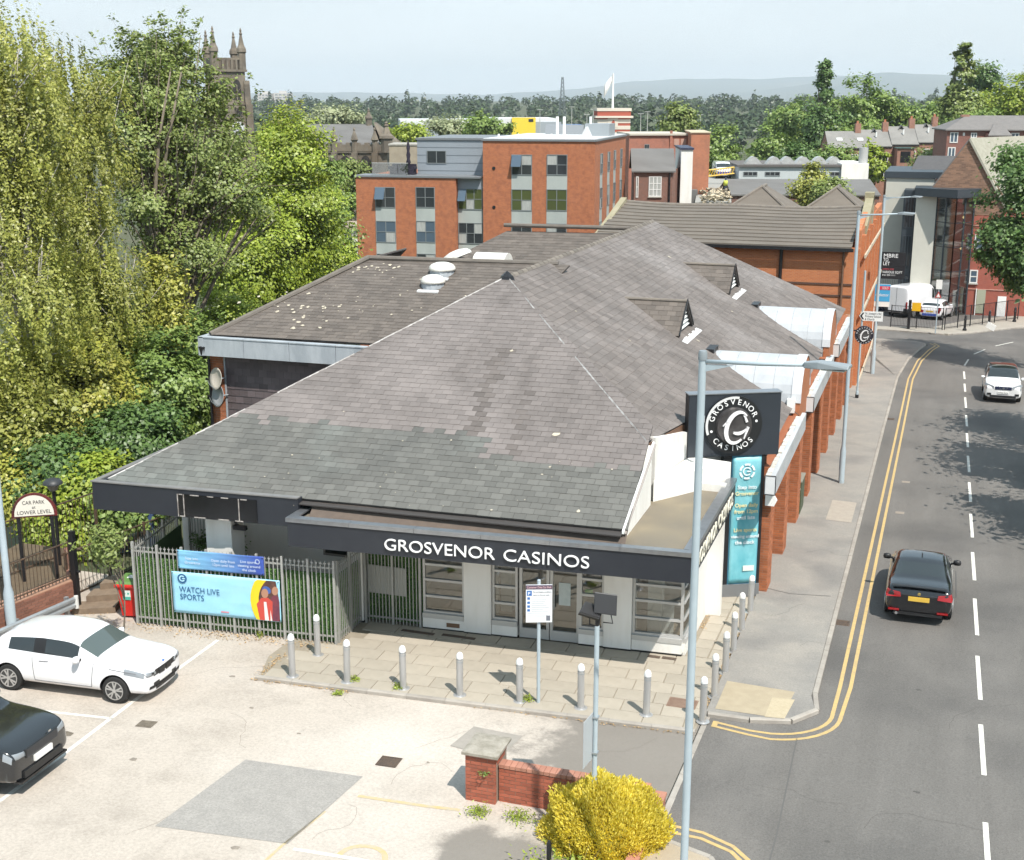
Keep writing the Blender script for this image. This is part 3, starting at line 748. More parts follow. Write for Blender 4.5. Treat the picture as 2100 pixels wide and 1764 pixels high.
for z in(3.1,3.68):
 x=-18.0
 while x<-16.0:
  l=random.uniform(0.1,0.35);tr=MB();tr.prism([(x,pn(x)-0.042,z),(x+l,pn(x+l)-0.042,z),(x+l,pn(x+l)-0.031,z),(x,pn(x)-0.031,z)],(0,0,0.025));tr.build('torn_trim',M_TORN,CAS);x+=l+random.uniform(0.15,0.4)
  # ---- flat canopy wrapping the corner
CZ0,CZ1=2.8,3.5
CXL,CXR=-14.72,-4.88
CYE=33.6
b=MB();b.prism([(CXL,cy_(CXL),CZ0),(CXR,cy_(CXR),CZ0),(CXR,cy_(CXR)+0.12,CZ0),(CXL,cy_(CXL)+0.12,CZ0)],(0,0,CZ1-CZ0));b.build('sign_band',M_FASCIA,CAS)
b=MB();b.prism([(CXR-0.12,cy_(CXR)+0.121,CZ0),(CXR-0.0,cy_(CXR)+0.121,CZ0),(CXR,CYE,CZ0),(CXR-0.12,CYE,CZ0)],(0,0,CZ1-CZ0));b.build('sign_band',M_FASCIA,CAS)
b=MB();b.prism([(CXL,cy_(CXL)+0.121,CZ0),(CXL+0.12,cy_(CXL)+0.121,CZ0),(CXL+0.12,28.9,CZ0),(CXL,28.9,CZ0)],(0,0,CZ1-CZ0));b.build('sign_band',M_FASCIA,CAS)
M_CANOPY=mat('felt_roof',(0.200,0.172,0.130),0.9,(0.140,0.122,0.098),1.2,0.8,0.3,50,col3=(0.25,0.21,0.145),scale3=0.6)
b=MB();b.prism([(CXL+0.13,cy_(CXL)+0.13,3.36),(CXR-0.13,cy_(CXR)+0.13,3.36),(CXR-0.13,CYE,3.36),(-6.7,CYE,3.36),(-6.7,29.5,3.36),(CXL+0.13,28.9,3.36)],(0,0,0.04));b.build('canopy_roof',M_CANOPY,CAS)
b=MB();b.prism([(CXL+0.13,cy_(CXL)+0.13,2.82),(CXR-0.13,cy_(CXR)+0.13,2.82),(CXR-0.13,CYE,2.82),(-6.3,CYE,2.82),(-6.3,29.5,2.82),(CXL+0.13,28.9,2.82)],(0,0,0.04));b.build('soffit',mat('soffit_board',(0.45,0.44,0.42),0.8),CAS)
M_TRIM=mat('metal_coping',(0.36,0.37,0.39),0.32,(0.26,0.27,0.28),5,0.6,metal=0.75)
nseg=6
for k in range(nseg):
 x0=CXL-0.03+(CXR-CXL+0.06)*k/nseg;x1=CXL-0.03+(CXR-CXL+0.06)*(k+1)/nseg-0.008
 b=MB();b.prism([(x0,cy_(x0)-0.03,CZ1+0.001),(x1,cy_(x1)-0.03,CZ1+0.001),(x1,cy_(x1)+0.19,CZ1+0.001),(x0,cy_(x0)+0.19,CZ1+0.001)],(0,0,0.035))
 b.prism([(x0,cy_(x0)-0.033,CZ1-0.07),(x1,cy_(x1)-0.033,CZ1-0.07),(x1,cy_(x1)-0.012,CZ1-0.07),(x0,cy_(x0)-0.012,CZ1-0.07)],(0,0,0.07))
 b.build('metal_coping',M_TRIM,CAS)
for k in range(4):
 y0=cy_(CXR)+0.20+(CYE-cy_(CXR)-0.2)*k/4;y1=cy_(CXR)+0.20+(CYE-cy_(CXR)-0.2)*(k+1)/4-0.008
 b=MB();b.box(CXR-0.22,CXR+0.03,y0,y1,CZ1+0.001,CZ1+0.036);b.box(CXR+0.012,CXR+0.033,y0,y1,CZ1-0.07,CZ1);b.build('metal_coping',M_TRIM,CAS)
b=MB();b.box(CXL-0.03,CXL+0.21,cy_(CXL)+0.2,28.3,CZ1+0.001,CZ1+0.036);b.build('metal_coping',M_TRIM,CAS)
b=MB();b.prism([(CXL+0.3,cy_(CXL)+0.55,3.40),(-6.5,cy_(-6.5)+0.42,3.40),(-6.5,cy_(-6.5)+0.72,3.68),(CXL+0.3,cy_(CXL)+0.85,3.68)],(0,0.02,0.02));b.build('roof_upstand',mat('brown_upstand',(0.13,0.10,0.08),0.85,(0.09,0.07,0.06),5,0.6),CAS)
VY=lambda x,y:EL.z-(_n1.x*(x-EL.x)+_n1.y*(y-EL.y))/_n1.z
XC=-6.62
b=MB();y0_,y1_=28.25,31.35
b.prism([(XC,y0_,3.39),(XC,HP.y,3.39),(XC,HP.y,VY(XC,HP.y)-0.07),(XC,y0_,VY(XC,y0_)-0.07)],(-0.2,0,0));b.build('cheek_wall',M_WHITE,CAS)
cw=[Vector((XC,31.3,0)),Vector((-6.2,33.9,0)),Vector((-4.75,35.0,0))]
ztop=[VY(XC,31.3)-0.12,rz(-6.2)-0.12,rz(-4.75)-0.2]
for i in range(2):
 p,q=cw[i],cw[i+1];d=(q-p).normalized();nn=Vector((-d.y,d.x,0))*0.18
 b=MB();b.prism([(p.x,p.y,3.39),(q.x,q.y,3.39),(q.x,q.y,ztop[i+1]),(p.x,p.y,ztop[i])],nn);b.build('cheek_wall',M_WHITE,CAS)
b=MB();b.prism([(XC+0.001,31.2,3.395),(-5.02,33.55,3.395),(-6.15,33.8,3.395)],(0,0,0.58));b.build('bulkhead',M_WHITE,CAS)
b=MB();p,q=Vector((HP.x+0.03,HP.y-0.12,rz(HP.x)-0.03)),Vector((CUT.x,CUT.y-0.1,CUT.z-0.03))
b.prism([p,q,q+Vector((0,0,-0.2)),p+Vector((0,0,-0.2))],(-0.02,0.05,0));q2=Vector((XE,35.2,rz(XE)-0.03));b.prism([q,q2,q2+Vector((0,0,-0.2)),q+Vector((0,0,-0.2))],(-0.02,0.05,0))
b.build('timber_bargeboard',mat('brown_timber',(0.16,0.085,0.05),0.8,(0.1,0.06,0.04),4,0.6),CAS)
vb=MB();p0,p1=Vector((XC+0.02,27.75,VY(XC,27.75)-0.02)),Vector((XC+0.02,HP.y-0.05,VY(XC,HP.y)-0.02))
vb.obox(p0,p1-p0,(0.05,0,0),(0,0,0.07));vb.build('verge_trim',M_WPAINT,CAS)
b=MB();b.cyl((XC+0.09,27.78,VY(XC,27.75)-0.03),(XC+0.09,HP.y-0.05,VY(XC,HP.y)-0.03),0.025,n=8);b.build('verge_rail',mat('verge_rail_grey',(0.3,0.27,0.25),0.6),CAS)
b=MB();p=Vector((-5.75,33.0,rz(-5.75)));b.cyl(p,p+Vector((0,0,0.62)),0.055,n=10);b.cyl(p+Vector((0,0,0.62)),p+Vector((0,0,0.8)),0.07,n=10)
b.build('vent_pipe',mat('vent_grey',(0.55,0.55,0.55),0.5),CAS)
# ---- lettering on the band
dirx=Vector((1,SK,0)).normalized()
lx=-12.22
M_HALO=M_LETTER
lettering('GROSVENOR',0.415,(lx,cy_(lx)-0.035,2.95),dirx,(0,0,1),M_LETTER,CAS,depth=0.02,width=2.74,offset=-0.002)
lx=-9.27
lettering('CASINOS',0.415,(lx,cy_(lx)-0.035,2.95),dirx,(0,0,1),M_LETTER,CAS,depth=0.02,width=2.04,offset=-0.002)
M_LET2=mat('cream_letter',(0.72,0.69,0.58),0.5)
lettering('GROSVENOR',0.52,(CXR+0.02,cy_(CXR)+0.3,2.93),(0,1,0),(0,0,1),M_LET2,CAS,depth=0.012,width=3.0)
lettering('CASINOS',0.52,(CXR+0.02,cy_(CXR)+3.5,2.93),(0,1,0),(0,0,1),M_LET2,CAS,depth=0.012,width=2.25)
# ---- ground floor front
FYC=29.2
f_=lambda x,dy=0.0:FYC+0.06*(x+10)+dy
def wallbit(name,x0,x1,z0,z1,dy0,dy1,m,parent=CAS):
 b=MB();b.prism([(x0,f_(x0,dy0),z0),(x1,f_(x1,dy0),z0),(x1,f_(x1,dy1),z0),(x0,f_(x0,dy1),z0)],(0,0,z1-z0));return b.build(name,m,parent)
gz_=lambda x:zg(f_(x))-0.05
for x0,x1 in((-11.02,-10.3),(-7.38,-6.68)):
 wallbit('pier',x0,x1,0.1,2.82,-0.10,0.5,M_WHITE);wallbit('plinth',x0,x1,gz_(x0),0.1,-0.09,0.5,M_BLACK)
wallbit('pier',-14.1,-13.78,0.1,2.82,-0.1,0.5,M_WHITE);wallbit('plinth',-14.1,-13.78,-0.1,0.1,-0.09,0.5,M_BLACK)
M_INT=mat('dim_interior',(0.36,0.29,0.22),0.9,(0.20,0.15,0.11),0.8,0.7)
wallbit('interior_wall',-12.2,-5.6,-0.1,2.8,3.2,3.3,M_INT);b=MB();b.prism([(-12.2,29.1,0.02),(-5.6,29.5,0.02),(-5.6,32.6,0.02),(-12.2,32.6,0.02)],(0,0,-0.05));b.build('interior_floor',mat('interior_floor_brown',(0.42,0.33,0.25),0.6,(0.25,0.18,0.13),1.2,0.6),CAS)
M_CGLASS=mat('shop_glass',(0.30,0.28,0.26),0.03,spec=0.6)
def glassify(m,alpha):
 t=m.node_tree;b_=_n(t,'BsdfGlossy');b_.inputs['Roughness'].default_value=0.03;tr_=_n(t,'BsdfTransparent');tr_.inputs[0].default_value=(0.80,0.82,0.81,1)
 ms=_n(t,'MixShader');ms.inputs[0].default_value=alpha
 t.links.new(tr_.outputs[0],ms.inputs[1]);t.links.new(b_.outputs[0],ms.inputs[2]);t.links.new(ms.outputs[0],t.nodes['Material Output'].inputs[0])
M_CGLASS.node_tree.nodes['Principled BSDF'].inputs['Base Color'].default_value=(0.03,0.03,0.03,1)
glassify(M_CGLASS,0.16)
def shop_window(x0,x1,zs,bars,side=None):
 w=wallbit('window_frame',x0,x0+0.06,zs,2.82,-0.02,0.08,M_ALU)
 wallbit('frame_bar',x1-0.06,x1,zs,2.82,-0.02,0.08,M_ALU,w)
 for z in bars:wallbit('frame_bar',x0+0.061,x1-0.061,z-0.03,z+0.03,-0.018,0.06,M_ALU,w)
 wallbit('frame_bar',x0+0.061,x1-0.061,zs,zs+0.06,-0.018,0.07,M_ALU,w)
 lev=[zs+0.06]+[z for z in bars]+[2.8]
 for a_,c_ in zip(lev[:-1],lev[1:]):wallbit('pane',x0+0.06,x1-0.06,a_+0.03,c_-0.03,0.03,0.04,M_CGLASS,w)
 wallbit('sill',x0,x1,zs-0.13,zs-0.003,-0.09,0.1,M_ALU)
 wallbit('stall_riser',x0,x1,0.1,zs-0.135,-0.07,0.1,M_WHITE);wallbit('plinth',x0,x1,gz_(x0),0.1,-0.06,0.1,M_BLACK)
BARS=(0.95,1.40,1.82,2.25)
shop_window(-12.15,-11.03,0.50,BARS)
shop_window(-10.29,-9.62,0.50,BARS)
shop_window(-8.02,-7.39,0.50,BARS)
shop_window(-6.67,-5.42,0.50,BARS)
def sidebit(name,y0,y1,z0,z1,x0,x1,m,parent=CAS):b=MB();b.box(x0,x1,y0,y1,z0,z1);return b.build(name,m,parent)
yc=f_(-5.42)+0.081
sw=sidebit('window_frame',31.0,31.06,0.46,2.82,-5.47,-5.38,M_ALU)
for z in(0.5,)+BARS:sidebit('frame_bar',yc,31.0,z-0.03,z+0.03,-5.46,-5.39,M_ALU,sw)
sidebit('pane',yc,31.0,0.5,2.8,-5.43,-5.42,M_CGLASS,sw)
sidebit('stall_riser',yc,31.06,0.0,0.34,-5.5,-5.36,M_WHITE);sidebit('sill',yc,31.06,0.343,0.46,-5.5,-5.34,M_ALU)
sidebit('street_wall',31.07,34.6,-0.25,2.82,-5.55,-5.38,M_WHITE)
sidebit('floor_display',30.3,30.8,0.02,0.9,-6.4,-5.9,M_WPAINT)
for x0,x1 in((-9.58,-8.80),(-8.78,-8.02)):
 d=wallbit('door',x0,x0+0.075,0.08,2.5,0.0,0.07,M_ALU)
 wallbit('door_stile',x1-0.075,x1,0.08,2.5,0.0,0.07,M_ALU,d)
 wallbit('door_rail',x0+0.076,x1-0.076,0.08,0.34,0.0,0.07,M_ALU,d);wallbit('door_rail',x0+0.076,x1-0.076,2.42,2.5,0.0,0.07,M_ALU,d)
 wallbit('pane',x0+0.076,x1-0.076,0.34,2.42,0.03,0.04,M_CGLASS,d)
 xh=x1-0.12 if x0<-9 else x0+0.12
 b=MB();b.cyl((xh,f_(xh,-0.06),0.95),(xh,f_(xh,-0.06),1.55),0.016,n=8);b.cyl((xh,f_(xh,-0.06),1.0),(xh,f_(xh,0.0),1.0),0.012,n=6);b.cyl((xh,f_(xh,-0.06),1.5),(xh,f_(xh,0.0),1.5),0.012,n=6);b.build('handle',M_STEEL,d)
wallbit('door_notice',-8.56,-8.26,1.05,1.65,0.02,0.028,mat('frosted_notice',(0.5,0.55,0.54),0.5,(0.35,0.42,0.42),8,0.6))
wallbit('transom',-9.6,-8.0,2.51,2.82,0.0,0.08,M_GLASS)
wallbit('notice_lime',-7.9,-7.7,1.42,1.53,0.05,0.06,mat('lime_card',(0.2,0.5,0.08),0.6))
wallbit('air_brick',-11.5,-11.15,0.17,0.28,-0.085,-0.071,mat('brown_plaque',(0.16,0.09,0.05),0.6))
wallbit('interior_column',-10.6,-10.3,0.05,2.8,1.6,1.9,M_WHITE);wallbit('interior_column',-6.45,-6.1,0.05,2.8,0.7,1.0,M_WHITE)
# ---- recessed wing behind the railings
def box_part(name,x0,x1,y0,y1,z0,z1,m):b=MB();b.box(x0,x1,y0,y1,z0,z1);return b.build(name,m,CAS)
box_part('wing_wall',-20.0,-14.11,30.2,30.4,-0.3,3.09,M_WHITE)
box_part('pier',-17.6,-16.85,27.62,28.25,-0.1,3.08,M_WHITE)
box_part('return_wall',-14.1,-13.95,29.6,30.2,-0.1,2.8,M_WHITE)
w=box_part('window_frame',-15.55,-14.6,30.15,30.2,1.3,2.35,mat('brown_frame',(0.22,0.2,0.18),0.6));b=MB();b.box(-15.48,-14.67,30.14,30.149,1.37,2.28);b.build('pane',M_GLASS,w)
box_part('core_wall',-20.0,-5.0,32.6,32.8,-0.5,3.6,M_WHITE)
box_part('left_wall',-20.0,-19.8,30.4,36.2,-1.5,3.1,M_WHITE)
box_part('rear_wall',-20.0,-5.0,62.0,62.3,-3,3.7,mat('plain_brick_dark',(0.3,0.11,0.06),0.9))
# ---- street arcade: brick piers, lintel, box gutters, barrel and gablet dormers
brick_me={}
def brick_block(name,x0,x1,y0,y1,z0,z1,parent,m=M_CBRICK,front=True,side=True):
 """pier with a mortar core and bricks standing 6 mm proud on the faces in view, all in one mesh"""
 b=MB();b.box(x0+0.006,x1-0.006,y0+0.006,y1-0.006,z0,z1)
 core=b.build(name,M_MORT,parent)
 q=MB();z=z0;r=0;g=0.005
 while z<z1-0.02:
  h=min(0.065,z1-z)
  nx=max(1,round((x1-x0)/0.215));wx=(x1-x0)/nx
  for(a0,a1,fixed,axis)in(((x0,x1,y0,'x'),)if front else())+(((y0,y1,x1,'y'),)if side else()):
   L=a1-a0;t=a0-(0.1125 if r%2 else 0)
   while t<a1-0.02:
    s0,s1=max(a0,t)+g,min(a1,t+0.225)-g
    if s1-s0>0.03:
     p=random.uniform(-0.002,0.002)
     if axis=='x':q.box(s0,s1,fixed+p,fixed+0.05,z+g,z+h)
     else:q.box(fixed-0.05,fixed+0.0015+p,s0,s1,z+g,z+h)
    t+=0.225
  z+=0.075;r+=1
 q.build('bricks',m,core,kind='stuff')
 return core
PX0,PX1=-4.42,-4.06
for k in range(9):
 y=34.85+3.665*k
 brick_block('brick_pier',PX0,PX1,y,y+0.9,zg(y)-0.1,3.16,CAS)
b=MB();b.box(-5.2,-5.0,34.7,62.0,-2,3.1);b.build('arcade_back_wall',mat('arcade_brick',(0.33,0.12,0.06),0.9,(0.22,0.08,0.045),3,0.6),CAS)
b=MB();b.box(-4.6,-4.12,34.85,62.4,3.161,3.55);b.build('lintel',mat('lintel_brick',(0.36,0.13,0.06),0.9,(0.26,0.09,0.05),4,0.6),CAS)
M_GUT=mat('weathered_lead',(0.50,0.51,0.52),0.6,(0.33,0.345,0.36),3.0,0.7,stretch=(1,0.3,1))
M_GUTB=mat('gutter_render',(0.62,0.60,0.56),0.85,(0.42,0.38,0.32),2.2,0.7,0.3,20)
for(y0,y1)in((33.55,41.1),(43.5,51.3),(53.7,61.6)):
 b=MB();b.box(-3.95,-3.82,y0,y1,3.15,3.70);b.box(-4.11,-3.951,y0,y0+0.04,3.15,3.68);b.box(-4.11,-3.951,y0+0.041,y1,3.15,3.3);b.build('box_gutter',M_GUT,CAS)
 g=MB();nb=int((y1-y0)/0.42)
 for i in range(nb):
  yy=y0+0.05+i*0.42;x=-4.02+random.uniform(-0.015,0.015);zz=3.56+random.uniform(-0.01,0.02)
  g.box(x-0.085,x+0.065,yy+random.uniform(0,0.03),yy+0.37,3.3,zz+0.10)
 o=g.build('gutter_lining',M_GUTB,CAS,bevel=0.02)
 b=MB();b.box(-4.08,-3.82,y0-0.015,y0-0.001,3.18,3.66);b.build('gutter_end',mat('gutter_end_white',(0.62,0.63,0.64),0.5),CAS)
 b=MB()
 for x in(-4.115,-3.82):
  b.box(x,x+0.02,y0-0.025,y0-0.016,3.16,3.69)
 for z in(3.15,3.68):b.box(-4.094,-3.821,y0-0.025,y0-0.016,z,z+0.02)
 b.build('gutter_end_trim',M_BLACK,CAS)
M_ZINC=mat('white_zinc',(0.46,0.48,0.505),0.7,(0.34,0.36,0.385),1.4,0.65,stretch=(1,1,0.5))
for yc_ in(42.75,53.0):
 w,z0,zt=1.45,3.2,5.22
 prof=[]
 for k in range(15):
  t=math.pi*k/14;prof.append((yc_-w*math.cos(t),3.95+(zt-3.95)*math.sin(t)))
 prof=[(yc_-w,z0)]+prof+[(yc_+w,z0)]
 xs=[-4.3,-4.95,-5.6,-6.25,-6.9,-7.5]
 for i in range(len(xs)-1):
  b=MB()
  for j in range(len(prof)-1):
   (ya,za),(yb,zb)=prof[j],prof[j+1]
   b.quad((xs[i],ya,za),(xs[i],yb,zb),(xs[i+1]+0.006,yb,zb),(xs[i+1]+0.006,ya,za))
   if i:
    cc=Vector((0,yc_,3.6));up_=lambda y,z:(Vector((0,y,z))-cc).normalized()*0.012
    u0_,u1_=up_(ya,za),up_(yb,zb)
  b.build('zinc_sheet',M_ZINC,CAS,smooth=True,angle=50)
 arch=[(-4.28,y,z)for y,z in prof]
 b=MB();b.prism(arch,(0.22,0,0));b.build('arch_brickwork',mat('arch_brick',(0.42,0.165,0.075),0.85,(0.34,0.12,0.06),5,0.6),CAS)
 b=MB()
 for j in range(1,len(prof)-2):
  (ya,za),(yb,zb)=prof[j],prof[j+1]
  c_=Vector((0,yc_,3.7));oa=(Vector((0,ya,za))-c_).normalized()*0.035;ob_=(Vector((0,yb,zb))-c_).normalized()*0.035
  b.prism([(-4.34,ya+oa.y,za+oa.z),(-4.34,yb+ob_.y,zb+ob_.z),(-4.34,yb,zb),(-4.34,ya,za)],(0.31,0,0))
 b.build('arch_edging',mat('pale_edging',(0.55,0.56,0.58),0.5),CAS)
 b=MB();b.box(-7.35,-7.05,yc_-0.5,yc_+0.4,rz(-7.2)-0.05,rz(-7.2)+0.09);b.build('saddle_flashing',M_BLACK,CAS)
 gx,hw,za_=-8.25,1.2,6.78
 zb_=rz(gx)+0.02;yg=yc_+0.2
 xb=AP.x+(AP.z-za_)/abs(RSL)
 xq=AP.x+(AP.z-zb_)/abs(RSL)
 apx,bl,br=Vector((gx,yg,za_)),Vector((gx,yg-hw,zb_)),Vector((gx,yg+hw,zb_))
 bk=Vector((xb,yg,za_))
 roof_slope('gablet_slope',bl+Vector((0.12,0,0)),bl+Vector((-0.02,0,0)),apx,[bl+Vector((0.12,0,0)),apx+Vector((0.12,0,0)),bk,bl+Vector((-0.02,0,0))],M_SLATE_D,CAS,gauge=0.22,width=0.3)
 roof_slope('gablet_slope',br+Vector((-0.02,0,0)),br+Vector((0.12,0,0)),apx,[br+Vector((-0.02,0,0)),bk,apx+Vector((0.12,0,0)),br+Vector((0.12,0,0))],M_SLATE_D,CAS,gauge=0.22,width=0.3)
 b=MB();b.prism([bl+Vector((-0.06,0,0)),br+Vector((-0.06,0,0)),apx+Vector((-0.06,0,0))],(-0.05,0,0));G_=b.build('gablet_vent',M_BLACK,CAS)
 for k in range(5):
  z=zb_+0.12+k*0.155;hw_=hw*(1-(z-zb_+0.05)/(za_-zb_))-0.06
  if hw_>0.08:
   b=MB();b.prism([(gx-0.045,yg-hw_,z+0.07),(gx+0.05,yg-hw_,z-0.02),(gx+0.05,yg-hw_,z),(gx-0.045,yg-hw_,z+0.09)],(0,2*hw_,0));b.build('louvre',M_WPAINT,G_)
 b=MB();b.prism([(gx+0.0,yg-hw-0.15,zb_-0.03),(gx+0.42,yg-hw-0.15,rz(gx+0.42)+0.04),(gx+0.42,yg-hw-0.15,rz(gx+0.42)+0.02),(gx,yg-hw-0.15,zb_-0.06)],(0,2*hw+0.3,0));b.build('apron_flashing',mat('bright_lead',(0.72,0.72,0.72),0.5),CAS)
 for s_ in(-1,1):
  b=MB();p0=Vector((gx+0.12,yg+s_*(hw+0.03),zb_));p1=Vector((gx+0.12,yg,za_+0.03));b.obox(p0,p1-p0,(0.03,0,0),(0,0,0.10));b.build('bargeboard',M_BLACK,CAS)
 b=MB();b.cyl((gx+0.14,yg,za_+0.04),(xb-0.1,yg,za_+0.04),0.06,n=8);b.build('gablet_ridge',M_RIDGE,CAS)
b=MB();b.box(-4.45,-4.2,41.12,41.3,3.65,4.1);b.build('alarm_box',M_WPAINT,CAS);b=MB();b.tube([(-4.2,41.15,3.7),(-4.05,41.1,3.6),(-4.1,41.1,3.45),(-4.3,41.3,3.5)],0.012,6);b.build('cable',M_BLACK,CAS)
b=MB();b.prism([(-4.2,34.66,2.5),(-3.95,34.66,2.5),(-3.88,34.66,2.66),(-4.0,34.66,2.86),(-4.2,34.66,2.8)],(0,0.12,0));b.build('alarm_box',M_WPAINT,CAS)
# ---- slate-hung extension behind the left hip
XL,XR_,YF=-22.55,-15.9,36.3
gz0,gz1=5.40,6.0
E_A,E_B=Vector((XL+0.1,YF-0.1,6.0)),Vector((-13.0,YF+0.25,6.0))
ridL=Vector((-19.25,41.6,8.0));ridR=Vector((-12.8,42.0,8.0))
roof_slope('extension_roof',E_A,E_B,ridR,[E_A,E_B,Vector((-12.0,42.0,8.0)),ridL],M_SLATE_D,CAS,gauge=0.2,width=0.3)
roof_slope('extension_side_roof',Vector((XL+0.1,47,6.0)),E_A,ridL,[E_A,ridL,Vector((-19.25,45,8.0)),Vector((XL+0.1,49,6.0))],M_SLATE_D,CAS,gauge=0.3,width=0.4)
M_CAPT=mat('roll_capping',(0.16,0.14,0.12),0.85,(0.10,0.09,0.08),3,0.6)
for p0,p1,r_ in((ridL,Vector((-12.4,42.0,8.0)),0.09),(E_A,ridL,0.10)):
 b=MB();b.cyl(p0+Vector((0,0,0.02)),p1+Vector((0,0,0.02)),r_,n=8);b.build('roll_capping',M_CAPT,CAS)
for k in range(4):
 x0=XL-0.05+k*1.62;x1=x0+1.605
 b=MB();b.box(x0,x1,YF-0.55,YF-0.40,gz0,gz1-0.02);b.box(x0,x1,YF-0.40,YF-0.05,gz0,gz0+0.05);b.box(x0,x1,YF-0.57,YF-0.33,gz1-0.019,gz1+0.015);b.build('box_gutter',M_LEAD,CAS)
b=MB();b.box(XL-0.08,XL+0.1,YF-0.57,YF+8,gz0,gz1+0.01);b.build('box_gutter',M_LEAD,CAS)
wl=MB();wl.box(XL+0.55,-13,YF,YF+0.2,1.5,5.5);HW=wl.build('slate_hung_wall',M_UNDER,CAS)
M_HUNG=mat('hung_slate',(0.115,0.090,0.095),0.7,(0.085,0.068,0.07),2,0.7,0.2,30,island=0.22)
hs=MB();z=2.4;r=0
while z<5.38:
 x=XL+0.56-(0.15 if r%2 else 0)
 while x<-15.0:
  x0=max(x,XL+0.56);hs.add([(x0+0.003,YF-0.03,z),(x+0.297,YF-0.03,z),(x+0.297,YF-0.012,z+0.24),(x0+0.003,YF-0.012,z+0.24),(x0+0.003,YF,z),(x+0.297,YF,z)],[(0,1,2,3),(4,5,1,0)]);x+=0.3
 z+=0.23;r+=1
hs.build('slates',M_HUNG,HW,kind='stuff')
brick_block('brick_pier',XL,XL+0.5,YF-0.05,YF+0.4,-2.5,5.39,CAS,side=False)
b=MB();b.box(XL+0.51,XL+0.56,YF-0.06,YF-0.001,1.5,5.39);b.build('corner_flashing',M_LEAD,CAS)
b=MB();b.box(XL,XL+0.2,YF+0.41,YF+9,-4,5.39);b.build('extension_side_wall',brick_mat('ext_brick',(0.33,0.11,0.05),(0.26,0.09,0.045),(0.28,0.2,0.15)),CAS)
b=MB();b.cyl((XL+0.02,YF-0.15,-1),(XL+0.02,YF-0.15,5.2),0.05,n=8);b.lathe([(0.05,0),(0.16,0.12),(0.19,0.38),(0.16,0.4)],(XL+0.02,YF-0.42,5.3),8);b.build('downpipe',M_BLACK,CAS)
b=MB();b.cyl((-16.35,YF-0.14,4.9),(-16.35,YF-0.14,5.33),0.06,n=8);b.build('vent_pipe',MATS['vent_grey'],CAS)
b=MB();b.prism([(-16.2,35.6,5.55),(-15.2,36.3,6.05),(-15.0,36.1,6.12),(-16.1,35.4,5.60)],(0.05,-0.1,0.06));b.build('lead_tray',mat('bright_tray',(0.68,0.69,0.70),0.5,(0.4,0.4,0.4),8,0.7),CAS)
M_DOME=mat('dome_plastic',(0.72,0.70,0.65),0.35,(0.62,0.6,0.55),5,0.5)
def exr(x):
 pass
sl_up=(ridR-(E_B)).normalized()
for(px,py,s_)in((907,560,0.46),(888,586,0.42)):
 d=bearing(px,py);nrm=(E_B-E_A).cross(ridR-E_A).normalized();t=(E_A-Vector((0,0,CAM_H))).dot(nrm)/d.dot(nrm);P=Vector((0,0,CAM_H))+d*t
 b=MB();b.lathe([(s_,0.0),(s_,0.06),(s_*0.95,0.13),(s_*0.8,0.2),(s_*0.45,0.26),(0.02,0.28)],P+Vector((0,0,0.1)),18);b.build('roof_dome',M_DOME,CAS,smooth=True)
 b=MB();b.obox(P+Vector((-s_*0.9,-s_*1.25,-0.17)),(s_*1.8,0,0),(0,0.12,0.044),(0,0,0.04));b.build('dome_flashing',mat('flashing_pale',(0.6,0.6,0.6),0.5),CAS);b=MB();b.lathe([(s_*0.92,-0.15),(s_*0.92,0.099)],P,14);b.build('dome_upstand',M_LEAD,CAS)
B0,B1=Vector((-22.0,48.5,5.6)),Vector((-12.9,48.9,5.6))
roof_slope('rear_range_roof',B0,B1,Vector((-15,55,8.0)),[B0,B1,Vector((-12.9,54.5,8.05)),Vector((-18.4,54.2,8.05))],M_SLATE_D,CAS,gauge=0.25,width=0.35)
b=MB();b.cyl((-18.5,54.2,8.07),(-12.9,54.5,8.07),0.09,n=8);b.build('roll_capping',M_CAPT,CAS)
cw0=at_y(978,541,46.5);b=MB();b.prism([(cw0.x-0.0,cw0.y+0.6*math.cos(math.pi*k/10),cw0.z+0.55*math.sin(math.pi*k/10)-0.1)for k in range(11)],(1.25,0.05,0));b.build('fan_cowl',M_DOME,CAS,smooth=True,angle=40)
b=MB();b.box(cw0.x-0.15,cw0.x+1.4,cw0.y-0.7,cw0.y+0.7,cw0.z-0.9,cw0.z-0.1);b.build('cowl_base',M_LEAD,CAS)
cw1=at_y(936,527,46.8);b=MB();b.lathe([(0.62,-0.06),(0.62,0.02),(0.5,0.16),(0.2,0.24),(0.01,0.25)],(0,0,0),18);Rm=Matrix.Rotation(R(-24),3,'Y');b.v=[tuple(Rm@Vector(q)+cw1)for q in b.v];b.build('fan_cowl',M_DOME,CAS,smooth=True,angle=40);b=MB();b.cyl(cw1+Vector((0,0,-0.8)),cw1+Vector((0,0,-0.05)),0.35,n=12);b.build('cowl_base',M_LEAD,CAS)
b=MB();b.box(-22,-13,49,62,-3,5.58);b.build('rear_range_wall',MATS['plain_brick_dark'],CAS)
def lichen(name,plane,spots,m,parent=CAS):
 o_,n_=plane;b=MB()
 a_=n_.orthogonal().normalized();c_=n_.cross(a_)
 for(px,py,r)in spots:
  d=bearing(px,py);t_=(o_-Vector((0,0,CAM_H))).dot(n_)/d.dot(n_);P=Vector((0,0,CAM_H))+d*t_+n_*0.034;k=7
  b.quad(*[P+(a_*math.cos(2*math.pi*i/k)+c_*math.sin(2*math.pi*i/k))*r*random.uniform(0.5,1.2)for i in range(k)])
 b.build(name,m,parent,kind='stuff')
M_LICH=mat('pale_lichen',(0.50,0.45,0.36),0.9,(0.36,0.31,0.24),9,0.7);n1=_n1 if _n1.z>0 else-_n1
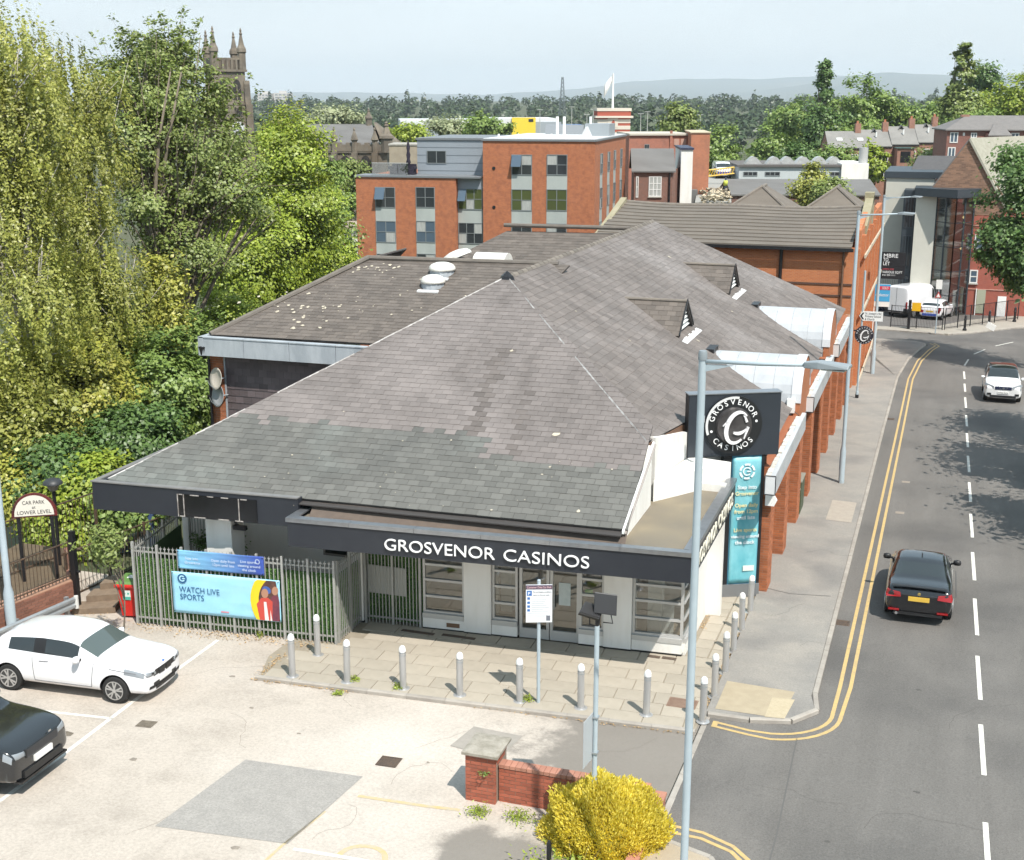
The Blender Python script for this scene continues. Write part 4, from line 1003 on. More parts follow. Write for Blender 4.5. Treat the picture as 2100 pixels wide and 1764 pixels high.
lichen('lichen',(EL,n1),[(1142,893,0.11),(1050,721,0.06),(1008,1048,0.04),(1186,1050,0.05),(705,846,0.03),(826,906,0.03),(925,905,0.03),(1255,965,0.03),(600,935,0.03),(480,960,0.025),(1112,975,0.03),(1128,960,0.035),(780,1000,0.02)]+[(random.uniform(420,1220),random.uniform(930,1040),random.uniform(0.008,0.02))for _ in range(26)],M_LICH)
nx_=(E_B-E_A).cross(ridR-E_A).normalized();nx_=nx_ if nx_.z>0 else-nx_
lichen('lichen',(E_A,nx_),[(620+random.gauss(0,60),640+random.gauss(0,18)-0.0,random.uniform(0.02,0.09))for _ in range(34)]+[(770+random.gauss(0,30),553+random.gauss(0,6),random.uniform(0.02,0.09))for _ in range(22)]+[(random.uniform(560,960),random.uniform(570,660),random.uniform(0.015,0.05))for _ in range(30)],M_LICH)
ns=Vector((abs(RSL),0,1)).normalized()
lichen('lichen',(AP,ns),[(1372,528,0.12),(1180,640,0.05),(1640,835,0.06),(1430,700,0.07),(1290,700,0.05),(1500,640,0.06),(1230,600,0.04)],M_LICH)
# ------------------------------------------------------------ street furniture
G0=lambda x,y,h=0.0:Vector((x,y,zg(y)+h))
M_BOL=mat('brushed_steel',(0.50,0.50,0.50),0.38,(0.40,0.40,0.40),8,0.6,metal=0.5,stretch=(1,1,0.1))
M_CAP=mat('pale_cap',(0.75,0.75,0.74),0.35)
def bollard():
 t=thing('bollard','','bollard',group='steel bollards round the casino forecourt')
 b=MB();b.lathe([(0.078,0.0),(0.078,0.90)],n=18);b.build('post',M_BOL,t,smooth=True,angle=40,local=True)
 b=MB();b.lathe([(0.06,0.901),(0.06,0.93),(0.082,0.932),(0.082,0.95),(0.078,1.0),(0.06,1.045),(0.03,1.07),(0.004,1.078)],n=18);b.build('domed_cap',M_CAP,t,smooth=True,angle=40,local=True)
 b=MB();b.lathe([(0.15,0.0),(0.15,0.012),(0.135,0.02),(0.08,0.022)],n=20);b.build('base_flange',M_BOL,t,smooth=True,angle=40,local=True)
 b=MB();b.lathe([(0.081,0.84),(0.081,0.86)],n=18);b.build('collar',M_STEEL,t,local=True)
 return t
BOL=bollard()
ordn=['leftmost','second','third','fourth','fifth','sixth','seventh']
spots=[]
for i,(px,py)in enumerate(((600,1387),(712,1399),(827,1412),(943,1426),(1066,1439),(1191,1452),(1325,1466))):
 p=on_ground(px,py,0.03)
 spots.append((p,'%s steel bollard from the left along the forecourt front edge'%ordn[i]if i else 'leftmost steel bollard of the row along the forecourt front edge'))
p=on_ground(652,1344,0.02);spots.append((p,'steel bollard close to the corner of the grey palisade fence'))
for i,(px,py)in enumerate(((1441,1480),(1465,1430),(1487,1381),(1504,1337),(1521,1294),(1538,1256))):
 p=on_ground(px,py,0.03)
 spots.append((p,['nearest','second nearest','third nearest','fourth nearest','second farthest','farthest'][i]+' steel bollard of the row beside the road pavement'))
for i,(p,lab)in enumerate(spots):
 o=BOL if i==0 else dup(BOL)
 o.location=p;o['label']=lab;o.rotation_euler=(random.uniform(-0.02,0.02),random.uniform(-0.02,0.02),random.uniform(0,6))
def lamp_post(base,h,arm,label,az=0.0,r0=0.095,r1=0.06,name='lamp_post',head=True):
 t=thing(name,label,'lamp post',base,(0,0,az),'street lamps along the road')
 b=MB();b.lathe([(r0*1.5,0),(r0*1.5,1.25),(r0,1.45),(r0,h*0.5),(r1*1.15,h*0.9),(r1*1.15,h)],n=14);b.build('post',M_POLE,t,smooth=True,angle=30,local=True)
 b=MB();b.lathe([(r1*1.35,h+0.001),(r1*1.35,h+0.1),(r1*1.1,h+0.13)],n=14);b.build('post_cap',mat('cap_grey',(0.22,0.25,0.27),0.5),t,smooth=True,angle=30,local=True)
 b=MB();b.box(-r0*1.56,r0*1.0,-0.05,0.05,0.5,1.0);b.build('access_door',M_POLE,t,local=True)
 if arm:
  b=MB();b.tube([(0,0,h-0.02),(arm*0.4,0,h+0.02),(arm*0.72,0,h+0.07)],[0.03,0.028,0.028],8);b.build('bracket_arm',M_POLE,t,smooth=True,local=True)
  b=MB();b.prism([(r1,-0.01,h-0.06),(arm*0.22,-0.01,h-0.04),(r1,-0.01,h-0.16)],(0,0.02,0));b.build('bracket_web',M_POLE,t,local=True)
  x0=arm*0.70
  hd=MB();hd.add([(x0,-0.05,h+0.03),(x0,0.05,h+0.03),(x0,0.05,h+0.11),(x0,-0.05,h+0.11),(x0+arm*0.10,-0.11,h+0.04),(x0+arm*0.10,0.11,h+0.04),(x0+arm*0.10,0.10,h+0.14),(x0+arm*0.10,-0.10,h+0.14),(x0+arm*0.30,-0.12,h+0.075),(x0+arm*0.30,0.12,h+0.075),(x0+arm*0.30,0.09,h+0.12),(x0+arm*0.30,-0.09,h+0.12)],[(0,3,2,1)]+[(i*4+a,i*4+b_,(i+1)*4+b_,(i+1)*4+a)for i in(0,1)for a,b_ in((0,1),(1,2),(2,3),(3,0))]+[(8,9,10,11)])
  hd.build('luminaire',mat('luminaire_grey',(0.24,0.27,0.29),0.45),t,local=True,bevel=0.01)
  b=MB();b.box(x0+arm*0.12,x0+arm*0.27,-0.08,0.08,h+0.03,h+0.045);b.build('lens',mat('lamp_lens',(0.5,0.5,0.48),0.2),t,local=True)
 return t
pb=at_z(1438,1764,0)
L1=at_y(1441,738,17.6)
lamp_post(G0(L1.x,17.6),L1.z-zg(17.6),2.05,'tall grey lamp post in the foreground crossing the round casino sign',R(-10),0.060,0.047)
q=on_ground(1725,990,KH);L2=at_y(1770,440,q.y)
lamp_post(Vector((q.x,q.y,zg(q.y)+KH)),L2.z-zg(q.y)-KH,1.95,'grey lamp post standing on the pavement beside the brick piers',R(-6),0.072,0.052)
q=on_ground(1776,778,KH);L3=at_y(1814,405,74.5)
lamp_post(G0(L3.x,74.5,KH),L3.z-zg(74.5)-KH,2.0,'farthest grey lamp post against the pale stair tower building',R(-6),0.085,0.06)
q=on_ground(27,1312)
lamp_post(q,9.2,0,'pale blue grey lamp post beside the black railings at the left edge',0,0.085,0.055)
TOT=thing('pylon_sign','tall black pylon sign with round casino emblem and turquoise banner','sign',G0(-4.78,34.55),(0,0,R(27)))
zb=-zg(34.55)
M_PYL=mat('charcoal_panel',(0.030,0.036,0.046),0.35,(0.022,0.027,0.034),1.5,0.6)
b=MB();b.box(-1.72,0.86,-0.22,0.14,zb+3.98,zb+5.72);b.build('sign_box',M_PYL,TOT,local=True,bevel=0.012)
b=MB()
for k in range(3):b.box(-1.728,-1.721,-0.2+k*0.11,-0.12+k*0.11,zb+4.0,zb+5.7)
b.build('vent_slots',M_BLACK,TOT,local=True,kind='stuff')
b=MB();b.box(-1.74,0.88,-0.24,0.16,zb+5.721,zb+5.745);b.build('box_top',M_TRIM,TOT,local=True)
b=MB();b.box(-0.66,-0.43,-0.16,0.12,0,zb+3.98);b.build('mast',M_BLACK,TOT,local=True);b=MB();b.box(0.42,0.50,-0.16,0.12,0,zb+3.98);b.build('mast',M_BLACK,TOT,local=True)
b=MB();b.box(-0.66,0.50,-0.20,0.13,0.02,zb+0.22);b.build('foot_panel',mat('foot_grey',(0.16,0.165,0.17),0.5),TOT,local=True)
def ripple_sheet(name,x0,x1,z0,z1,y,m,parent,amp=0.012,nx=10,nz=26,local=True,seed=0,yf=None):
 r=random.Random(seed);ph=[r.uniform(0,6)for _ in range(6)]
 V=[];F=[]
 for j in range(nz+1):
  for i in range(nx+1):
   u,v=i/nx,j/nz
   d=amp*(math.sin(7*u+9*v+ph[0])+0.7*math.sin(-5*u+17*v+ph[1])+0.5*math.sin(23*v+ph[2]+3*u))*(1 if 0<i<nx else 0.4)
   xx=x0+(x1-x0)*u
   V.append((xx,(yf(xx)if yf else y)-abs(d),z0+(z1-z0)*v))
 for j in range(nz):
  for i in range(nx):
   a=j*(nx+1)+i;F.append((a,a+1,a+nx+2,a+nx+1))
 b=MB();b.add(V,F)
 o=b.build(name,m,parent,smooth=True,local=local)
 so=o.modifiers.new('solid','SOLIDIFY');so.thickness=0.003;so.offset=1
 return o
M_BAN=mat('turquoise_banner',(0.085,0.36,0.43),0.45,(0.30,0.62,0.68),1.1,0.85,stretch=(1,1,0.55))
ripple_sheet('banner',-0.40,0.40,zb+0.26,zb+3.92,-0.165,M_BAN,TOT,seed=3)
b=MB();b.box(-0.43,0.42,-0.155,-0.12,zb+0.22,zb+3.98);b.build('banner_backing',mat('backing_blue',(0.03,0.16,0.25),0.5),TOT,local=True)
ny=-0.205
M_BW=mat('banner_white',(0.72,0.78,0.8),0.6);M_BY=mat('banner_cream',(0.78,0.70,0.38),0.6)
for txt,z,s,m_ in(('Step into',3.02,0.15,M_BW),('Grosvenor',2.84,0.15,M_BY),('Open daily',2.50,0.15,M_BY),('from 12pm',2.32,0.15,M_BY),('until late',2.14,0.15,M_BW),('Live sports',1.78,0.15,M_BY),('viewing around',1.60,0.13,M_BW),('the clock',1.42,0.15,M_BW)):
 lettering(txt,s,(0.02,ny,zb+z),(1,0,0),(0,0,1),m_,TOT,depth=0.002,align='CENTER',local=True,offset=0.003)
b=MB();b.box(0.0,0.32,ny-0.003,ny,zb+0.62,zb+0.78);b.build('banner_footer',mat('footer_pale',(0.55,0.68,0.62),0.6,(0.75,0.78,0.7),18,0.8),TOT,local=True)
def ring(b,c,r0,r1,y,n=40,a0=0,a1=360):
 pts=[]
 for k in range(n):
  t0,t1=R(a0+(a1-a0)*k/n),R(a0+(a1-a0)*(k+1)/n)
  b.quad((c[0]+r0*math.cos(t0),y,c[1]+r0*math.sin(t0)),(c[0]+r1*math.cos(t0),y,c[1]+r1*math.sin(t0)),(c[0]+r1*math.cos(t1),y,c[1]+r1*math.sin(t1)),(c[0]+r0*math.cos(t1),y,c[1]+r0*math.sin(t1)))
def stroke(b,pts,y,wmax,taper=True,th=0.03):
 """calligraphic ribbon in the xz plane"""
 n=len(pts);L,Rr=[],[]
 for i,p in enumerate(pts):
  a,c=pts[max(i-1,0)],pts[min(i+1,n-1)]
  dx,dz=c[0]-a[0],c[1]-a[1];l=math.hypot(dx,dz)or 1
  w=wmax*(p[2]if len(p)>2 else 1)
  L.append((p[0]-dz/l*w,p[1]+dx/l*w));Rr.append((p[0]+dz/l*w,p[1]-dx/l*w))
 for i in range(n-1):
  b.prism([(L[i][0],y,L[i][1]),(L[i+1][0],y,L[i+1][1]),(Rr[i+1][0],y,Rr[i+1][1]),(Rr[i][0],y,Rr[i][1])],(0,-th,0))
def script_g(c,r,y,m,parent,local=True,th=0.03):
 b=MB();P=[]
 for k in range(26):
  t=R(48+262*k/25);tilt=0.18
  x,z=0.60*math.cos(t),0.86*math.sin(t)
  P.append((c[0]+r*(x+tilt*z+0.08),c[1]+r*(z),0.45+0.9*math.sin(math.pi*k/25)))
 stroke(b,P,y,0.085*r,th=th)
 P=[(c[0]+r*(-0.12+0.84*k/10),c[1]+r*(-0.28-0.10*math.sin(math.pi*k/10)+0.30*(k/10)**2),0.35+0.75*math.sin(math.pi*min(k/10+.15,1)))for k in range(11)]
 stroke(b,P,y,0.075*r,th=th)
 P=[(c[0]+r*(0.70-0.22*k/8),c[1]+r*(0.02-0.66*k/8),1.0-0.08*k)for k in range(9)]
 stroke(b,P,y,0.07*r,th=th)
 P=[(c[0]+r*(0.62-0.20*k/6),c[1]+r*(0.30+0.36*math.sin(k/6*1.5)),0.9-0.08*k)for k in range(7)]
 stroke(b,P,y,0.075*r,th=th)
 P=[(c[0]+r*(-0.72+0.36*k/6),c[1]+r*(0.10+0.20*math.sin(k/6*2.2)),0.3+0.1*k)for k in range(7)]
 stroke(b,P,y,0.05*r,th=th)
 return b.build('emblem_letter',m,parent,local=local)
rc=(-0.48,zb+4.88);RR=0.80
b=MB();b.cyl((rc[0],-0.221,rc[1]),(rc[0],-0.30,rc[1]),RR,n=48);b.build('roundel',mat('roundel_black',(0.016,0.017,0.019),0.3),TOT,local=True)
b=MB();ring(b,rc,RR*0.90,RR*0.985,-0.304,26,80,200);b.build('roundel_crescent',mat('crescent_white',(0.6,0.6,0.6),0.4),TOT,local=True)
b=MB();b.cyl((rc[0],-0.301,rc[1]-0.02),(rc[0],-0.40,rc[1]-0.02),RR*0.64,RR*0.60,n=40);b.build('emblem_disc',mat('emblem_dark',(0.035,0.032,0.033),0.28,(0.09,0.085,0.085),2.0,0.9),TOT,local=True,smooth=True,angle=40)
script_g((rc[0]+0.02,rc[1]-0.05),RR*0.62,-0.40,mat('emblem_white',(0.78,0.77,0.78),0.3),TOT,th=0.05)
def round_text(txt,c,r,a0,a1,size,y,m,parent,inward=False):
 n=len(txt)
 for i,ch in enumerate(txt):
  t=R(a0+(a1-a0)*i/(n-1))
  if inward:up=Vector((-math.cos(t),0,-math.sin(t)))
  else:up=Vector((math.cos(t),0,math.sin(t)))
  right=Vector((up.z,0,-up.x))
  o=Vector((c[0]+r*math.cos(t),y,c[1]+r*math.sin(t)))
  if inward:o=o-up*0.0
  lettering(ch,size,o,right,up,m,parent,depth=0.006,align='CENTER',local=True)
round_text('GROSVENOR',rc,RR*0.71,163,26,0.215,-0.31,M_LETTER,TOT)
round_text('CASINOS',rc,RR*0.90,222,318,0.215,-0.31,M_LETTER,TOT,inward=True)
for a in(195,8):
 c_=(rc[0]+RR*0.80*math.cos(R(a)),rc[1]+RR*0.80*math.sin(R(a)))
 b=MB();b.cyl((c_[0],-0.301,c_[1]),(c_[0],-0.312,c_[1]),0.035,n=12);b.build('dot',M_LETTER,TOT,local=True)
rb=(0.0,zb+3.52)
b=MB()
for k in range(6):ring(b,rb,0.17,0.23,ny,6,k*60+6,k*60+52)
ring(b,rb,0.09,0.125,ny,16,30,320);b.box(rb[0],rb[0]+0.11,ny-0.001,ny+0.001,rb[1]-0.02,rb[1]+0.02);b.build('banner_emblem',M_BW,TOT,local=True)
p=at_y(1772,687,63.9)
S2=thing('round_sign','small round black emblem sign projecting from the far end of the brick arcade','sign',(p.x,p.y,p.z),(0,0,R(8)))
b=MB();b.cyl((0,-0.06,0),(0,0.06,0),0.44,n=32);b.build('disc',mat('sign2_black',(0.02,0.018,0.03),0.35),S2,local=True)
b=MB();b.cyl((0,-0.061,0),(0,-0.09,0),0.31,n=28);b.build('emblem_disc',MATS['emblem_dark'],S2,local=True)
b=MB();b.box(-0.5,-0.03,-0.03,0.03,0.18,0.24);b.build('bracket',M_BLACK,S2,local=True)
script_g((0,-0.02),0.30,-0.09,MATS['emblem_white'],S2,th=0.02)
round_text('GROSVENOR',(0,0),0.335,165,15,0.09,-0.065,M_LETTER,S2);round_text('CASINOS',(0,0),0.42,215,325,0.09,-0.065,M_LETTER,S2,inward=True)
# ------------------------------------------------------------ palisade enclosure with artificial hedge and banners
M_PALE=mat('grey_palisade',(0.42,0.42,0.40),0.5,(0.32,0.32,0.30),5,0.6,metal=0.25)
pale_me={}
def pale_mesh(h):
 k=round(h,2)
 if k not in pale_me:
  b=MB();w=0.0105
  b.box(-w,w,-0.010,0.010,0.06,h-0.11)
  b.add([(-0.008,0,h-0.11),(0.008,0,h-0.11),(0.045,0,h-0.055),(0.012,0,h-0.06),(0.0,0,h),(-0.012,0,h-0.06),(-0.045,0,h-0.055)],[(0,1,2,3,4,5,6)])
  b.add([(-0.008,0.006,h-0.11),(0.008,0.006,h-0.11),(0.045,0.006,h-0.055),(0.012,0.006,h-0.06),(0.0,0.006,h),(-0.012,0.006,h-0.06),(-0.045,0.006,h-0.055)],[(6,5,4,3,2,1,0)])
  pale_me[k]=b.mesh('pale',M_PALE)
 return pale_me[k]
def palisade(label,p0,p1,bays,npale,h,name='palisade_fence',m=M_PALE):
 p0,p1=Vector(p0),Vector(p1);t=thing(name,label,'fence',p0)
 d=p1-p0;L=d.length;a=d.normalized();ang=math.atan2(a.y,a.x);off=p0
 for i in range(bays+1):
  P=p0+d*(i/bays);b=MB();s=Vector((-a.y,a.x,0))*0.03;f=Vector((a.x,a.y,0))*0.028
  b.obox(P-s-f,f*2,s*2,(0,0,h+0.02));b.build('post',m,t)
 for z in(0.18,h-0.22):
  b=MB();s=Vector((-a.y,a.x,0))*0.02;b.obox(p0+s*0.8+Vector((0,0,z)),d,s,(0,0,0.045));b.build('rail',m,t)
 me=pale_mesh(h)
 for i in range(bays):
  for k in range(npale):
   P=p0+d*((i+(k+1)/(npale+1))/bays)-Vector((-a.y,a.x,0))*0.012
   M=Matrix.Rotation(ang+random.uniform(-.05,.05),4,'Z');M.translation=P-off;piece('pale',me,t,M)
 return t
FA,FB,FC=Vector((-19.27,26.77,zg(26.77))),Vector((-13.79,27.26,zg(27.26))),Vector((-13.84,28.95,zg(28.95)))
FD=Vector((-19.98,29.9,zg(29.9)))
palisade('long grey palisade fence carrying the two banners',FA,FB,8,5,2.22)
palisade('short side run of grey palisade fence by the red bin',FD,FA+Vector((-0.07,0.1,0)),3,7,2.22)
palisade('short side run of grey palisade fence meeting the canopy',FB+Vector((0.02,0.12,0)),FC,2,6,2.18)
palisade('grey palisade gate with a white panel beside the first window',Vector((-13.72,28.92,zg(28.9))),Vector((-12.22,29.02,zg(29.0))),2,7,2.3,name='palisade_gate')
b=MB();b.box(-13.68,-12.62,29.06,29.08,0.85,1.62);tag(b.build('blank_board',mat('grey_white_panel',(0.5,0.5,0.46),0.7)),'blank white board hung behind the palisade gate','board')
palisade('inner grey palisade fence beside the white pillar under the eaves',Vector((-19.6,29.95,zg(29.9))),Vector((-18.2,30.05,zg(30))),2,7,2.9,name='palisade_fence')
M_HEDGE=leaf_mat('artificial_grass',(0.15,0.30,0.07),(0.24,0.42,0.12),0.25)
def matting(label,p0,p1,h0,h1,n):
 p0,p1=np.array(p0,float),np.array(p1,float);d=p1-p0;L=np.linalg.norm(d);a=d/L;nn=np.array([a[1],-a[0],0])
 t=rng.random(n)[:,None];hz=rng.random(n)[:,None]*(h1-h0)+h0
 P=p0+d*t+np.array([0,0,1.0])*hz
 ln=rng.uniform(0.03,0.055,n)[:,None];dirv=nn*rng.uniform(0.3,1,n)[:,None]+a*rng.normal(0,0.6,n)[:,None]+np.array([0,0,1.0])*rng.normal(0.1,0.6,n)[:,None]
 dirv/=np.linalg.norm(dirv,axis=1)[:,None];side=np.cross(dirv,rng.normal(0,1,(n,3)));side/=np.linalg.norm(side,axis=1)[:,None]
 V=np.stack([P-side*0.009,P+side*0.009,P+dirv*ln],1).reshape(-1,3);F=np.arange(n*3).reshape(-1,3)
 root=thing('artificial_hedge',label,'hedge',tuple(p0))
 b=MB();A,B=Vector(p0),Vector(p1);b.obox(A+Vector((0,0,h0)),B-A,Vector(nn)*-0.02,(0,0,h1-h0));b.build('backing',mat('hedge_backing',(0.05,0.11,0.035),0.9),root)
 o=np_obj('blades',V,F,M_HEDGE,root);o['kind']='stuff'
dl=Vector((0,0.09,0))
matting('dark green artificial hedge behind the long palisade fence',FA+dl,FB+dl,0.05,1.85,26000)
matting('dark green artificial hedge behind the short fence by the bin',FD+Vector((0.1,0,0)),FA+Vector((0.05,0.15,0)),0.05,1.8,8000)
matting('dark green artificial hedge behind the short fence by the canopy',FB+Vector((-0.06,0.15,0)),FC+Vector((-0.06,0,0)),0.05,1.75,7000)
matting('dark green artificial hedge behind the palisade gate',Vector((-13.75,29.15,zg(29.1))),Vector((-12.2,29.2,zg(29.2))),0.05,2.4,9000)
fyl=lambda x:26.77+(x+19.27)*(0.49/5.48)-0.045
def banner(label,x0,x1,z0,z1,m,seed):
 t=thing('banner',label,'banner',((x0+x1)/2,fyl((x0+x1)/2),z0))
 ripple_sheet('cloth',x0,x1,z0,z1,0,m,t,0.010,36,12,local=False,seed=seed,yf=fyl)
 b=MB()
 for x in(x0+0.03,x1-0.03):
  for z in(z0+0.04,z1-0.04):b.cyl((x,fyl(x)-0.035,z),(x,fyl(x)+0.03,z),0.012,n=6)
 b.build('cable_ties',M_BLACK,t,kind='stuff')
 return t
bx=lambda px,py:at_y(px,py,26.9)
tdir=Vector((1,0.49/5.48,0)).normalized()
def grad_mat(name,c0,c1,x0,x1):
 m=bpy.data.materials.new(name);m.use_nodes=True;t=m.node_tree;b_=t.nodes['Principled BSDF'];b_.inputs['Roughness'].default_value=0.5
 tcn=_n(t,'TexCoord');sx=_n(t,'SeparateXYZ');r=_n(t,'MapRange');r.inputs[1].default_value,r.inputs[2].default_value=x0,x1
 x=_n(t,'Mix');x.data_type='RGBA';x.inputs[6].default_value=(*c0,1);x.inputs[7].default_value=(*c1,1)
 t.links.new(tcn.outputs['Object'],sx.inputs[0]);t.links.new(sx.outputs[0],r.inputs[0]);t.links.new(r.outputs[0],x.inputs[0]);t.links.new(x.outputs[2],b_.inputs['Base Color'])
 return m
B1_=banner('narrow blue banner hung along the top of the palisade fence',-17.98,-15.62,1.80,2.30,grad_mat('blue_banner',(0.22,0.50,0.72),(0.045,0.09,0.38),-1.0,1.0),5)
M_BTX=mat('banner_text_white',(0.62,0.70,0.82),0.6)
for txt,xx,zz,s in(('Step into',-17.76,2.06,0.10),('Grosvenor',-17.78,1.95,0.10),('Open daily from',-17.05,2.06,0.10),('12pm until late',-17.02,1.95,0.10),('Live sports',-16.25,2.10,0.10),('viewing around',-16.32,1.99,0.10),('the clock',-16.2,1.88,0.10)):
 lettering(txt,s,(xx,fyl(xx)-0.027,zz),tdir,(0,0,1),M_BTX,B1_,depth=0.001)
b=MB();cx_=-15.78
for k in range(14):
 t0,t1=2*math.pi*k/14,2*math.pi*(k+0.7)/14
 for(r0,r1)in((0.045,0.07),):
  b.quad(*[(cx_+r*math.cos(t),fyl(cx_)-0.027,2.16+r*math.sin(t))for r,t in((r0,t0),(r1,t0),(r1,t1),(r0,t1))])
b.build('banner_emblem',M_BTX,B1_)
B2_=banner('wide pale blue watch live sports banner on the palisade fence',-18.18,-15.22,0.58,1.70,mat('pale_blue_banner',(0.30,0.62,0.80),0.5,(0.42,0.70,0.84),0.8,0.6),9)
M_NAVY=mat('navy_ink',(0.02,0.10,0.24),0.6)
lettering('WATCH LIVE',0.225,(-17.98,fyl(-17.98)-0.028,1.16),tdir,(0,0,1),M_NAVY,B2_,depth=0.001,width=1.12)
lettering('SPORTS',0.225,(-17.97,fyl(-17.97)-0.028,0.96),tdir,(0,0,1),M_NAVY,B2_,depth=0.001,width=0.66)
def bq(b,c,pts,dy=0.027):b.quad(*[(c[0]+x,fyl(c[0]+x)-dy,c[1]+z)for x,z in pts])
b=MB();c_=(-17.88,1.53)
for k in range(20):
 t0,t1=R(k*18),R(k*18+18);bq(b,c_,[(0.0*math.cos(t0),0),(0.13*math.cos(t0),0.13*math.sin(t0)),(0.13*math.cos(t1),0.13*math.sin(t1))])
b.build('banner_emblem',M_NAVY,B2_)
b=MB()
for k in range(16):
 t0,t1=R(40+k*18),R(58+k*18);bq(b,c_,[(0.05*math.cos(t0),0.05*math.sin(t0)),(0.085*math.cos(t0),0.085*math.sin(t0)),(0.085*math.cos(t1),0.085*math.sin(t1)),(0.05*math.cos(t1),0.05*math.sin(t1))],0.0285)
bq(b,c_,[(0,-0.015),(0.085,-0.015),(0.085,0.015),(0,0.015)],0.0283);b.build('banner_emblem_mark',mat('emblem_cyan',(0.4,0.68,0.8),0.5),B2_)
b=MB();cc=(-15.02,1.12)
for k in range(20):
 a0,a1=R(112+k*7.6),R(112+(k+1)*7.6)
 q=[(1.0*math.cos(a0),1.0*math.sin(a0)),(1.0*math.cos(a1),1.0*math.sin(a1)),(0.78*math.cos(a1),0.78*math.sin(a1)),(0.78*math.cos(a0),0.78*math.sin(a0))]
 q=[(min(x,-0.22),max(min(z,0.56),-0.52))for x,z in q];bq(b,cc,q)
b.build('yellow_arc',mat('banner_yellow',(0.82,0.58,0.02),0.5),B2_)
b=MB()
for k in range(20):
 a0,a1=R(112+k*7.6),R(112+(k+1)*7.6)
 bq(b,cc,[(max(-0.215,-9),0),(max(-2,min(-0.22,0.78*math.cos(a0))),max(-0.52,min(0.56,0.78*math.sin(a0)))),(min(-0.22,0.78*math.cos(a1)),max(-0.52,min(0.56,0.78*math.sin(a1))))],0.0272)
b.build('printed_crowd',mat('crowd_print',(0.05,0.028,0.022),0.6,(0.16,0.07,0.05),3.5,0.8),B2_)
def blob(b,c,rx,rz_,rot=0,n=14,dy=0.029):
 bq(b,c,[(rx*math.cos(2*math.pi*k/n)*math.cos(rot)-rz_*math.sin(2*math.pi*k/n)*math.sin(rot),rx*math.cos(2*math.pi*k/n)*math.sin(rot)+rz_*math.sin(2*math.pi*k/n)*math.cos(rot))for k in range(n)],dy)
M_SKIN=mat('print_skin',(0.42,0.22,0.14),0.6)
b=MB();blob(b,(-15.62,1.33),0.095,0.13,-0.15);blob(b,(-15.34,1.42),0.085,0.12,-0.2);b.build('printed_faces',M_SKIN,B2_)
b=MB();blob(b,(-15.57,1.42),0.12,0.10,-0.4,dy=0.0285);b.build('printed_hair',mat('print_blue_hair',(0.05,0.12,0.38),0.6),B2_)
b=MB();bq(b,(-15.62,0.9),[(-0.17,-0.30),(0.17,-0.30),(0.20,0.22),(0.08,0.32),(-0.1,0.30),(-0.24,0.12)],0.0280);b.build('printed_shirt',mat('print_red',(0.55,0.07,0.05),0.6),B2_)
b=MB();bq(b,(-15.62,0.9),[(-0.03,-0.30),(0.08,-0.30),(0.03,0.2),(-0.04,0.2)],0.0285);bq(b,(-15.62,0.9),[(0.12,-0.30),(0.17,-0.30),(0.13,0.0)],0.0285);b.build('printed_scarf',mat('print_white',(0.7,0.7,0.68),0.6),B2_)
b=MB();bq(b,(-15.34,0.98),[(-0.12,-0.38),(0.09,-0.38),(0.09,0.28),(-0.02,0.34),(-0.12,0.25)],0.0277);b.build('printed_jersey',mat('print_maroon',(0.10,0.03,0.06),0.6,(0.25,0.05,0.06),6,0.8),B2_)
b=MB();bq(b,(-16.85,0.70),[(0,0),(0.22,0.0),(0.22,0.035),(0,0.035)]);b.build('banner_footer',mat('footer_red',(0.65,0.25,0.3),0.6),B2_)
CC=thing('security_camera','black security camera fixed beside the white pillar under the eaves','camera',(-16.7,27.75,2.75))
b=MB();b.box(-0.1,0.25,-0.12,0.0,-0.05,0.06);b.build('housing',M_BLACK,CC,local=True);b=MB();b.cyl((-0.14,0.05,0.1),(0.05,-0.05,0.04),0.025,n=8);b.build('arm',M_BLACK,CC,local=True)
b=MB();b.cyl((0.25,-0.06,0.0),(0.27,-0.06,0.0),0.04,n=10);b.build('lens',M_GLASS,CC,local=True)
def dish(name,px,py,label,m):
 p=at_y(px,py,36.0);t=thing(name,label,'satellite dish',p,(R(80),0,R(-25)),'satellite dishes on the extension corner')
 b=MB();n=20;prof=[(0.0,0.0),(0.12,0.012),(0.24,0.05),(0.33,0.095)]
 for r,z in prof[1:]:
  for k in range(n):b.v.append((r*math.cos(2*math.pi*k/n),r*1.1*math.sin(2*math.pi*k/n),z))
 b.v.append((0,0,0));c=len(b.v)-1
 b.f=[(c,k,(k+1)%n)for k in range(n)]+[(i*n+k,(i+1)*n+k,(i+1)*n+(k+1)%n,i*n+(k+1)%n)for i in(0,1)for k in range(n)]
 o=b.build('reflector',m,t,smooth=True,local=True);so=o.modifiers.new('s','SOLIDIFY');so.thickness=0.012
 b=MB();b.tube([(0,-0.34,0.08),(0,-0.2,0.3),(0,-0.02,0.42)],0.014,6);b.build('feed_arm',M_STEEL,t,local=True)
 b=MB();b.cyl((0,-0.02,0.38),(0,0,0.46),0.035,n=8);b.build('receiver',M_BLACK,t,local=True)
 b=MB();b.cyl((0,0,-0.02),(0.05,0.05,-0.28),0.025,n=8);b.build('wall_mount',M_STEEL,t,local=True)
dish('satellite_dish',447,777,'upper pale satellite dish on the brick corner of the extension',mat('dish_cream',(0.46,0.42,0.36),0.6))
dish('satellite_dish',451,812,'lower grey satellite dish on the brick corner of the extension',mat('dish_grey',(0.26,0.27,0.28),0.6))
p=on_ground(262,1268)
BIN=thing('wheelie_bin','red wheelie bin with a green lid beside the fence corner','bin',(p.x,p.y+0.25,zg(p.y+0.25)),(0,0,R(12)))
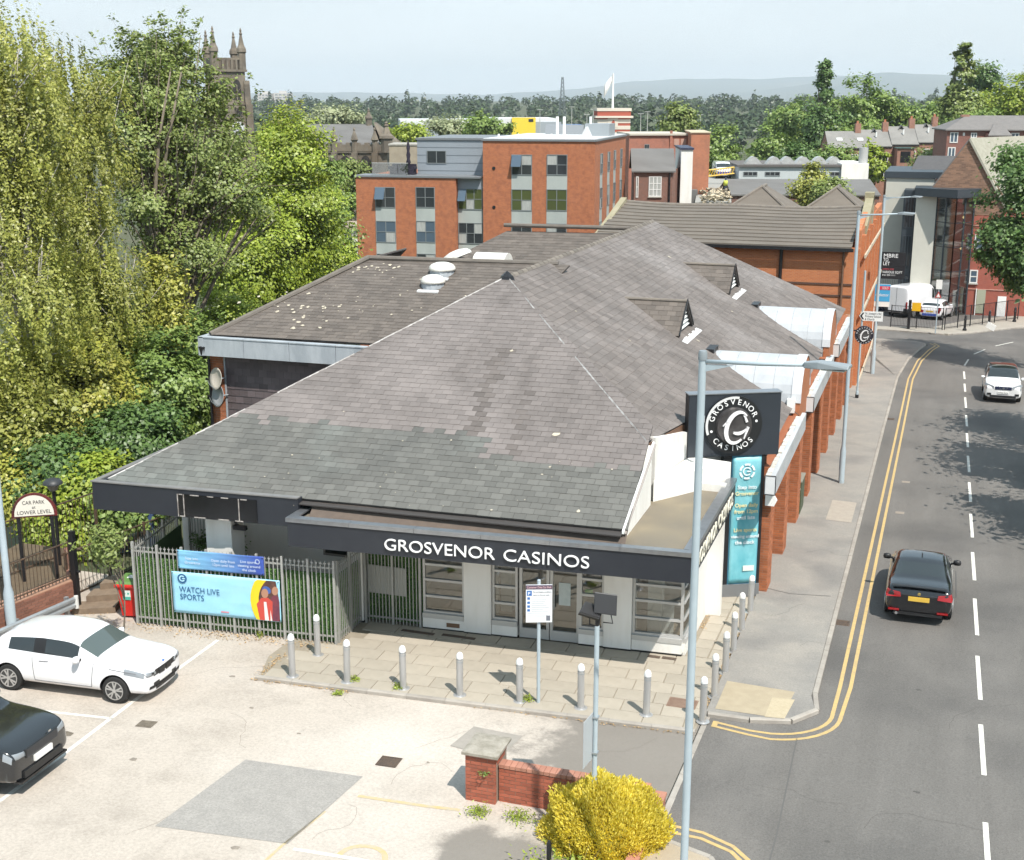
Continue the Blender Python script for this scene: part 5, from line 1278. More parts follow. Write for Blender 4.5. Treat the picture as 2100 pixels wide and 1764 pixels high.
M_RED=mat('red_plastic',(0.62,0.022,0.014),0.4,(0.52,0.02,0.014),3,0.6)
b=MB()
for z,w,d in((0.06,0.21,0.23),(0.90,0.28,0.31)):
 b.v+=[(-w,-d,z),(w,-d,z),(w,d,z),(-w,d,z)]
b.f=[(0,3,2,1),(0,1,5,4),(1,2,6,5),(2,3,7,6),(3,0,4,7)]
b.build('body',M_RED,BIN,local=True,bevel=0.02);b=MB();b.box(-0.32,0.32,-0.36,0.34,0.901,0.99);b.build('rim',M_RED,BIN,local=True,bevel=0.02)
b=MB();b.add([(-0.29,-0.34,0.991),(0.29,-0.34,0.991),(0.29,0.36,0.991),(-0.29,0.36,0.991),(-0.25,-0.28,1.05),(0.25,-0.28,1.05),(0.25,0.3,1.08),(-0.25,0.3,1.08)],[(0,1,5,4),(1,2,6,5),(2,3,7,6),(3,0,4,7),(4,5,6,7),(0,3,2,1)]);b.build('lid',mat('green_plastic',(0.10,0.20,0.05),0.5),BIN,local=True,bevel=0.012)
b=MB();b.box(-0.08,0.14,-0.05,0.16,1.068,1.076);b.build('lid_notice',M_WPAINT,BIN,local=True)
b=MB();b.add([(-0.12,-0.293,0.55),(0.1,-0.293,0.55),(0.1,-0.313,0.82),(-0.12,-0.313,0.82)],[(0,1,2,3)]);b.build('sticker',mat('sticker_white',(0.7,0.75,0.7),0.5),BIN,local=True)
b=MB();b.add([(-0.12,-0.296,0.55),(0.1,-0.296,0.55),(0.1,-0.303,0.64),(-0.12,-0.303,0.64)],[(0,1,2,3)])
for x in(-0.06,0.04):b.add([(x-0.025,-0.312,0.71),(x+0.025,-0.312,0.71),(x+0.025,-0.315,0.76),(x-0.025,-0.315,0.76)],[(0,1,2,3)])
b.build('sticker_print',mat('sticker_teal',(0.08,0.42,0.33),0.5),BIN,local=True)
for s in(-0.24,0.24):
 b=MB();b.cyl((s-0.03,0.2,0.1),(s+0.03,0.2,0.1),0.1,n=16);b.build('wheel',M_BLACK,BIN,local=True)
b=MB();b.cyl((-0.25,0.38,0.95),(0.25,0.38,0.95),0.018,n=8);b.build('handle',M_RED,BIN,local=True)
p=on_ground(1104,1441,0.03)
PS=thing('parking_sign','white parking conditions notice on a slim grey pole','sign',p,(0,0,R(20)))
b=MB();b.lathe([(0.04,0),(0.04,2.95),(0.0,2.97)],n=12);b.build('pole',M_POLE,PS,smooth=True,angle=40,local=True)
b=MB();b.box(-0.29,0.29,-0.075,-0.045,1.98,2.86);b.build('plate',mat('notice_white',(0.74,0.76,0.78),0.4),PS,local=True)
b=MB();b.box(-0.29,0.29,-0.079,-0.0755,2.76,2.86);b.build('header_strip',mat('notice_header',(0.10,0.07,0.11),0.5),PS,local=True)
M_INK=mat('notice_ink',(0.16,0.17,0.2),0.6);M_NB=mat('notice_blue',(0.05,0.16,0.42),0.5)
lettering('Customer Only Car Park',0.07,(-0.27,-0.081,2.785),(1,0,0),(0,0,1),mat('notice_pink',(0.75,0.5,0.5),0.5),PS,depth=0.001,local=True,width=0.54)
lettering('Pay and display conditions',0.055,(-0.13,-0.078,2.68),(1,0,0),(0,0,1),M_INK,PS,depth=0.001,local=True,width=0.4)
lettering('apply to this car park',0.05,(-0.13,-0.078,2.61),(1,0,0),(0,0,1),M_INK,PS,depth=0.001,local=True,width=0.36)
b=MB()
for z in(2.52,2.42,2.33,2.24):b.box(-0.26,-0.20,-0.0785,-0.0755,z,z+0.055)
b.box(-0.27,-0.16,-0.0785,-0.0755,2.61,2.73);b.build('pictograms',M_NB,PS,local=True,kind='stuff')
b=MB()
for i in range(11):b.box(-0.17 if i<8 else-0.25,random.uniform(0.05,0.25),-0.0782,-0.0755,2.555-i*0.045,2.565-i*0.045)
b.build('small_print',mat('print_grey',(0.4,0.42,0.45),0.6),PS,local=True,kind='stuff')
lettering('P',0.11,(-0.25,-0.081,2.625),(1,0,0),(0,0,1),M_LETTER,PS,depth=0.001,local=True)
b=MB();b.box(0.16,0.25,-0.0785,-0.0755,2.02,2.14);b.build('operator_mark',M_INK,PS,local=True)
for z in(2.1,2.7):
 b=MB();b.box(-0.06,0.06,-0.045,0.045,z,z+0.04);b.build('clamp',M_STEEL,PS,local=True)
p=on_ground(1217,1712)
FLP=thing('floodlight_pole','slim grey pole with two floodlights rising out of the yellow bush','floodlight',p)
topz=at_y(1219,1283,p.y).z-p.z
b=MB();b.lathe([(0.055,0),(0.055,1.2),(0.045,1.3),(0.045,topz),(0,topz+0.01)],n=12);b.build('pole',M_POLE,FLP,smooth=True,angle=30,local=True)
b=MB();b.cyl((0,0,topz-0.05),(0,0,topz+0.14),0.035,n=10);b.tube([(-0.13,-0.02,topz+0.26),(-0.13,-0.02,topz+0.02),(0,-0.02,topz)],0.014,6);b.tube([(0.03,0,topz+0.05),(0.05,0,topz+0.35)],0.02,6);b.build('bracket',M_BLACK,FLP,local=True)
M_FLD=mat('floodlight_black',(0.028,0.028,0.03),0.45)
def flood(parent,o,r_,u_,w,h,d):
 r_,u_=Vector(r_).normalized(),Vector(u_).normalized();n_=r_.cross(u_);o=Vector(o)
 b=MB();b.obox(o-r_*w/2-u_*h/2,r_*w,u_*h,n_*d);H_=b.build('floodlight',M_FLD,parent,local=True,bevel=0.01)
 q=MB()
 for k in range(12):q.obox(o-r_*w/2*0.94+r_*(w*0.94*k/12)-u_*h/2*0.94+n_*d,r_*0.014,u_*h*0.94,n_*0.035)
 q.build('cooling_fins',M_FLD,H_,local=True,kind='stuff')
 q=MB();q.obox(o-r_*w*0.44-u_*h*0.44-n_*0.006,r_*w*0.88,u_*h*0.88,n_*0.005);q.build('lens',M_GLASS,H_,local=True)
flood(FLP,(0.14,0.02,topz+0.42),(0.92,0.25,-0.12),(-0.05,0.30,0.95),0.40,0.36,-0.09)
flood(FLP,(-0.12,0.0,topz+0.24),(0.85,0.4,-0.35),(0.1,0.75,0.3),0.38,0.30,0.07)
b=MB();b.tube([(0.26,-0.05,topz+0.26),(0.30,-0.08,topz+0.12),(0.12,-0.04,topz+0.10)],0.012,6);b.build('cable',M_BLACK,FLP,local=True)
b=MB();b.obox((-0.04,0.05,1.55),(-0.06,-0.5,0),(0.008,-0.002,0),(0,0,0.9));b.build('sign_plate',mat('plate_back',(0.42,0.45,0.47),0.5),FLP,local=True)
b=MB()
for z in(1.65,2.35):b.box(-0.06,0.06,-0.06,0.06,z,z+0.03)
b.build('clamp',M_STEEL,FLP,local=True)
GW=thing('garden_wall','low red brick wall with stone-capped pier in front of yellow bush','wall',(-7.5,20.9,zg(20.9)))
M_GB=mat('red_brick',(0.36,0.105,0.06),0.85,(0.26,0.08,0.05),4,0.6,0.2,60,island=0.20)
M_GM=mat('grey_mortar',(0.25,0.19,0.15),0.95)
bm_={}
def brick_piece(parent,x0,x1,y0,y1,z0,z1,m=M_GB):
 k=(round(x1-x0,3),round(y1-y0,3),round(z1-z0,3),m.name)
 if k not in bm_:
  b=MB();c=0.003;X,Y,Z=k[0],k[1],k[2]
  b.add([(0,0,0),(X,0,0),(X,Y,0),(0,Y,0),(0,0,Z),(X,0,Z),(X,Y,Z),(0,Y,Z)],[(0,3,2,1),(4,5,6,7),(0,1,5,4),(1,2,6,5),(2,3,7,6),(3,0,4,7)])
  bm_[k]=b.mesh('brick',m)
 piece('brick',bm_[k],parent,loc=Vector((x0,y0+random.uniform(-.003,.003),z0))-wloc(parent))
zb0=zg(20.9)-0.05
b=MB();b.box(-7.94,-7.34,20.93,21.6,zb0,zb0+1.02);b.build('mortar_core',M_GM,GW)
wx0,wx1,wy=-7.32,-4.35,21.08
b=MB();b.box(wx0,wx1,wy+0.008,wy+0.21,zb0,zb0+0.76);b.build('mortar_core',M_GM,GW)
z=zb0;r=0
while z<zb0+1.0:
 x=-7.945-(0.1125 if r%2 else 0)
 while x<-7.34:
  a0,a1=max(x,-7.945)+0.005,min(x+0.225,-7.332)-0.005
  if a1-a0>0.04:brick_piece(GW,a0,a1,20.922,20.99,z+0.005,z+0.068)
  x+=0.225
 y=20.93+(0.1125 if r%2 else 0)
 if z>zb0+0.75:
  while y<21.45:
   brick_piece(GW,-7.39,-7.332,y+0.005,y+0.215,z+0.005,z+0.068);y+=0.225
 if z<zb0+0.68:
  x=wx0-(0.1125 if r%2 else 0)
  while x<wx1:
   a0,a1=max(x,wx0)+0.005,min(x+0.225,wx1)-0.005
   if a1-a0>0.04:brick_piece(GW,a0,a1,wy,wy+0.06,z+0.005,z+0.068)
   x+=0.225
 z+=0.075;r+=1
x=wx0
M_COPB=mat('pink_coping_brick',(0.42,0.20,0.14),0.9,(0.34,0.15,0.10),4,0.6,island=0.12)
while x<wx1-0.05:
 brick_piece(GW,x+0.004,x+0.108,wy-0.012,wy+0.225,zb0+0.761,zb0+0.83,M_COPB);x+=0.1125
b=MB();b.add([(-8.0,20.86,zb0+1.03),(-7.27,20.86,zb0+1.03),(-7.27,21.7,zb0+1.03),(-8.0,21.7,zb0+1.03),(-8.0,20.86,zb0+1.085),(-7.27,20.86,zb0+1.085),(-7.27,21.7,zb0+1.085),(-8.0,21.7,zb0+1.085),(-7.9,20.96,zb0+1.105),(-7.38,20.96,zb0+1.105),(-7.38,21.58,zb0+1.105),(-7.9,21.58,zb0+1.105)],[(0,3,2,1),(0,1,5,4),(1,2,6,5),(2,3,7,6),(3,0,4,7),(4,5,9,8),(5,6,10,9),(6,7,11,10),(7,4,8,11),(8,9,10,11)])
b.build('pier_cap',mat('mossy_stone',(0.36,0.33,0.28),0.9,(0.20,0.18,0.14),5,0.8,0.4,40),GW)
GW2=thing('garden_wall','narrow brick wall edging the bush on the road side','wall',(-4.5,18,zg(18)))
b=MB();b.box(-4.42,-4.24,18,21.9,zg(18)-0.3,zg(20)+0.2);b.build('core',brick_mat('edge_brick',(0.36,0.12,0.07),(0.3,0.1,0.06),(0.3,0.22,0.17)),GW2)
b=MB();b.box(-4.44,-4.22,18,21.92,zg(20)+0.201,zg(20)+0.26);b.build('coping',M_COPB,GW2)
b=MB();b.tube([(-4.42,21.05,0.35),(-4.41,21.3,0.72)],0.02,6);b.lathe([(0.05,0),(0.05,0.02)],(-4.42,21.05,0.33),8);tag(b.build('bent_post',M_BLACK),'thin bent black metal post at the wall end behind the bush','post')
q=on_ground(1128,1764);b=MB();q=at_y(1126,1724,19.1);b.lathe([(0.045,-1.6),(0.045,-0.06),(0.02,0.0)],(q.x,q.y,q.z),10);tag(b.build('black_post',M_BLACK,smooth=True,angle=40),'black post in front of the bush at the bottom edge','post')
p=on_ground(1640,1050,KH)
CAB=thing('utility_cabinet','dark green utility cabinet between the brick piers','cabinet',(-4.2,43.9,zg(43.9)+KH))
b=MB();b.box(-0.2,0.14,-0.55,0.55,0,1.15);b.build('body',mat('cabinet_green',(0.05,0.075,0.035),0.5,(0.07,0.09,0.045),4,0.6),CAB,local=True,bevel=0.015)
b=MB();b.box(-0.22,0.17,-0.58,0.58,1.151,1.2);b.build('lid',mat('cabinet_lid',(0.25,0.24,0.2),0.7),CAB,local=True)
b=MB();b.box(0.05,0.12,-0.556,-0.552,0.88,0.96);b.build('label_plate',M_WPAINT,CAB,local=True)
for y in(-0.27,0.28):
 b=MB();b.box(0.141,0.15,y-0.25,y+0.25,0.08,1.1);b.build('door',MATS['cabinet_green'],CAB,local=True)
 # ------------------------------------------------------------ planter, railings, steps and the arched sign at the left
M_OLDB=brick_mat('old_red_brick',(0.30,0.12,0.075),(0.22,0.085,0.055),(0.24,0.19,0.15),dirt_amt=0.6)
M_RAIL=mat('rusty_black_rail',(0.035,0.028,0.024),0.6,(0.16,0.09,0.045),6,0.65)
M_DKBLUE=mat('blue_post',(0.06,0.10,0.22),0.5)
PL=thing('planter_wall','old red brick planter wall under the black railings at the left','wall',(-21.6,25.5,zg(25.5)))
pA,pB=Vector((-22.6,21.5,0)),Vector((-21.35,27.2,0))
def wallseg(p,q,z0,z1,w,name,m,parent):
 d=(q-p).normalized();n=Vector((-d.y,d.x,0))*w
 b=MB();b.prism([(p.x,p.y,z0),(q.x,q.y,z0),(q.x+n.x,q.y+n.y,z0),(p.x+n.x,p.y+n.y,z0)],(0,0,z1-z0));return b.build(name,m,parent)
dd=(pB-pA);Lw=dd.length;dn=dd.normalized();ang=math.atan2(dn.y,dn.x)
wallseg(pA,pB,-0.3,0.92,0.3,'core',M_GM,PL)
M_OB=mat('weathered_brick',(0.28,0.125,0.085),0.9,(0.17,0.085,0.06),2.2,0.7,0.3,50,island=0.22)
bme=None;z=-0.1;r=0
qb=MB();qb.box(0,0.215,-0.008,0.05,0,0.065);bme=qb.mesh('brick',M_OB)
while z<0.9:
 t=0.0 if r%2 else-0.11
 while t<Lw-0.1:
  if t>=-0.01:
   P=pA+dn*t+Vector((dn.y,-dn.x,0))*random.uniform(0,0.004)
   M=Matrix.Rotation(ang,4,'Z');M.translation=Vector((P.x,P.y,z))-wloc(PL);piece('brick',bme,PL,M)
  t+=0.225
 z+=0.0765;r+=1
wallseg(pA,pB+dn*0.04,0.921,0.98,0.42,'coping',mat('terracotta_coping',(0.36,0.20,0.13),0.9,(0.28,0.16,0.11),4,0.7),PL)
wallseg(pB+dn*0.001,Vector((-23.2,29.5,0)),-0.3,0.9,0.3,'return_wall',M_OLDB,PL)
b=MB();b.prism([(-24.5,21.5,0.8),(-22.5,21.5,0.8),(-21.5,27.1,0.8),(-23.2,29.4,0.8),(-25,29.4,0.8)],(0,0,0.05));b.build('soil',mat('planter_soil',(0.09,0.065,0.04),0.95,(0.14,0.1,0.06),5,0.7),PL)
def railing(label,p0,p1,z0,z1,h,n,top2=True,m=M_RAIL,posts=2,name='railing'):
 p0,p1=Vector(p0),Vector(p1);t=thing(name,label,'railing',(p0.x,p0.y,z0))
 A,B=Vector((p0.x,p0.y,z0)),Vector((p1.x,p1.y,z1));d=B-A
 for hh in(0.12,h):
  b=MB();b.tube([A+Vector((0,0,hh)),B+Vector((0,0,hh))],0.022,6);b.build('rail',m,t)
 bm2=MB();bm2.cyl((0,0,0.05),(0,0,h),0.009,n=5);me=bm2.mesh('bar',m)
 for i in range(n):piece('bar',me,t,loc=d*((i+0.5)/n))
 for i in range(posts):
  P=A+d*(i/(posts-1));b=MB();b.box(P.x-0.03,P.x+0.03,P.y-0.03,P.y+0.03,P.z-0.4,P.z+h+0.06);b.build('post',m,t)
 return t
railing('rusty black railing on top of the brick planter wall',(-22.45,21.5,0),(-21.48,27.1,0),0.98,0.98,1.05,48)
railing('taller black railing behind the planter under the trees',(-24.2,22.5,0),(-22.9,30.2,0),0.85,0.75,1.6,60,posts=3)
railing('black railing running down the path beside the casino',(-22.2,27.8,0),(-21.6,38.0,0),0.0,-0.5,1.35,64,posts=4)
railing('tall dark blue railing under the trees by the eaves',(-23.9,32.2,0),(-22.3,32.5,0),-0.4,-0.3,2.2,22,m=mat('blue_grey_bar',(0.12,0.16,0.24),0.5),posts=2)
for i,(px,py)in enumerate(((199,1065),(308,1040))):
 p=at_y(px,py,31.8);b=MB();b.box(p.x-0.07,p.x+0.07,p.y-0.07,p.y+0.07,-0.8,p.z+0.25);tag(b.build('blue_post',M_DKBLUE),['square blue post among the leaves by the railing','square blue post close to the corner of the eaves'][i],'post')
b=MB();b.box(-21.42,-21.28,27.0,27.14,-0.1,2.35);b.box(-21.5,-21.2,27.03,27.11,1.2,1.25);tag(b.build('gate_post',M_BLACK),'tall square black gate post at the end of the planter','post')
ST=thing('garden_steps','two worn timber-edged steps leading up behind the bin','steps',(-20.9,27.6,zg(27.6)))
for k in range(3):
 b=MB();b.prism([(-21.3+0.06*k,26.75+0.55*k,zg(27)-0.1),(-20.3-0.1*k,27.25+0.55*k,zg(27)-0.1),(-20.5-0.1*k,27.75+0.55*k,zg(27)-0.1),(-21.45+0.06*k,27.3+0.55*k,zg(27)-0.1)],(0,0,0.26+0.17*k));b.build('step',mat('step_stone',(0.22,0.165,0.115),0.9,(0.14,0.10,0.07),5,0.7),ST)
CB=thing('crash_barrier','low galvanised crash barrier beam behind the white hatchback','barrier',(-21.2,25.5,zg(25.5)))
A,B=Vector((-21.75,22.6,0.55)),Vector((-21.15,26.75,0.5));d=(B-A).normalized();s=Vector((d.y,-d.x,0))
prof=[(0.0,0.16),(0.05,0.12),(0.05,0.06),(0.0,0.02),(0.0,-0.02),(0.05,-0.06),(0.05,-0.12),(0.0,-0.16)]
b=MB()
for i in range(7):
 (a0,z0),(a1,z1)=prof[i],prof[i+1];b.prism([A+s*a0+Vector((0,0,z0)),A+s*a1+Vector((0,0,z1)),A+s*(a1-0.006)+Vector((0,0,z1)),A+s*(a0-0.006)+Vector((0,0,z0))],B-A)
b.build('beam',M_STEEL,CB)
for t in(0.1,0.55,0.95):
 P=A+(B-A)*t;b=MB();b.box(P.x-0.14,P.x-0.05,P.y-0.05,P.y+0.05,0,0.7);b.build('post',M_STEEL,CB)
b=MB();b.cyl(B+Vector((0.02,0.0,-0.17)),B+Vector((0.02,0.0,0.17)),0.06,n=10);b.build('end_cap',mat('cap_white',(0.6,0.6,0.58),0.5),CB)
p=at_y(70,1050,27.0)
AS=thing('arched_sign','arched white car park sign on two black posts under the trees','sign',(p.x,p.y,zg(27)),(0,0,R(32)))
hz=p.z-zg(27)-0.10
b=MB()
for x in(-0.42,0.42):
 b=MB();b.box(x-0.045,x+0.045,0.02,0.11,-0.3,hz+0.2);b.build('post',M_BLACK,AS,local=True)
def half(r,z0,n=18):return[(-r,0,z0)]+[(-r*math.cos(math.pi*k/n),0,z0+r*1.12*math.sin(math.pi*k/n)**0.9 if 0<k<n else z0)for k in range(n+1)][1:-1]+[(r,0,z0)]
b=MB();b.prism(half(0.58,hz-0.04),(0,0.09,0));b.build('sign_case',mat('case_black_red',(0.03,0.014,0.014),0.5,(0.3,0.02,0.02),1.0,0.5),AS,local=True)
b=MB();b.prism([(x,-0.012,z)for x,y,z in half(0.50,hz)],(0,0.011,0));b.build('sign_face',mat('sign_cream',(0.66,0.63,0.56),0.6),AS,local=True)
for txt,z,s_ in(('CAR PARK',0.32,0.145),('at',0.20,0.11),('LOWER LEVEL',0.05,0.145)):
 lettering(txt,s_,(0,-0.017,hz+z),(1,0,0),(0,0,1),mat('sign_ink',(0.04,0.035,0.04),0.6),AS,depth=0.001,align='CENTER',local=True,width={'CAR PARK':0.56,'at':0.09,'LOWER LEVEL':0.86}[txt])
p=at_y(108,988,28.2)
LN=thing('path_lantern','black dome-topped path lamp rising beside the arched sign','lamp',(p.x,p.y,-0.1))
h=p.z+0.1
b=MB();b.lathe([(0.05,0),(0.05,h-0.25)],n=10);b.build('post',M_BLACK,LN,local=True);b=MB();b.lathe([(0.27,h-0.06),(0.27,h-0.03),(0.2,h+0.06),(0.08,h+0.1),(0,h+0.11)],n=14);b.build('cap',mat('lantern_cap',(0.03,0.032,0.035),0.5),LN,smooth=True,angle=40,local=True)
b=MB();b.lathe([(0.1,h-0.25),(0.2,h-0.061)],n=14);b.build('diffuser',mat('lantern_glass',(0.25,0.24,0.2),0.3),LN,local=True)
p=on_ground(228,1200);NB=thing('notice_post','dark post with a small white notice beside the steps','sign',(p.x,p.y,zg(p.y)))
b=MB();b.box(-0.03,0.03,-0.03,0.03,0,1.5);b.build('post',M_BLACK,NB,local=True);b=MB();b.box(-0.07,0.07,-0.05,-0.031,1.12,1.38);b.build('plate',M_WPAINT,NB,local=True)
# ------------------------------------------------------------ vehicles
M_TYRE=mat('tyre',(0.018,0.018,0.018),0.85);M_RIM=mat('alloy',(0.55,0.55,0.55),0.3,metal=0.7)
M_LAMP=mat('headlamp',(0.24,0.26,0.28),0.08,spec=0.8);M_TAIL=mat('tail_lamp',(0.28,0.01,0.012),0.15,spec=0.7)
M_TRIMB=mat('black_trim',(0.014,0.014,0.015),0.5);M_CHROME=mat('chrome',(0.6,0.6,0.62),0.15,metal=0.9)
M_PLATEW=mat('plate_white',(0.75,0.75,0.73),0.5);M_PLATEY=mat('plate_yellow',(0.62,0.40,0.06),0.5)
M_CGL=mat('car_glass',(0.022,0.027,0.028),0.03,spec=0.9);M_CGLG=mat('car_glass_green',(0.075,0.095,0.09),0.04,spec=0.9)
def paint(name,col,rough=0.22):return mat(name,col,rough,spec=0.5,coat=0.8)
M_SHUT=mat('shut_line_grey',(0.16,0.16,0.17),0.8)
def car(name,label,loc,heading,body_m,spec,glass=M_CGL,pitch=0.0,front_plate=None,rear_plate=True,group=None,rim_m=M_RIM,tail_m=M_TAIL):
 """spec: L length, W half width, stations of (x, z_low, z_belt, z_top, belt_w, top_w) from tail (x=0) to nose; glass bands by index"""
 t=thing(name,label,'van' if 'van' in name else 'car',loc,(pitch*math.cos(heading-R(90))*0,0,0),group)
 L,W=spec['L'],spec['W']
 S=spec['st'];n=len(S)
 rings=[]
 for(x,zl,zb,zt,bw,tw,lw)in S:
  w=W*bw;wl=W*lw
  rings.append([(x,0,zl),(x,wl*0.80,zl),(x,wl*0.99,zl+0.10),(x,w*1.0,zl+(zb-zl)*0.45),(x,w*0.985,zl+(zb-zl)*0.80),(x,w*0.94,zb),(x,W*tw*1.0,zb+(zt-zb)*0.88 if zt-zb>0.15 else zb+(zt-zb)*0.6),(x,W*tw*0.82,zt),(x,0,zt+0.015)])
 K=9;V=[];idx={}
 for i,r in enumerate(rings):
  for j,p in enumerate(r):
   idx[(i,j,1)]=len(V);V.append(p)
   if j in(0,K-1):idx[(i,j,-1)]=idx[(i,j,1)]
   else:idx[(i,j,-1)]=len(V);V.append((p[0],-p[1],p[2]))
 F,T=[],[]
 for i in range(n-1):
  for j in range(K-1):
   for s in(1,-1):
    q=[idx[(i,j,s)],idx[(i+1,j,s)],idx[(i+1,j+1,s)],idx[(i,j+1,s)]]
    if s>0:q.reverse()
    q=list(dict.fromkeys(q))
    if len(q)>=3:
     F.append(q);T.append(spec['tag'](i,j))
 for i,end in((0,-1),(n-1,1)):
  for j in range(K-1):
   q=[idx[(i,j,1)],idx[(i,j+1,1)],idx[(i,j+1,-1)],idx[(i,j,-1)]]
   if end>0:q.reverse()
   q=list(dict.fromkeys(q))
   if len(q)>=3:F.append(q);T.append(spec['cap'](end,j))
 tags=sorted(set(T));me=bpy.data.meshes.new('tmp');me.from_pydata(V,[],F)
 mats={'body':body_m,'window':M_CGL,'windscreen':glass,'rear_window':glass,'headlight':M_LAMP,'tail_light':tail_m,'grille':M_TRIMB,'bumper_trim':M_TRIMB,'roof_panel':glass,'pillar':M_TRIMB,'dark_roof':M_TRIMB}
 for k in tags:me.materials.append(mats[k])
 me.polygons.foreach_set('material_index',[tags.index(x)for x in T]);me.update()
 bm=bmesh.new();bm.from_mesh(me);bmesh.ops.recalc_face_normals(bm,faces=bm.faces);bm.to_mesh(me);bm.free()
 o=bpy.data.objects.new('tmp',me);COL.objects.link(o)
 cl=o.modifiers.new('s','SUBSURF');cl.levels=cl.render_levels=2
 dg=bpy.context.evaluated_depsgraph_get();dg.update()
 m2=bpy.data.meshes.new_from_object(o.evaluated_get(dg));bpy.data.objects.remove(o)
 wr=spec.get('wr',0.32)
 o=bpy.data.objects.new('tmp',m2);COL.objects.link(o);cuts=[]
 for wx in spec['wheels']:
  c=MB();c.cyl((wx,-W-0.3,wr),(wx,-W+0.30,wr),wr+0.055,n=28);c.cyl((wx,W-0.30,wr),(wx,W+0.3,wr),wr+0.055,n=28)
  co=c.build('cut',M_TRIMB);cuts.append(co)
  bo=o.modifiers.new('b','BOOLEAN');bo.object=co;bo.operation='DIFFERENCE';bo.solver='FAST'
 dg.update();m3=bpy.data.meshes.new_from_object(o.evaluated_get(bpy.context.evaluated_depsgraph_get()));bpy.data.objects.remove(o)
 for c in cuts:bpy.data.objects.remove(c)
 from mathutils.bvhtree import BVHTree
 bvh=BVHTree.FromPolygons([q.co.copy()for q in m3.vertices],[tuple(p.vertices)for p in m3.polygons])
 def drape(nm,m_,way,cs,nu=6,nv=4,off=0.006):
  """lay a thin panel cs = four (a, b) corners onto the shell, seen from the front, rear, side or top"""
  vs_=[]
  for i in range(nu+1):
   for k in range(nv+1):
    u_,w_=i/nu,k/nv
    a,b_=[(cs[0][q]*(1-u_)+cs[1][q]*u_)*(1-w_)+(cs[3][q]*(1-u_)+cs[2][q]*u_)*w_ for q in(0,1)]
    o_,d_={'front':((L+2,a,b_),(-1,0,0)),'rear':((-2,a,b_),(1,0,0)),'left':((a,3,b_),(0,-1,0)),'right':((a,-3,b_),(0,1,0)),'top':((a,b_,4),(0,0,-1))}[way]
    hit=bvh.ray_cast(Vector(o_),Vector(d_))
    if hit[0]is None:return
    vs_.append(hit[0]-Vector(d_)*off)
  mb=MB();mb.v=[tuple(q)for q in vs_];mb.f=[(i*(nv+1)+k,(i+1)*(nv+1)+k,(i+1)*(nv+1)+k+1,i*(nv+1)+k+1)for i in range(nu)for k in range(nv)]
  o_=mb.build(nm,m_,t,smooth=True,local=True);so_=o_.modifiers.new('s','SOLIDIFY');so_.thickness=0.008;so_.offset=0
 for(nm,m_,way,cs)in spec.get('drape',[]):
  drape(nm,m_,way,cs)
  if way in('front','rear')and max(abs(c_[0])for c_ in cs)>0.4 and min(c_[0]for c_ in cs)>0:drape(nm,m_,way,[(-a,b_)for a,b_ in cs])
  if way=='left':drape(nm,m_,'right',cs)
 for(a0,b0,a1,b1)in spec.get('seams',[]):
  dx,dz=a1-a0,b1-b0;l=math.hypot(dx,dz);ox,oz=-dz/l*0.006,dx/l*0.006
  for way in('left','right'):drape('shut_line',M_SHUT,way,[(a0-ox,b0-oz),(a1-ox,b1-oz),(a1+ox,b1+oz),(a0+ox,b0+oz)],8,1,0.002)
 for k,tg in enumerate(tags):
  bm=bmesh.new();bm.from_mesh(m3)
  bmesh.ops.delete(bm,geom=[f for f in bm.faces if(f.material_index if f.material_index<len(tags)else 0)!=k],context='FACES')
  if not bm.faces:bm.free();continue
  groups=[bm.faces[:]]
  if tg in('window','headlight','tail_light'):
   seen=set();groups=[]
   for f in bm.faces:
    if f in seen:continue
    st=[f];g=[];seen.add(f)
    while st:
     a=st.pop();g.append(a)
     for e in a.edges:
      for b_ in e.link_faces:
       if b_ not in seen:seen.add(b_);st.append(b_)
    groups.append(g)
  for g in groups:
   vm={};vs_=[];fs_=[]
   for f in g:
    q=[]
    for v in f.verts:
     if v not in vm:vm[v]=len(vs_);vs_.append(v.co.copy())
     q.append(vm[v])
    fs_.append(q)
   mb=MB();mb.v=[tuple(v)for v in vs_];mb.f=[tuple(q)for q in fs_]
   mb.build(tg,mats[tg],t,smooth=True,local=True,angle=35)
  bm.free()
 for wx in spec['wheels']:
  for s in(1,-1):
   y=s*(W-0.115)
   wheel=MB();wheel.cyl((wx,y-0.10,wr),(wx,y+0.10,wr),wr,n=28)
   tw=wheel.build('wheel',M_TYRE,t,local=True,bevel=0.03)
   b=MB();yo=y+s*0.101;b.cyl((wx,yo,wr),(wx,yo+s*0.004,wr),wr*0.70,n=24);b.build('rim_well',mat('rim_shadow',(0.05,0.05,0.05),0.6),tw,local=True)
   b=MB();ys=yo+s*0.006
   for k in range(5):
    a=R(72*k+90+wx*20);ca,sa=math.cos(a),math.sin(a);r0,r1=wr*0.12,wr*0.66
    for off in(-0.22,0.22):
     a2=a+off;b.prism([(wx+r0*math.cos(a)-0.016*sa,ys,wr+r0*math.sin(a)+0.016*ca),(wx+r1*math.cos(a2)-0.018*sa,ys,wr+r1*math.sin(a2)+0.018*ca),(wx+r1*math.cos(a2)+0.018*sa,ys,wr+r1*math.sin(a2)-0.018*ca),(wx+r0*math.cos(a)+0.016*sa,ys,wr+r0*math.sin(a)-0.016*ca)],(0,s*0.012,0))
   for k in range(24):
    t0,t1=2*math.pi*k/24,2*math.pi*(k+1)/24
    b.prism([(wx+r*math.cos(tt),ys,wr+r*math.sin(tt))for r,tt in((wr*0.64,t0),(wr*0.70,t0),(wr*0.70,t1),(wr*0.64,t1))],(0,s*0.012,0))
   b.cyl((wx,ys,wr),(wx,ys+s*0.018,wr),wr*0.15,n=12);b.build('rim',rim_m,tw,local=True)
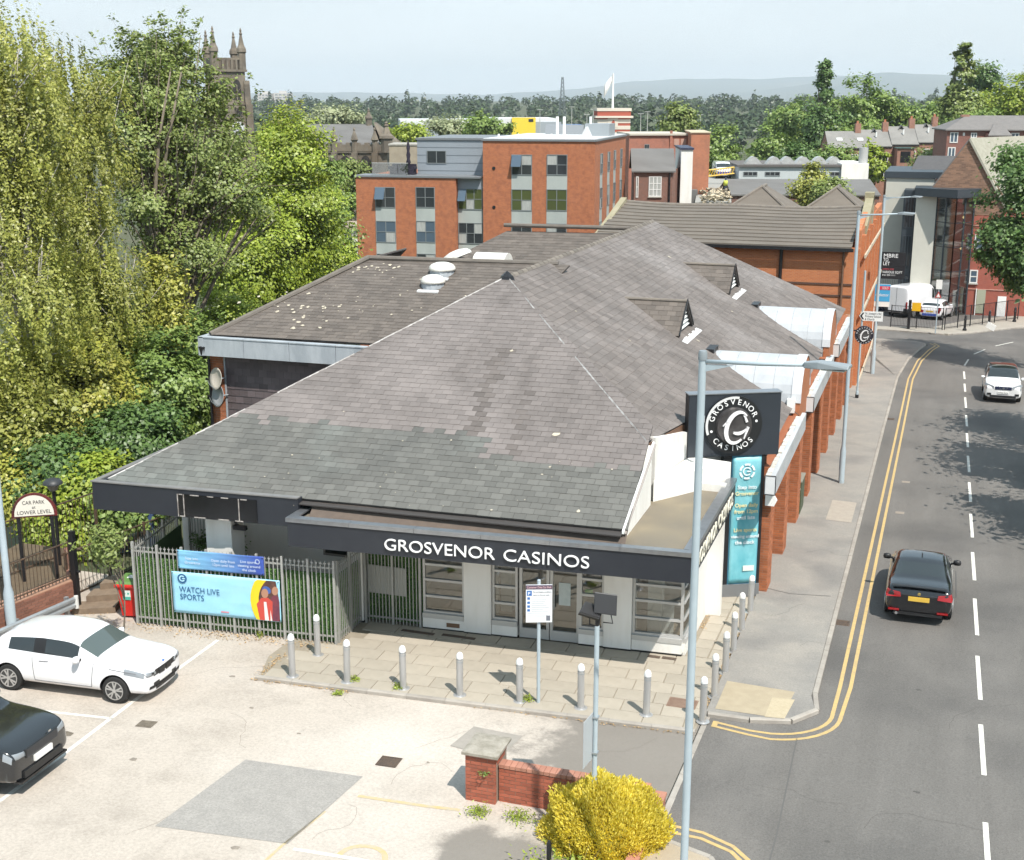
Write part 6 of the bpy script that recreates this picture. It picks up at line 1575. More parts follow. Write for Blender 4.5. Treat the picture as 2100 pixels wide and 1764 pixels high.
 b=MB();b.box(spec['wheels'][0]-0.4,spec['wheels'][1]+0.4,-W*0.62,W*0.62,0.2,0.5);b.build('underbody',M_TRIMB,t,local=True)
 mx_,mz=spec['mirror']
 for s in(1,-1):
  b=MB();b.lathe([(0.02,-0.08),(0.085,-0.07),(0.10,0.0),(0.085,0.055),(0.03,0.075)],(0,0,0),12)
  b.v=[(mx_+p[0]*0.75,s*(W*0.93+0.13)+p[1]*1.1,mz+p[2])for p in b.v]
  if s<0:b.f=[tuple(reversed(f))for f in b.f]
  mo=b.build('wing_mirror',spec.get('mirror_m',body_m),t,smooth=True,local=True)
  b=MB();b.box(mx_-0.02,mx_+0.05,min(s*W*0.86,s*(W*0.93+0.08)),max(s*W*0.86,s*(W*0.93+0.08)),mz-0.06,mz-0.02);b.build('mirror_arm',M_TRIMB,mo,local=True)
 for fn in spec.get('extra',[]):fn(t,L,W)
 t.rotation_euler=Matrix.Rotation(heading,3,'Z').to_euler()
 if pitch:
  t.rotation_euler=(Matrix.Rotation(-math.atan(SLOPE),3,'X')@Matrix.Rotation(heading,3,'Z')).to_euler()
 return t
def stations_hatch(L,H):
 return[(0.00,0.34,0.70,0.74,0.80,0.72,0.82),(0.05,0.28,0.88,0.93,0.90,0.74,0.90),(0.16,0.24,0.96,1.05,0.96,0.76,0.95),(0.42,0.21,1.0,H-0.21,0.985,0.74,0.98),(0.62,0.20,0.985,H-0.10,1.0,0.76,1.0),(0.36*L,0.19,0.925,H,1.0,0.77,1.0),(0.375*L,0.19,0.925,H,1.0,0.77,1.0),(0.52*L,0.19,0.91,H-0.02,1.0,0.76,1.0),(0.58*L,0.19,0.91,H-0.09,1.0,0.75,1.0),(0.72*L,0.19,0.91,0.96,1.0,0.80,1.0),(0.745*L,0.19,0.90,0.94,0.995,0.80,1.0),(0.88*L,0.19,0.85,0.89,0.98,0.80,0.98),(0.945*L,0.20,0.80,0.845,0.95,0.78,0.95),(0.98*L,0.20,0.745,0.80,0.90,0.74,0.91),(L,0.22,0.69,0.74,0.84,0.68,0.85)]
def tag_hatch(i,j):
 if j==5 and i in(4,7):return 'window'
 if j==5 and i in(5,):return 'pillar'
 if j==5 and i in(6,):return 'window'
 if i==8 and j in(6,7):return 'windscreen'
 if i==7 and j in(6,7):return 'body'
 if i==2 and j in(6,7):return 'rear_window'
 if i==0 and j in(3,4):return 'tail_light'
 if j==4 and i in(11,12):return 'headlight'
 return 'body'
def cap_basic(end,j):
 if end>0:return 'grille' if j in(2,4,5)else 'body'
 return 'bumper_trim' if j in(1,)else 'body'
def plates(front=True,rear=True,blank=True):
 def fn(t,L,W):
  if front:
   b=MB();b.box(L-0.02,L+0.012,-0.26,0.26,0.40,0.51);b.build('number_plate',M_PLATEW,t,local=True)
  if rear:
   b=MB();b.box(-0.012,0.02,-0.26,0.26,0.60,0.71);b.build('number_plate',M_PLATEY,t,local=True)
 return fn
fwh,rwh=on_ground(232,1440),on_ground(26,1414)
hd=math.atan2(fwh.y-rwh.y,fwh.x-rwh.x)
Lc=4.22
def grille_twin(t,L,W):
 b=MB();b.box(L-0.12,L+0.008,-0.42,0.42,0.27,0.34);b.build('air_intake',M_TRIMB,t,local=True)
 b=MB();b.cyl((L-0.06,0,0.765),(L-0.03,0,0.775),0.042,n=14);b.build('badge',mat('badge_blue',(0.1,0.2,0.5),0.3),t,local=True)
WH=paint('white_car',(0.74,0.74,0.76))
HSEAM=[(1.42,0.34,1.36,0.93),(2.86,0.34,2.92,0.90),(1.42,0.34,2.86,0.34),(3.3,0.80,3.95,0.74)]
HDRAPE=[('headlight',M_LAMP,'front',[(0.40,0.62),(0.74,0.65),(0.77,0.755),(0.43,0.70)]),('headlight_lens',M_TRIMB,'front',[(0.48,0.64),(0.58,0.65),(0.58,0.705),(0.48,0.695)]),('fog_slot',M_TRIMB,'front',[(0.45,0.32),(0.68,0.34),(0.66,0.40),(0.45,0.38)]),('kidney_surround',M_TRIMB,'front',[(0.03,0.56),(0.27,0.57),(0.26,0.705),(0.04,0.71)]),('kidney_surround',M_TRIMB,'front',[(-0.27,0.57),(-0.03,0.56),(-0.04,0.71),(-0.26,0.705)]),('door_handle_recess',M_SHUT,'left',[(1.55,0.80),(1.78,0.81),(1.78,0.825),(1.55,0.815)])]
u=Vector((math.cos(hd),math.sin(hd),0));sdn=Vector((-u.y,u.x,0))
base=(fwh+rwh)/2;base=base-u*(2.05)+sdn*0.80;base.z=zg(base.y)
car('hatchback','white three-door hatchback parked in the marked bay',base,hd,WH,dict(L=Lc,W=0.885,st=stations_hatch(Lc,1.42),tag=tag_hatch,cap=cap_basic,wheels=(0.74,3.43),wr=0.315,mirror=(2.55,0.98),extra=[plates(),grille_twin],seams=HSEAM,drape=HDRAPE+[('fuel_flap',M_SHUT,'left',[(0.5,0.80),(0.52,0.80),(0.52,0.92),(0.5,0.92)])]),glass=M_CGLG,pitch=1)
def st_suv(L,H):
 return[(0.0,0.42,0.95,1.0,0.80,0.72,0.82),(0.08,0.32,1.15,1.22,0.92,0.76,0.92),(0.3,0.28,1.18,H-0.15,0.98,0.78,0.97),(0.6,0.26,1.18,H-0.04,1.0,0.79,1.0),(1.6,0.26,1.17,H,1.0,0.80,1.0),(1.68,0.26,1.17,H,1.0,0.80,1.0),(2.45,0.26,1.16,H-0.01,1.0,0.79,1.0),(2.85,0.26,1.15,H-0.08,1.0,0.78,1.0),(3.52,0.26,1.12,1.17,1.0,0.86,1.0),(3.6,0.26,1.11,1.15,1.0,0.88,1.0),(4.3,0.27,1.05,1.09,0.985,0.88,0.99),(4.66,0.28,0.98,1.02,0.95,0.84,0.96),(4.80,0.30,0.86,0.93,0.90,0.80,0.93),(4.85,0.34,0.78,0.85,0.84,0.72,0.86)]
def tag_suv(i,j):
 if j==5 and i in(3,4,6):return 'window'
 if i==7 and j in(6,7):return 'windscreen'
 if i==1 and j in(6,7):return 'rear_window'
 if j==4 and i==11:return 'headlight'
 if j==3 and i==12:return 'body'
 if i==0 and j==4:return 'tail_light'
 return 'body'
def suv_front(t,L,W):
 b=MB();b.box(L-0.06,L+0.02,-0.52,0.52,0.72,0.90);g=b.build('grille',M_TRIMB,t,local=True,bevel=0.02)
 b=MB()
 for k in range(5):
  for q in range(20):b.box(L+0.018,L+0.028,-0.5+q*0.05,-0.465+q*0.05,0.735+k*0.033,0.755+k*0.033)
 b.build('grille_mesh',mat('gloss_mesh',(0.06,0.06,0.065),0.2),g,local=True,kind='stuff')
 b=MB();b.box(L-0.1,L+0.03,-0.62,0.62,0.36,0.50);b.build('lower_intake',M_TRIMB,t,local=True)
 b=MB();b.box(L-0.15,L+0.04,-0.75,0.75,0.29,0.33);b.build('skid_plate',mat('gloss_black',(0.015,0.015,0.016),0.2),t,local=True)
 b=MB();b.box(L-0.02,L+0.045,-0.28,0.28,0.56,0.68);b.build('number_plate',M_PLATEW,t,local=True)
 b=MB();b.box(L+0.001,L+0.012,0.22,0.30,0.93,0.965);b.build('badge',M_CHROME,t,local=True)
nose=on_ground(70,1598);hb=R(4)
loc=Vector((nose.x,nose.y,0))-Vector((math.cos(hb),math.sin(hb),0))*4.62;loc.z=zg(loc.y)
car('sport_utility_car','glossy black sport utility car nosing in at the left edge',loc,hb,paint('black_suv',(0.012,0.013,0.015),0.15),dict(L=4.85,W=0.99,st=st_suv(4.85,1.78),tag=tag_suv,cap=lambda e,j:'body',wheels=(0.95,3.88),wr=0.38,mirror=(3.1,1.22),extra=[suv_front],seams=[(3.2,0.45,3.24,1.1),(3.24,1.02,4.4,0.98)],drape=[('headlight',M_LAMP,'front',[(0.52,0.78),(0.80,0.80),(0.82,0.92),(0.54,0.88)])]),pitch=1)
def st_coupe(L,H):
 return[(0.0,0.36,0.72,0.78,0.84,0.74,0.86),(0.06,0.30,0.92,0.97,0.93,0.80,0.93),(0.22,0.26,0.99,1.03,0.97,0.80,0.97),(0.62,0.22,1.0,1.06,0.99,0.78,0.99),(0.72,0.21,1.0,1.08,1.0,0.76,1.0),(1.50,0.20,0.985,H-0.05,1.0,0.72,1.0),(1.62,0.20,0.98,H-0.02,1.0,0.73,1.0),(2.15,0.20,0.97,H,1.0,0.74,1.0),(2.52,0.2,0.955,H-0.03,1.0,0.73,1.0),(3.2,0.2,0.93,0.97,1.0,0.8,1.0),(3.3,0.2,0.92,0.95,1.0,0.8,1.0),(3.95,0.2,0.84,0.87,0.97,0.78,0.98),(4.3,0.22,0.7,0.74,0.86,0.7,0.9),(4.43,0.26,0.55,0.6,0.7,0.55,0.75)]
def tag_coupe(i,j):
 if i==4 and j in(6,7):return 'rear_window'
 if j==5 and i in(5,7):return 'window'
 if j==5 and i==6:return 'window'
 if i==8 and j in(6,7):return 'windscreen'
 if i==0 and j==4:return 'body'
 if j==4 and i==12:return 'headlight'
 return 'body'
def coupe_rear(t,L,W):
 for s in(1,-1):
  b=MB();b.prism([(-0.005,s*0.84,0.72),(-0.03,s*0.46,0.74),(-0.005,s*0.48,0.86),(0.08,s*0.82,0.90),(0.10,s*0.86,0.76)],(0.1,0,0));b.build('tail_light',M_TAIL,t,local=True,bevel=0.012)
  b=MB();b.box(-0.035,0.02,s*0.62-0.14,s*0.62+0.14,0.36,0.40);b.build('reflector',M_TAIL,t,local=True)
  b=MB();b.cyl((-0.05,s*0.55 if s>0 else-0.55,0.29),(0.1,s*0.55 if s>0 else-0.55,0.29),0.04,n=12)
  if s>0:b.build('exhaust',M_CHROME,t,local=True)
 b=MB();b.box(-0.045,0.03,-0.27,0.27,0.66,0.77);b.build('number_plate',M_PLATEY,t,local=True)
 b=MB();b.box(-0.03,0.06,-0.62,0.62,0.26,0.33);b.build('diffuser',M_TRIMB,t,local=True)
 b=MB();b.cyl((-0.03,0,0.86),(-0.01,0,0.865),0.04,n=12);b.build('badge',mat('badge_gold',(0.4,0.3,0.1),0.3),t,local=True)
 b=MB();b.prism([(1.75,-0.015,1.40),(1.95,-0.015,1.40),(1.80,-0.015,1.47),(1.76,-0.015,1.46)],(0,0.03,0));b.build('fin_aerial',M_TRIMB,t,local=True)
 b=MB();b.box(-0.01,0.12,-0.70,0.70,1.035,1.05);b.build('boot_lip',M_TRIMB,t,local=True,bevel=0.005)
car('coupe','black two-door coupe driving away down the road',G0(0.05,33.85),R(90),paint('black_coupe',(0.010,0.010,0.012),0.16),dict(L=4.43,W=0.885,st=st_coupe(4.43,1.40),tag=tag_coupe,cap=lambda e,j:'body',wheels=(0.86,3.55),wr=0.325,mirror=(2.75,1.0),extra=[coupe_rear],mirror_m=M_TRIMB),pitch=1)
def tag_cross(i,j):
 r=tag_suv(i,j)
 if i in(3,4,5,6)and j in(6,7):return 'roof_panel'
 return r
def cross_front(t,L,W):
 b=MB();b.box(L-0.05,L+0.02,-0.40,0.40,0.70,0.86);b.build('grille',mat('grille_blueblack',(0.02,0.025,0.06),0.3),t,local=True,bevel=0.02)
 for s in(1,-1):
  b=MB();b.obox((L+0.015,s*0.26,0.87),(0.01,0,0),(0,s*-0.16,-0.17),(0,0,0.035));b.build('chrome_wing',M_CHROME,t,local=True)
  b=MB();b.prism([(L-0.05,s*0.44,0.74),(L-0.3,s*0.88,0.88),(L-0.32,s*0.86,0.98),(L-0.06,s*0.42,0.86)],(0.07,s*0.02,0));b.build('headlight',M_LAMP,t,local=True)
  b=MB();b.box(L-0.08,L+0.01,s*0.66-0.1,s*0.66+0.1,0.42,0.52);b.build('fog_lamp',M_TRIMB,t,local=True)
 b=MB();b.cyl((L+0.0,0,0.78),(L+0.03,0,0.78),0.06,n=14);b.build('badge',M_CHROME,t,local=True)
 b=MB();b.box(L-0.06,L+0.012,-0.62,0.62,0.30,0.42);b.build('lower_intake',M_TRIMB,t,local=True)
 b=MB();b.box(L-0.02,L+0.03,-0.26,0.26,0.50,0.61);b.build('number_plate',M_PLATEW,t,local=True);lettering('MT66 KXK',0.1,(L+0.032,-0.23,0.52),(0,1,0),(0,0,1),M_TRIMB,t,depth=0.001,local=True,width=0.46)
p=on_ground(2055,828)
st=[(x*0.9,a-0.04,b_-0.10,c-0.10,d,e,f)for x,a,b_,c,d,e,f in st_suv(4.85,1.70)]
car('crossover','silvery white crossover car coming up the road',Vector((p.x,p.y+4.37,zg(p.y+4.37))),R(-90),paint('pearl_white',(0.66,0.66,0.66),0.25),dict(L=4.365,W=0.91,st=st,tag=tag_cross,cap=lambda e,j:'body',wheels=(0.86,3.5),wr=0.34,mirror=(2.78,1.06),extra=[cross_front]),pitch=1)
p=on_ground(1905,657)
def police(t,L,W):
 b=MB();b.box(-0.03,0.05,-0.55,0.55,0.32,0.50);b.build('bumper_strip',mat('bumper_blue',(0.05,0.09,0.35),0.4),t,local=True)
 for s in(1,-1):
  b=MB();b.box(-0.015,0.08,s*0.72-0.09,s*0.72+0.09,0.72,1.0);b.build('tail_light',M_TAIL,t,local=True)
car('hatchback','small white hatchback with blue rear bumper in the yard behind the gates',Vector((p.x,p.y,zg(p.y)+0.02)),R(75),WH,dict(L=3.95,W=0.86,st=stations_hatch(3.95,1.48),tag=tag_hatch,cap=lambda e,j:'body',wheels=(0.6,3.1),wr=0.3,mirror=(2.35,1.0),extra=[plates(False,True),police]),pitch=1)
def st_van(L,H):
 return[(0.0,0.42,1.15,H-0.16,0.96,0.92,0.96),(0.05,0.36,1.18,H-0.05,0.99,0.93,0.99),(0.4,0.34,1.2,H,1.0,0.94,1.0),(2.6,0.34,1.2,H+0.02,1.0,0.94,1.0),(3.5,0.34,1.2,H,1.0,0.93,1.0),(3.6,0.34,1.2,H-0.01,1.0,0.93,1.0),(4.0,0.34,1.2,H-0.12,1.0,0.90,1.0),(4.7,0.34,1.18,1.3,0.99,0.85,1.0),(5.1,0.35,1.06,1.12,0.96,0.8,0.97),(5.35,0.38,0.85,0.92,0.85,0.7,0.88)]
def tag_van(i,j):
 if i==6 and j in(6,7):return 'windscreen'
 if i==5 and j==5:return 'window'
 if i==8 and j==4:return 'headlight'
 if j in(1,2):return 'bumper_trim'
 return 'body'
def van_rear(t,L,W):
 for s in(1,-1):
  b=MB();b.box(-0.02,0.05,s*0.9-0.06,s*0.9+0.06,0.75,1.25);b.build('tail_light',M_TAIL,t,local=True)
 b=MB();b.box(-0.006,0.004,-0.01,0.01,0.5,2.3);b.build('door_seam',M_TRIMB,t,local=True)
p=on_ground(1838,652)
car('van','tall white panel van parked behind the black gates',Vector((p.x-0.1,p.y,zg(p.y)+0.02)),R(62),WH,dict(L=5.35,W=1.02,st=st_van(5.35,2.45),tag=tag_van,cap=lambda e,j:'bumper_trim' if j<2 else 'body',wheels=(1.0,4.4),wr=0.35,mirror=(4.15,1.45),extra=[van_rear],mirror_m=M_TRIMB),pitch=1)
# ------------------------------------------------------------ buildings beyond
M_GREYR=mat('grey_slate_far',(0.16,0.155,0.15),0.8,(0.11,0.105,0.10),0.6,0.7,stretch=(0.3,1,1))
M_STONE=mat('sooty_sandstone',(0.23,0.195,0.15),0.9,(0.075,0.064,0.054),0.45,0.75,0.2,8,col3=(0.13,0.10,0.072),scale3=0.25)
M_WIN=mat('far_window_glass',(0.035,0.04,0.045),0.08,spec=0.7)
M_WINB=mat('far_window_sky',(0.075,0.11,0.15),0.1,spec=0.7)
M_WFR=mat('white_window_frame',(0.7,0.7,0.68),0.5)
M_GFR=mat('grey_window_frame',(0.20,0.22,0.225),0.5)
M_CURT=mat('net_curtain',(0.42,0.43,0.41),0.8,(0.25,0.26,0.25),6,0.7,stretch=(3,3,0.3))
def frame_of(rz_deg,o):
 a=R(rz_deg);return Vector(o),Vector((math.cos(a),math.sin(a),0)),Vector((-math.sin(a),math.cos(a),0)),Vector((0,0,1))
class Bld:
 """a building in its own frame: x to the right along the front, y into the depth, z up, o = front left corner at z = 0"""
 def __init__(s,name,label,o,rot,cat='building',group=None):
  s.o,s.x,s.y,s.z=frame_of(rot,(o[0],o[1],0));s.t=thing(name,label,cat,(o[0],o[1],o[2]if len(o)>2 else-4),group=group)
 def hit(s,px,py,y=0.0):
  d=bearing(px,py);c=Vector((0,0,CAM_H));q=s.o+s.y*y;t=(q-c).dot(s.y)/d.dot(s.y);p=c+d*t-s.o
  return p.dot(s.x),p.z
 def P(s,x,y,z):return s.o+s.x*x+s.y*y+s.z*z
 def box(s,name,x0,x1,y0,y1,z0,z1,m,parent=None):
  b=MB();b.obox(s.P(x0,y0,z0),s.x*(x1-x0),s.y*(y1-y0),(0,0,z1-z0));return b.build(name,m,parent or s.t)
 def pris(s,name,pts,d,m,parent=None):
  b=MB();b.prism([s.P(*p)for p in pts],s.x*d[0]+s.y*d[1]+s.z*d[2]);return b.build(name,m,parent or s.t)
 def window(s,x0,x1,z0,z1,y=0.0,face='front',fm=None,glass=None,div=(2,1),t=0.05,open_=None,sill=False,name='window',recess=0.10,curtain=0.0):
  """framed window proud of a dark reveal; face front runs along x at depth y, face side along y at x = y argument"""
  fm=fm or M_GFR;glass=glass or M_WIN
  if face=='front':A=lambda a,d,z:s.P(a,y+d,z)
  elif face=='right':A=lambda a,d,z:s.P(y-d,a,z)
  else:A=lambda a,d,z:s.P(y+d,a,z)
  def bx(nm,a0,a1,d0,d1,zz0,zz1,m,parent):
   b=MB();b.obox(A(a0,d0,zz0),A(a1,d0,zz0)-A(a0,d0,zz0),A(a0,d1,zz0)-A(a0,d0,zz0),(0,0,zz1-zz0));return b.build(nm,m,parent)
  W_=bx(name,x0,x0+t,-0.03,0.04,z0,z1,fm,s.t)
  bx('frame',x1-t,x1,-0.03,0.04,z0,z1,fm,W_);bx('frame',x0+t,x1-t,-0.03,0.04,z1-t,z1,fm,W_);bx('frame',x0+t,x1-t,-0.03,0.04,z0,z0+t,fm,W_)
  nx,nz=div;wx=(x1-x0-2*t)/nx;wz=(z1-z0-2*t)/nz
  for i in range(1,nx):bx('mullion',x0+t+wx*i-t*0.5,x0+t+wx*i+t*0.5,-0.028,0.035,z0+t,z1-t,fm,W_)
  for k in range(1,nz):bx('transom',x0+t,x1-t,-0.026,0.033,z0+t+wz*k-t*0.4,z0+t+wz*k+t*0.4,fm,W_)
  for i in range(nx):
   for k in range(nz):
    g=glass
    if random.random()<curtain:g=M_CURT
    bx('pane',x0+t+wx*i+0.01,x0+t+wx*(i+1)-0.01,0.0,0.012,z0+t+wz*k+0.005,z0+t+wz*(k+1)-0.005,g,W_)
  if open_ is not None:
   i=open_;a0,a1=x0+t+wx*i,x0+t+wx*(i+1)
   b=MB();top,bot=A(a0,-0.02,z1-t),A(a0,-0.42,z0+(z1-z0)*0.42)
   b.obox(top,A(a1,-0.02,z1-t)-top,bot-top,A(a0,-0.06,z1-t)-top);b.build('open_casement',M_WINB,W_)
  if sill:bx('sill',x0-0.06,x1+0.06,-0.1,0.05,z0-0.09,z0-0.002,M_CONC,s.t)
  return W_
 def gable(s,name,x0,x1,y0,y1,z0,zr,m,parent=None,over=0.2,axis='x',th=0.12,wall_m=None):
  """two-pitch roof; ridge along axis"""
  if axis=='x':
   ym=(y0+y1)/2
   for sy,ye in((-1,y0-over),(1,y1+over)):
    k=(zr-z0)/abs(ym-(y0 if sy<0 else y1));ze=z0-k*over
    s.pris(name,[(x0-over,ye,ze),(x1+over,ye,ze),(x1+over,ym,zr),(x0-over,ym,zr)],(0,0,th),m,parent)
   if wall_m:
    for xx in(x0,x1-0.2):s.pris('gable_wall',[(xx,y0,z0-0.01),(xx,y1,z0-0.01),(xx,ym,zr-0.02)],(0.2,0,0),wall_m,parent)
  else:
   xm=(x0+x1)/2
   for sx,xe in((-1,x0-over),(1,x1+over)):
    k=(zr-z0)/abs(xm-x0);ze=z0-k*over
    s.pris(name,[(xe,y0-over,ze),(xe,y1+over,ze),(xm,y1+over,zr),(xm,y0-over,zr)],(0,0,th),m,parent)
   if wall_m:
    for yy in(y0,y1-0.2):s.pris('gable_wall',[(x0,yy,z0-0.01),(x1,yy,z0-0.01),(xm,yy,zr-0.02)],(0,0.2,0),wall_m,parent)
YDEG=math.degrees(YAW)
# ---- apartment block
M_FLB=brick_mat('flats_brick',(0.48,0.155,0.058),(0.39,0.12,0.048),(0.36,0.17,0.10),dirt=(0.17,0.06,0.04),dirt_amt=0.65,dscale=3.0)
M_PANEL=mat('pale_spandrel',(0.40,0.43,0.41),0.6,(0.30,0.33,0.32),0.8,0.6,stretch=(1,1,0.4))
M_CLAD=mat('grey_cladding',(0.27,0.30,0.335),0.5,(0.24,0.27,0.30),2,0.5)
DF=100.0
def fpt(px,py):return at_d(px,py,DF)
OL=fpt(990,300);rotF=YDEG-13.0
FLT=Bld('apartment_block','orange brick flats with grey window strips and flat roof behind casino',(OL.x,OL.y,-6),rotF)
def fx(px):return FLT.hit(px,400)[0]
def fz(px,py):return FLT.hit(px,py)[1]
zt1=fz(1100,290);zt0=fz(850,364);zm=FLT.hit(900,287,2.2)[1]
wR=fx(1219);wL=fx(733)
FLT.box('wall',0,wR,0,16,-6,zt1,M_FLB)
FLT.box('lower_wall',wL,fx(937),-0.3,12,-6,zt0,M_FLB)
FLT.box('recess_wall',fx(937)+0.003,-0.003,0.25,12,-6,zt0,M_CLAD)
FLT.box('penthouse',fx(840),-0.004,2.2,12,zt0+0.0,zm,M_CLAD)
for k in range(4):FLT.box('cladding_joint',fx(840)-0.01,-0.01,2.185,2.199,zt0+0.4+k*(zm-zt0-0.4)/4,zt0+0.44+k*(zm-zt0-0.4)/4,mat('joint_dark',(0.15,0.17,0.19),0.6))
FLT.box('roof_edge',-0.1,wR+0.1,-0.1,16.1,zt1+0.001,zt1+0.14,mat('edge_trim',(0.17,0.18,0.19),0.5));FLT.box('roof_edge',wL-0.1,fx(990)-0.11,-0.4,2.19,zt0+0.001,zt0+0.13,MATS['edge_trim'])
FLT.box('roof_deck',0,wR,0.2,15.9,zt1+0.141,zt1+0.2,mat('white_membrane',(0.55,0.56,0.57),0.7));FLT.box('roof_edge',fx(840)-0.1,-0.12,2.1,12.1,zm+0.001,zm+0.15,MATS['edge_trim'])
rows_hi=((317,359),(388,432),(458,503),(530,575));rows_lo=((383,425),(452,496),(519,560))
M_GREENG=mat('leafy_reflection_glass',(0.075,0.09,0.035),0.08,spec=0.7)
for(p0,p1)in((1049,1091),(1121,1163)):
 FLT.box('spandrel_strip',fx(p0),fx(p1),-0.02,-0.001,-6,fz(p0,317),M_PANEL)
 for i,(a,c)in enumerate(rows_hi):
  FLT.window(fx(p0),fx(p1),fz(p0,c),fz(p0,a),-0.03,div=(2,2),open_=0 if(p0==1049 and i==0)else None,glass=M_GREENG if i==1 else M_WIN,curtain=0.35 if i!=1 else 0.1)
for(p0,p1)in((772,813),(855,894)):
 FLT.box('spandrel_strip',fx(p0),fx(p1),-0.32,-0.301,-6,fz(p0,383),M_PANEL)
 for i,(a,c)in enumerate(rows_lo):
  FLT.window(fx(p0),fx(p1),fz(p0,c),fz(p0,a),-0.33,div=(2,2),open_=0 if(p0==772 and i==0)else None,glass=M_WIN if i==0 else M_WINB if i==1 else M_WIN,curtain=0.2)
FLT.box('spandrel_strip',fx(938),fx(988),0.22,0.249,-6,fz(938,387),M_PANEL)
for i,(a,c)in enumerate(((387,430),(457,500),(527,570))):
 FLT.window(fx(938),fx(988),fz(938,c),fz(938,a),0.2,div=(3,2),glass=M_GREENG if i==0 else M_WIN,curtain=0.35,open_=0 if i==0 else None)
FLT.window(fx(860),fx(900),fz(860,338),fz(860,311),2.17,div=(2,1));FLT.window(fx(976),fx(989),fz(976,338),fz(976,311),2.17,div=(1,1),glass=M_WINB)
for k,(y0)in enumerate((2.4,6.0,9.2,12.8)):
 FLT.pris('spandrel_strip',[(wR+0.001,y0,-6),(wR+0.001,y0+1.1,-6),(wR+0.001,y0+1.1,zt1-1.0),(wR+0.001,y0,zt1-1.0)],(0.02,0,0),M_PANEL)
 for i,(a,c)in enumerate(rows_hi):FLT.window(y0,y0+1.1,fz(1100,c),fz(1100,a),wR+0.03,face='right',div=(2,2),open_=None,curtain=0.25)
for z in(fz(1010,345),fz(1010,425),fz(1010,504)):
 b=MB();c0=FLT.P(fx(1013),-0.04,z);b.cyl(c0,c0+FLT.y*0.06,0.13,n=10);b.build('flue_outlet',M_BLACK,FLT.t)
for k,(p0,p1)in enumerate(((764,795),(795,817),(817,838))):
 FLT.box('balustrade_pane',fx(p0)+0.02,fx(p1)-0.02,0.0,0.02,zt0+0.15,zt0+1.05,mat('balustrade_glass',(0.28,0.36,0.36),0.08,spec=0.7));FLT.box('balustrade_rail',fx(p0),fx(p1),-0.02,0.04,zt0+1.051,zt0+1.09,M_ALU)
glassify(MATS['balustrade_glass'],0.2)
c0=FLT.P(fx(831),1.0,zt0+0.14);PR=thing('parasol','folded dark purple parasol on the flats roof terrace','parasol',c0)
b=MB();b.lathe([(0.02,0),(0.02,0.8)],n=8);b.build('pole',M_BLACK,PR,local=True);b=MB();b.lathe([(0.1,0.8),(0.2,0.95),(0.12,1.2),(0.17,1.5),(0.1,1.8),(0.15,2.05),(0.09,2.4),(0.02,2.65)],n=10);b.build('folded_canopy',mat('parasol_purple',(0.02,0.015,0.03),0.8),PR,local=True,smooth=True)
c0=FLT.P(fx(816),1.4,zt0+0.14);SF=thing('garden_sofa','dark garden sofa behind the terrace glass on the flats','sofa',c0)
b=MB();b.box(-1.0,1.0,-0.3,0.4,0,0.4);b.build('seat',MATS['parasol_purple'],SF,local=True);b=MB();b.box(-1.0,1.0,0.2,0.4,0.401,0.8);b.build('backrest',MATS['parasol_purple'],SF,local=True)
for s in(-1,1):b=MB();b.box(s*1.0-0.12,s*1.0+0.12,-0.3,0.19,0.402,0.62);b.build('arm_rest',MATS['parasol_purple'],SF,local=True)
FLT.box('lift_overrun',fx(1206),fx(1254),6,9,zt1+0.2,zt1+2.2,mat('plant_grey',(0.30,0.33,0.35),0.5))if False else FLT.box('lift_overrun',wR-2.2,wR-0.2,8,11,zt1+0.2,fz(1220,258),mat('plant_grey',(0.30,0.33,0.35),0.5))
FLT.box('plant_screen',fx(1050),fx(1135),12.5,13.0,zt1+0.2,fz(1080,262),mat('screen_grey',(0.28,0.30,0.32),0.6))
FLT.pris('smoke_vent',[(fx(1170),4,zt1+0.2),(fx(1190),4,zt1+0.2),(fx(1180),4,zt1+1.0)],(0,1.2,0),MATS['white_membrane'])
for px in(1095,1110,1168):
 b=MB();c0=FLT.P(fx(px),9,zt1+0.2);b.cyl(c0,c0+Vector((0,0,1.5)),0.12,n=8);b.build('vent_flue',M_WPAINT,FLT.t)
for k in range(6):
 b=MB();c0=FLT.P(1+k*1.3,1.0+(k%2),zt1+0.2);b.cyl(c0,c0+Vector((0,0,0.3)),0.08,n=6);b.build('anchor_post',M_WPAINT,FLT.t)
 # ---- brick warehouse with a sagging tiled roof
WHO=Bld('brick_warehouse','orange brick warehouse with sagging grey tiled roof beyond casino',(-18.6,69.3,-3),0)
M_WB=brick_mat('warehouse_brick',(0.52,0.185,0.07),(0.44,0.145,0.058),(0.46,0.21,0.11),dirt=(0.3,0.10,0.05),dirt_amt=0.4)
EZ=5.95
WHO.box('front_wall',0,14.4,0,0.35,-4,EZ,M_WB);WHO.box('street_wall',14.1,14.4,0.351,20,-4,EZ+0.9,M_WB);WHO.box('left_wall',0,0.3,0.351,20,-4,EZ,M_WB);WHO.box('back_wall',0.31,14.09,19.7,20,-4,EZ,M_WB)
M_TILE=mat('grey_brown_tile',(0.160,0.136,0.112),0.85,(0.115,0.097,0.080),0.9,0.7,0.25,25,island=0.06,stretch=(0.3,1,1))
rows=11;ridge_y,ridge_z=7.2,7.45
sag=lambda x:-0.14*math.sin(math.pi*(x-0.2)/14)-0.05*math.sin(2*math.pi*x/9)
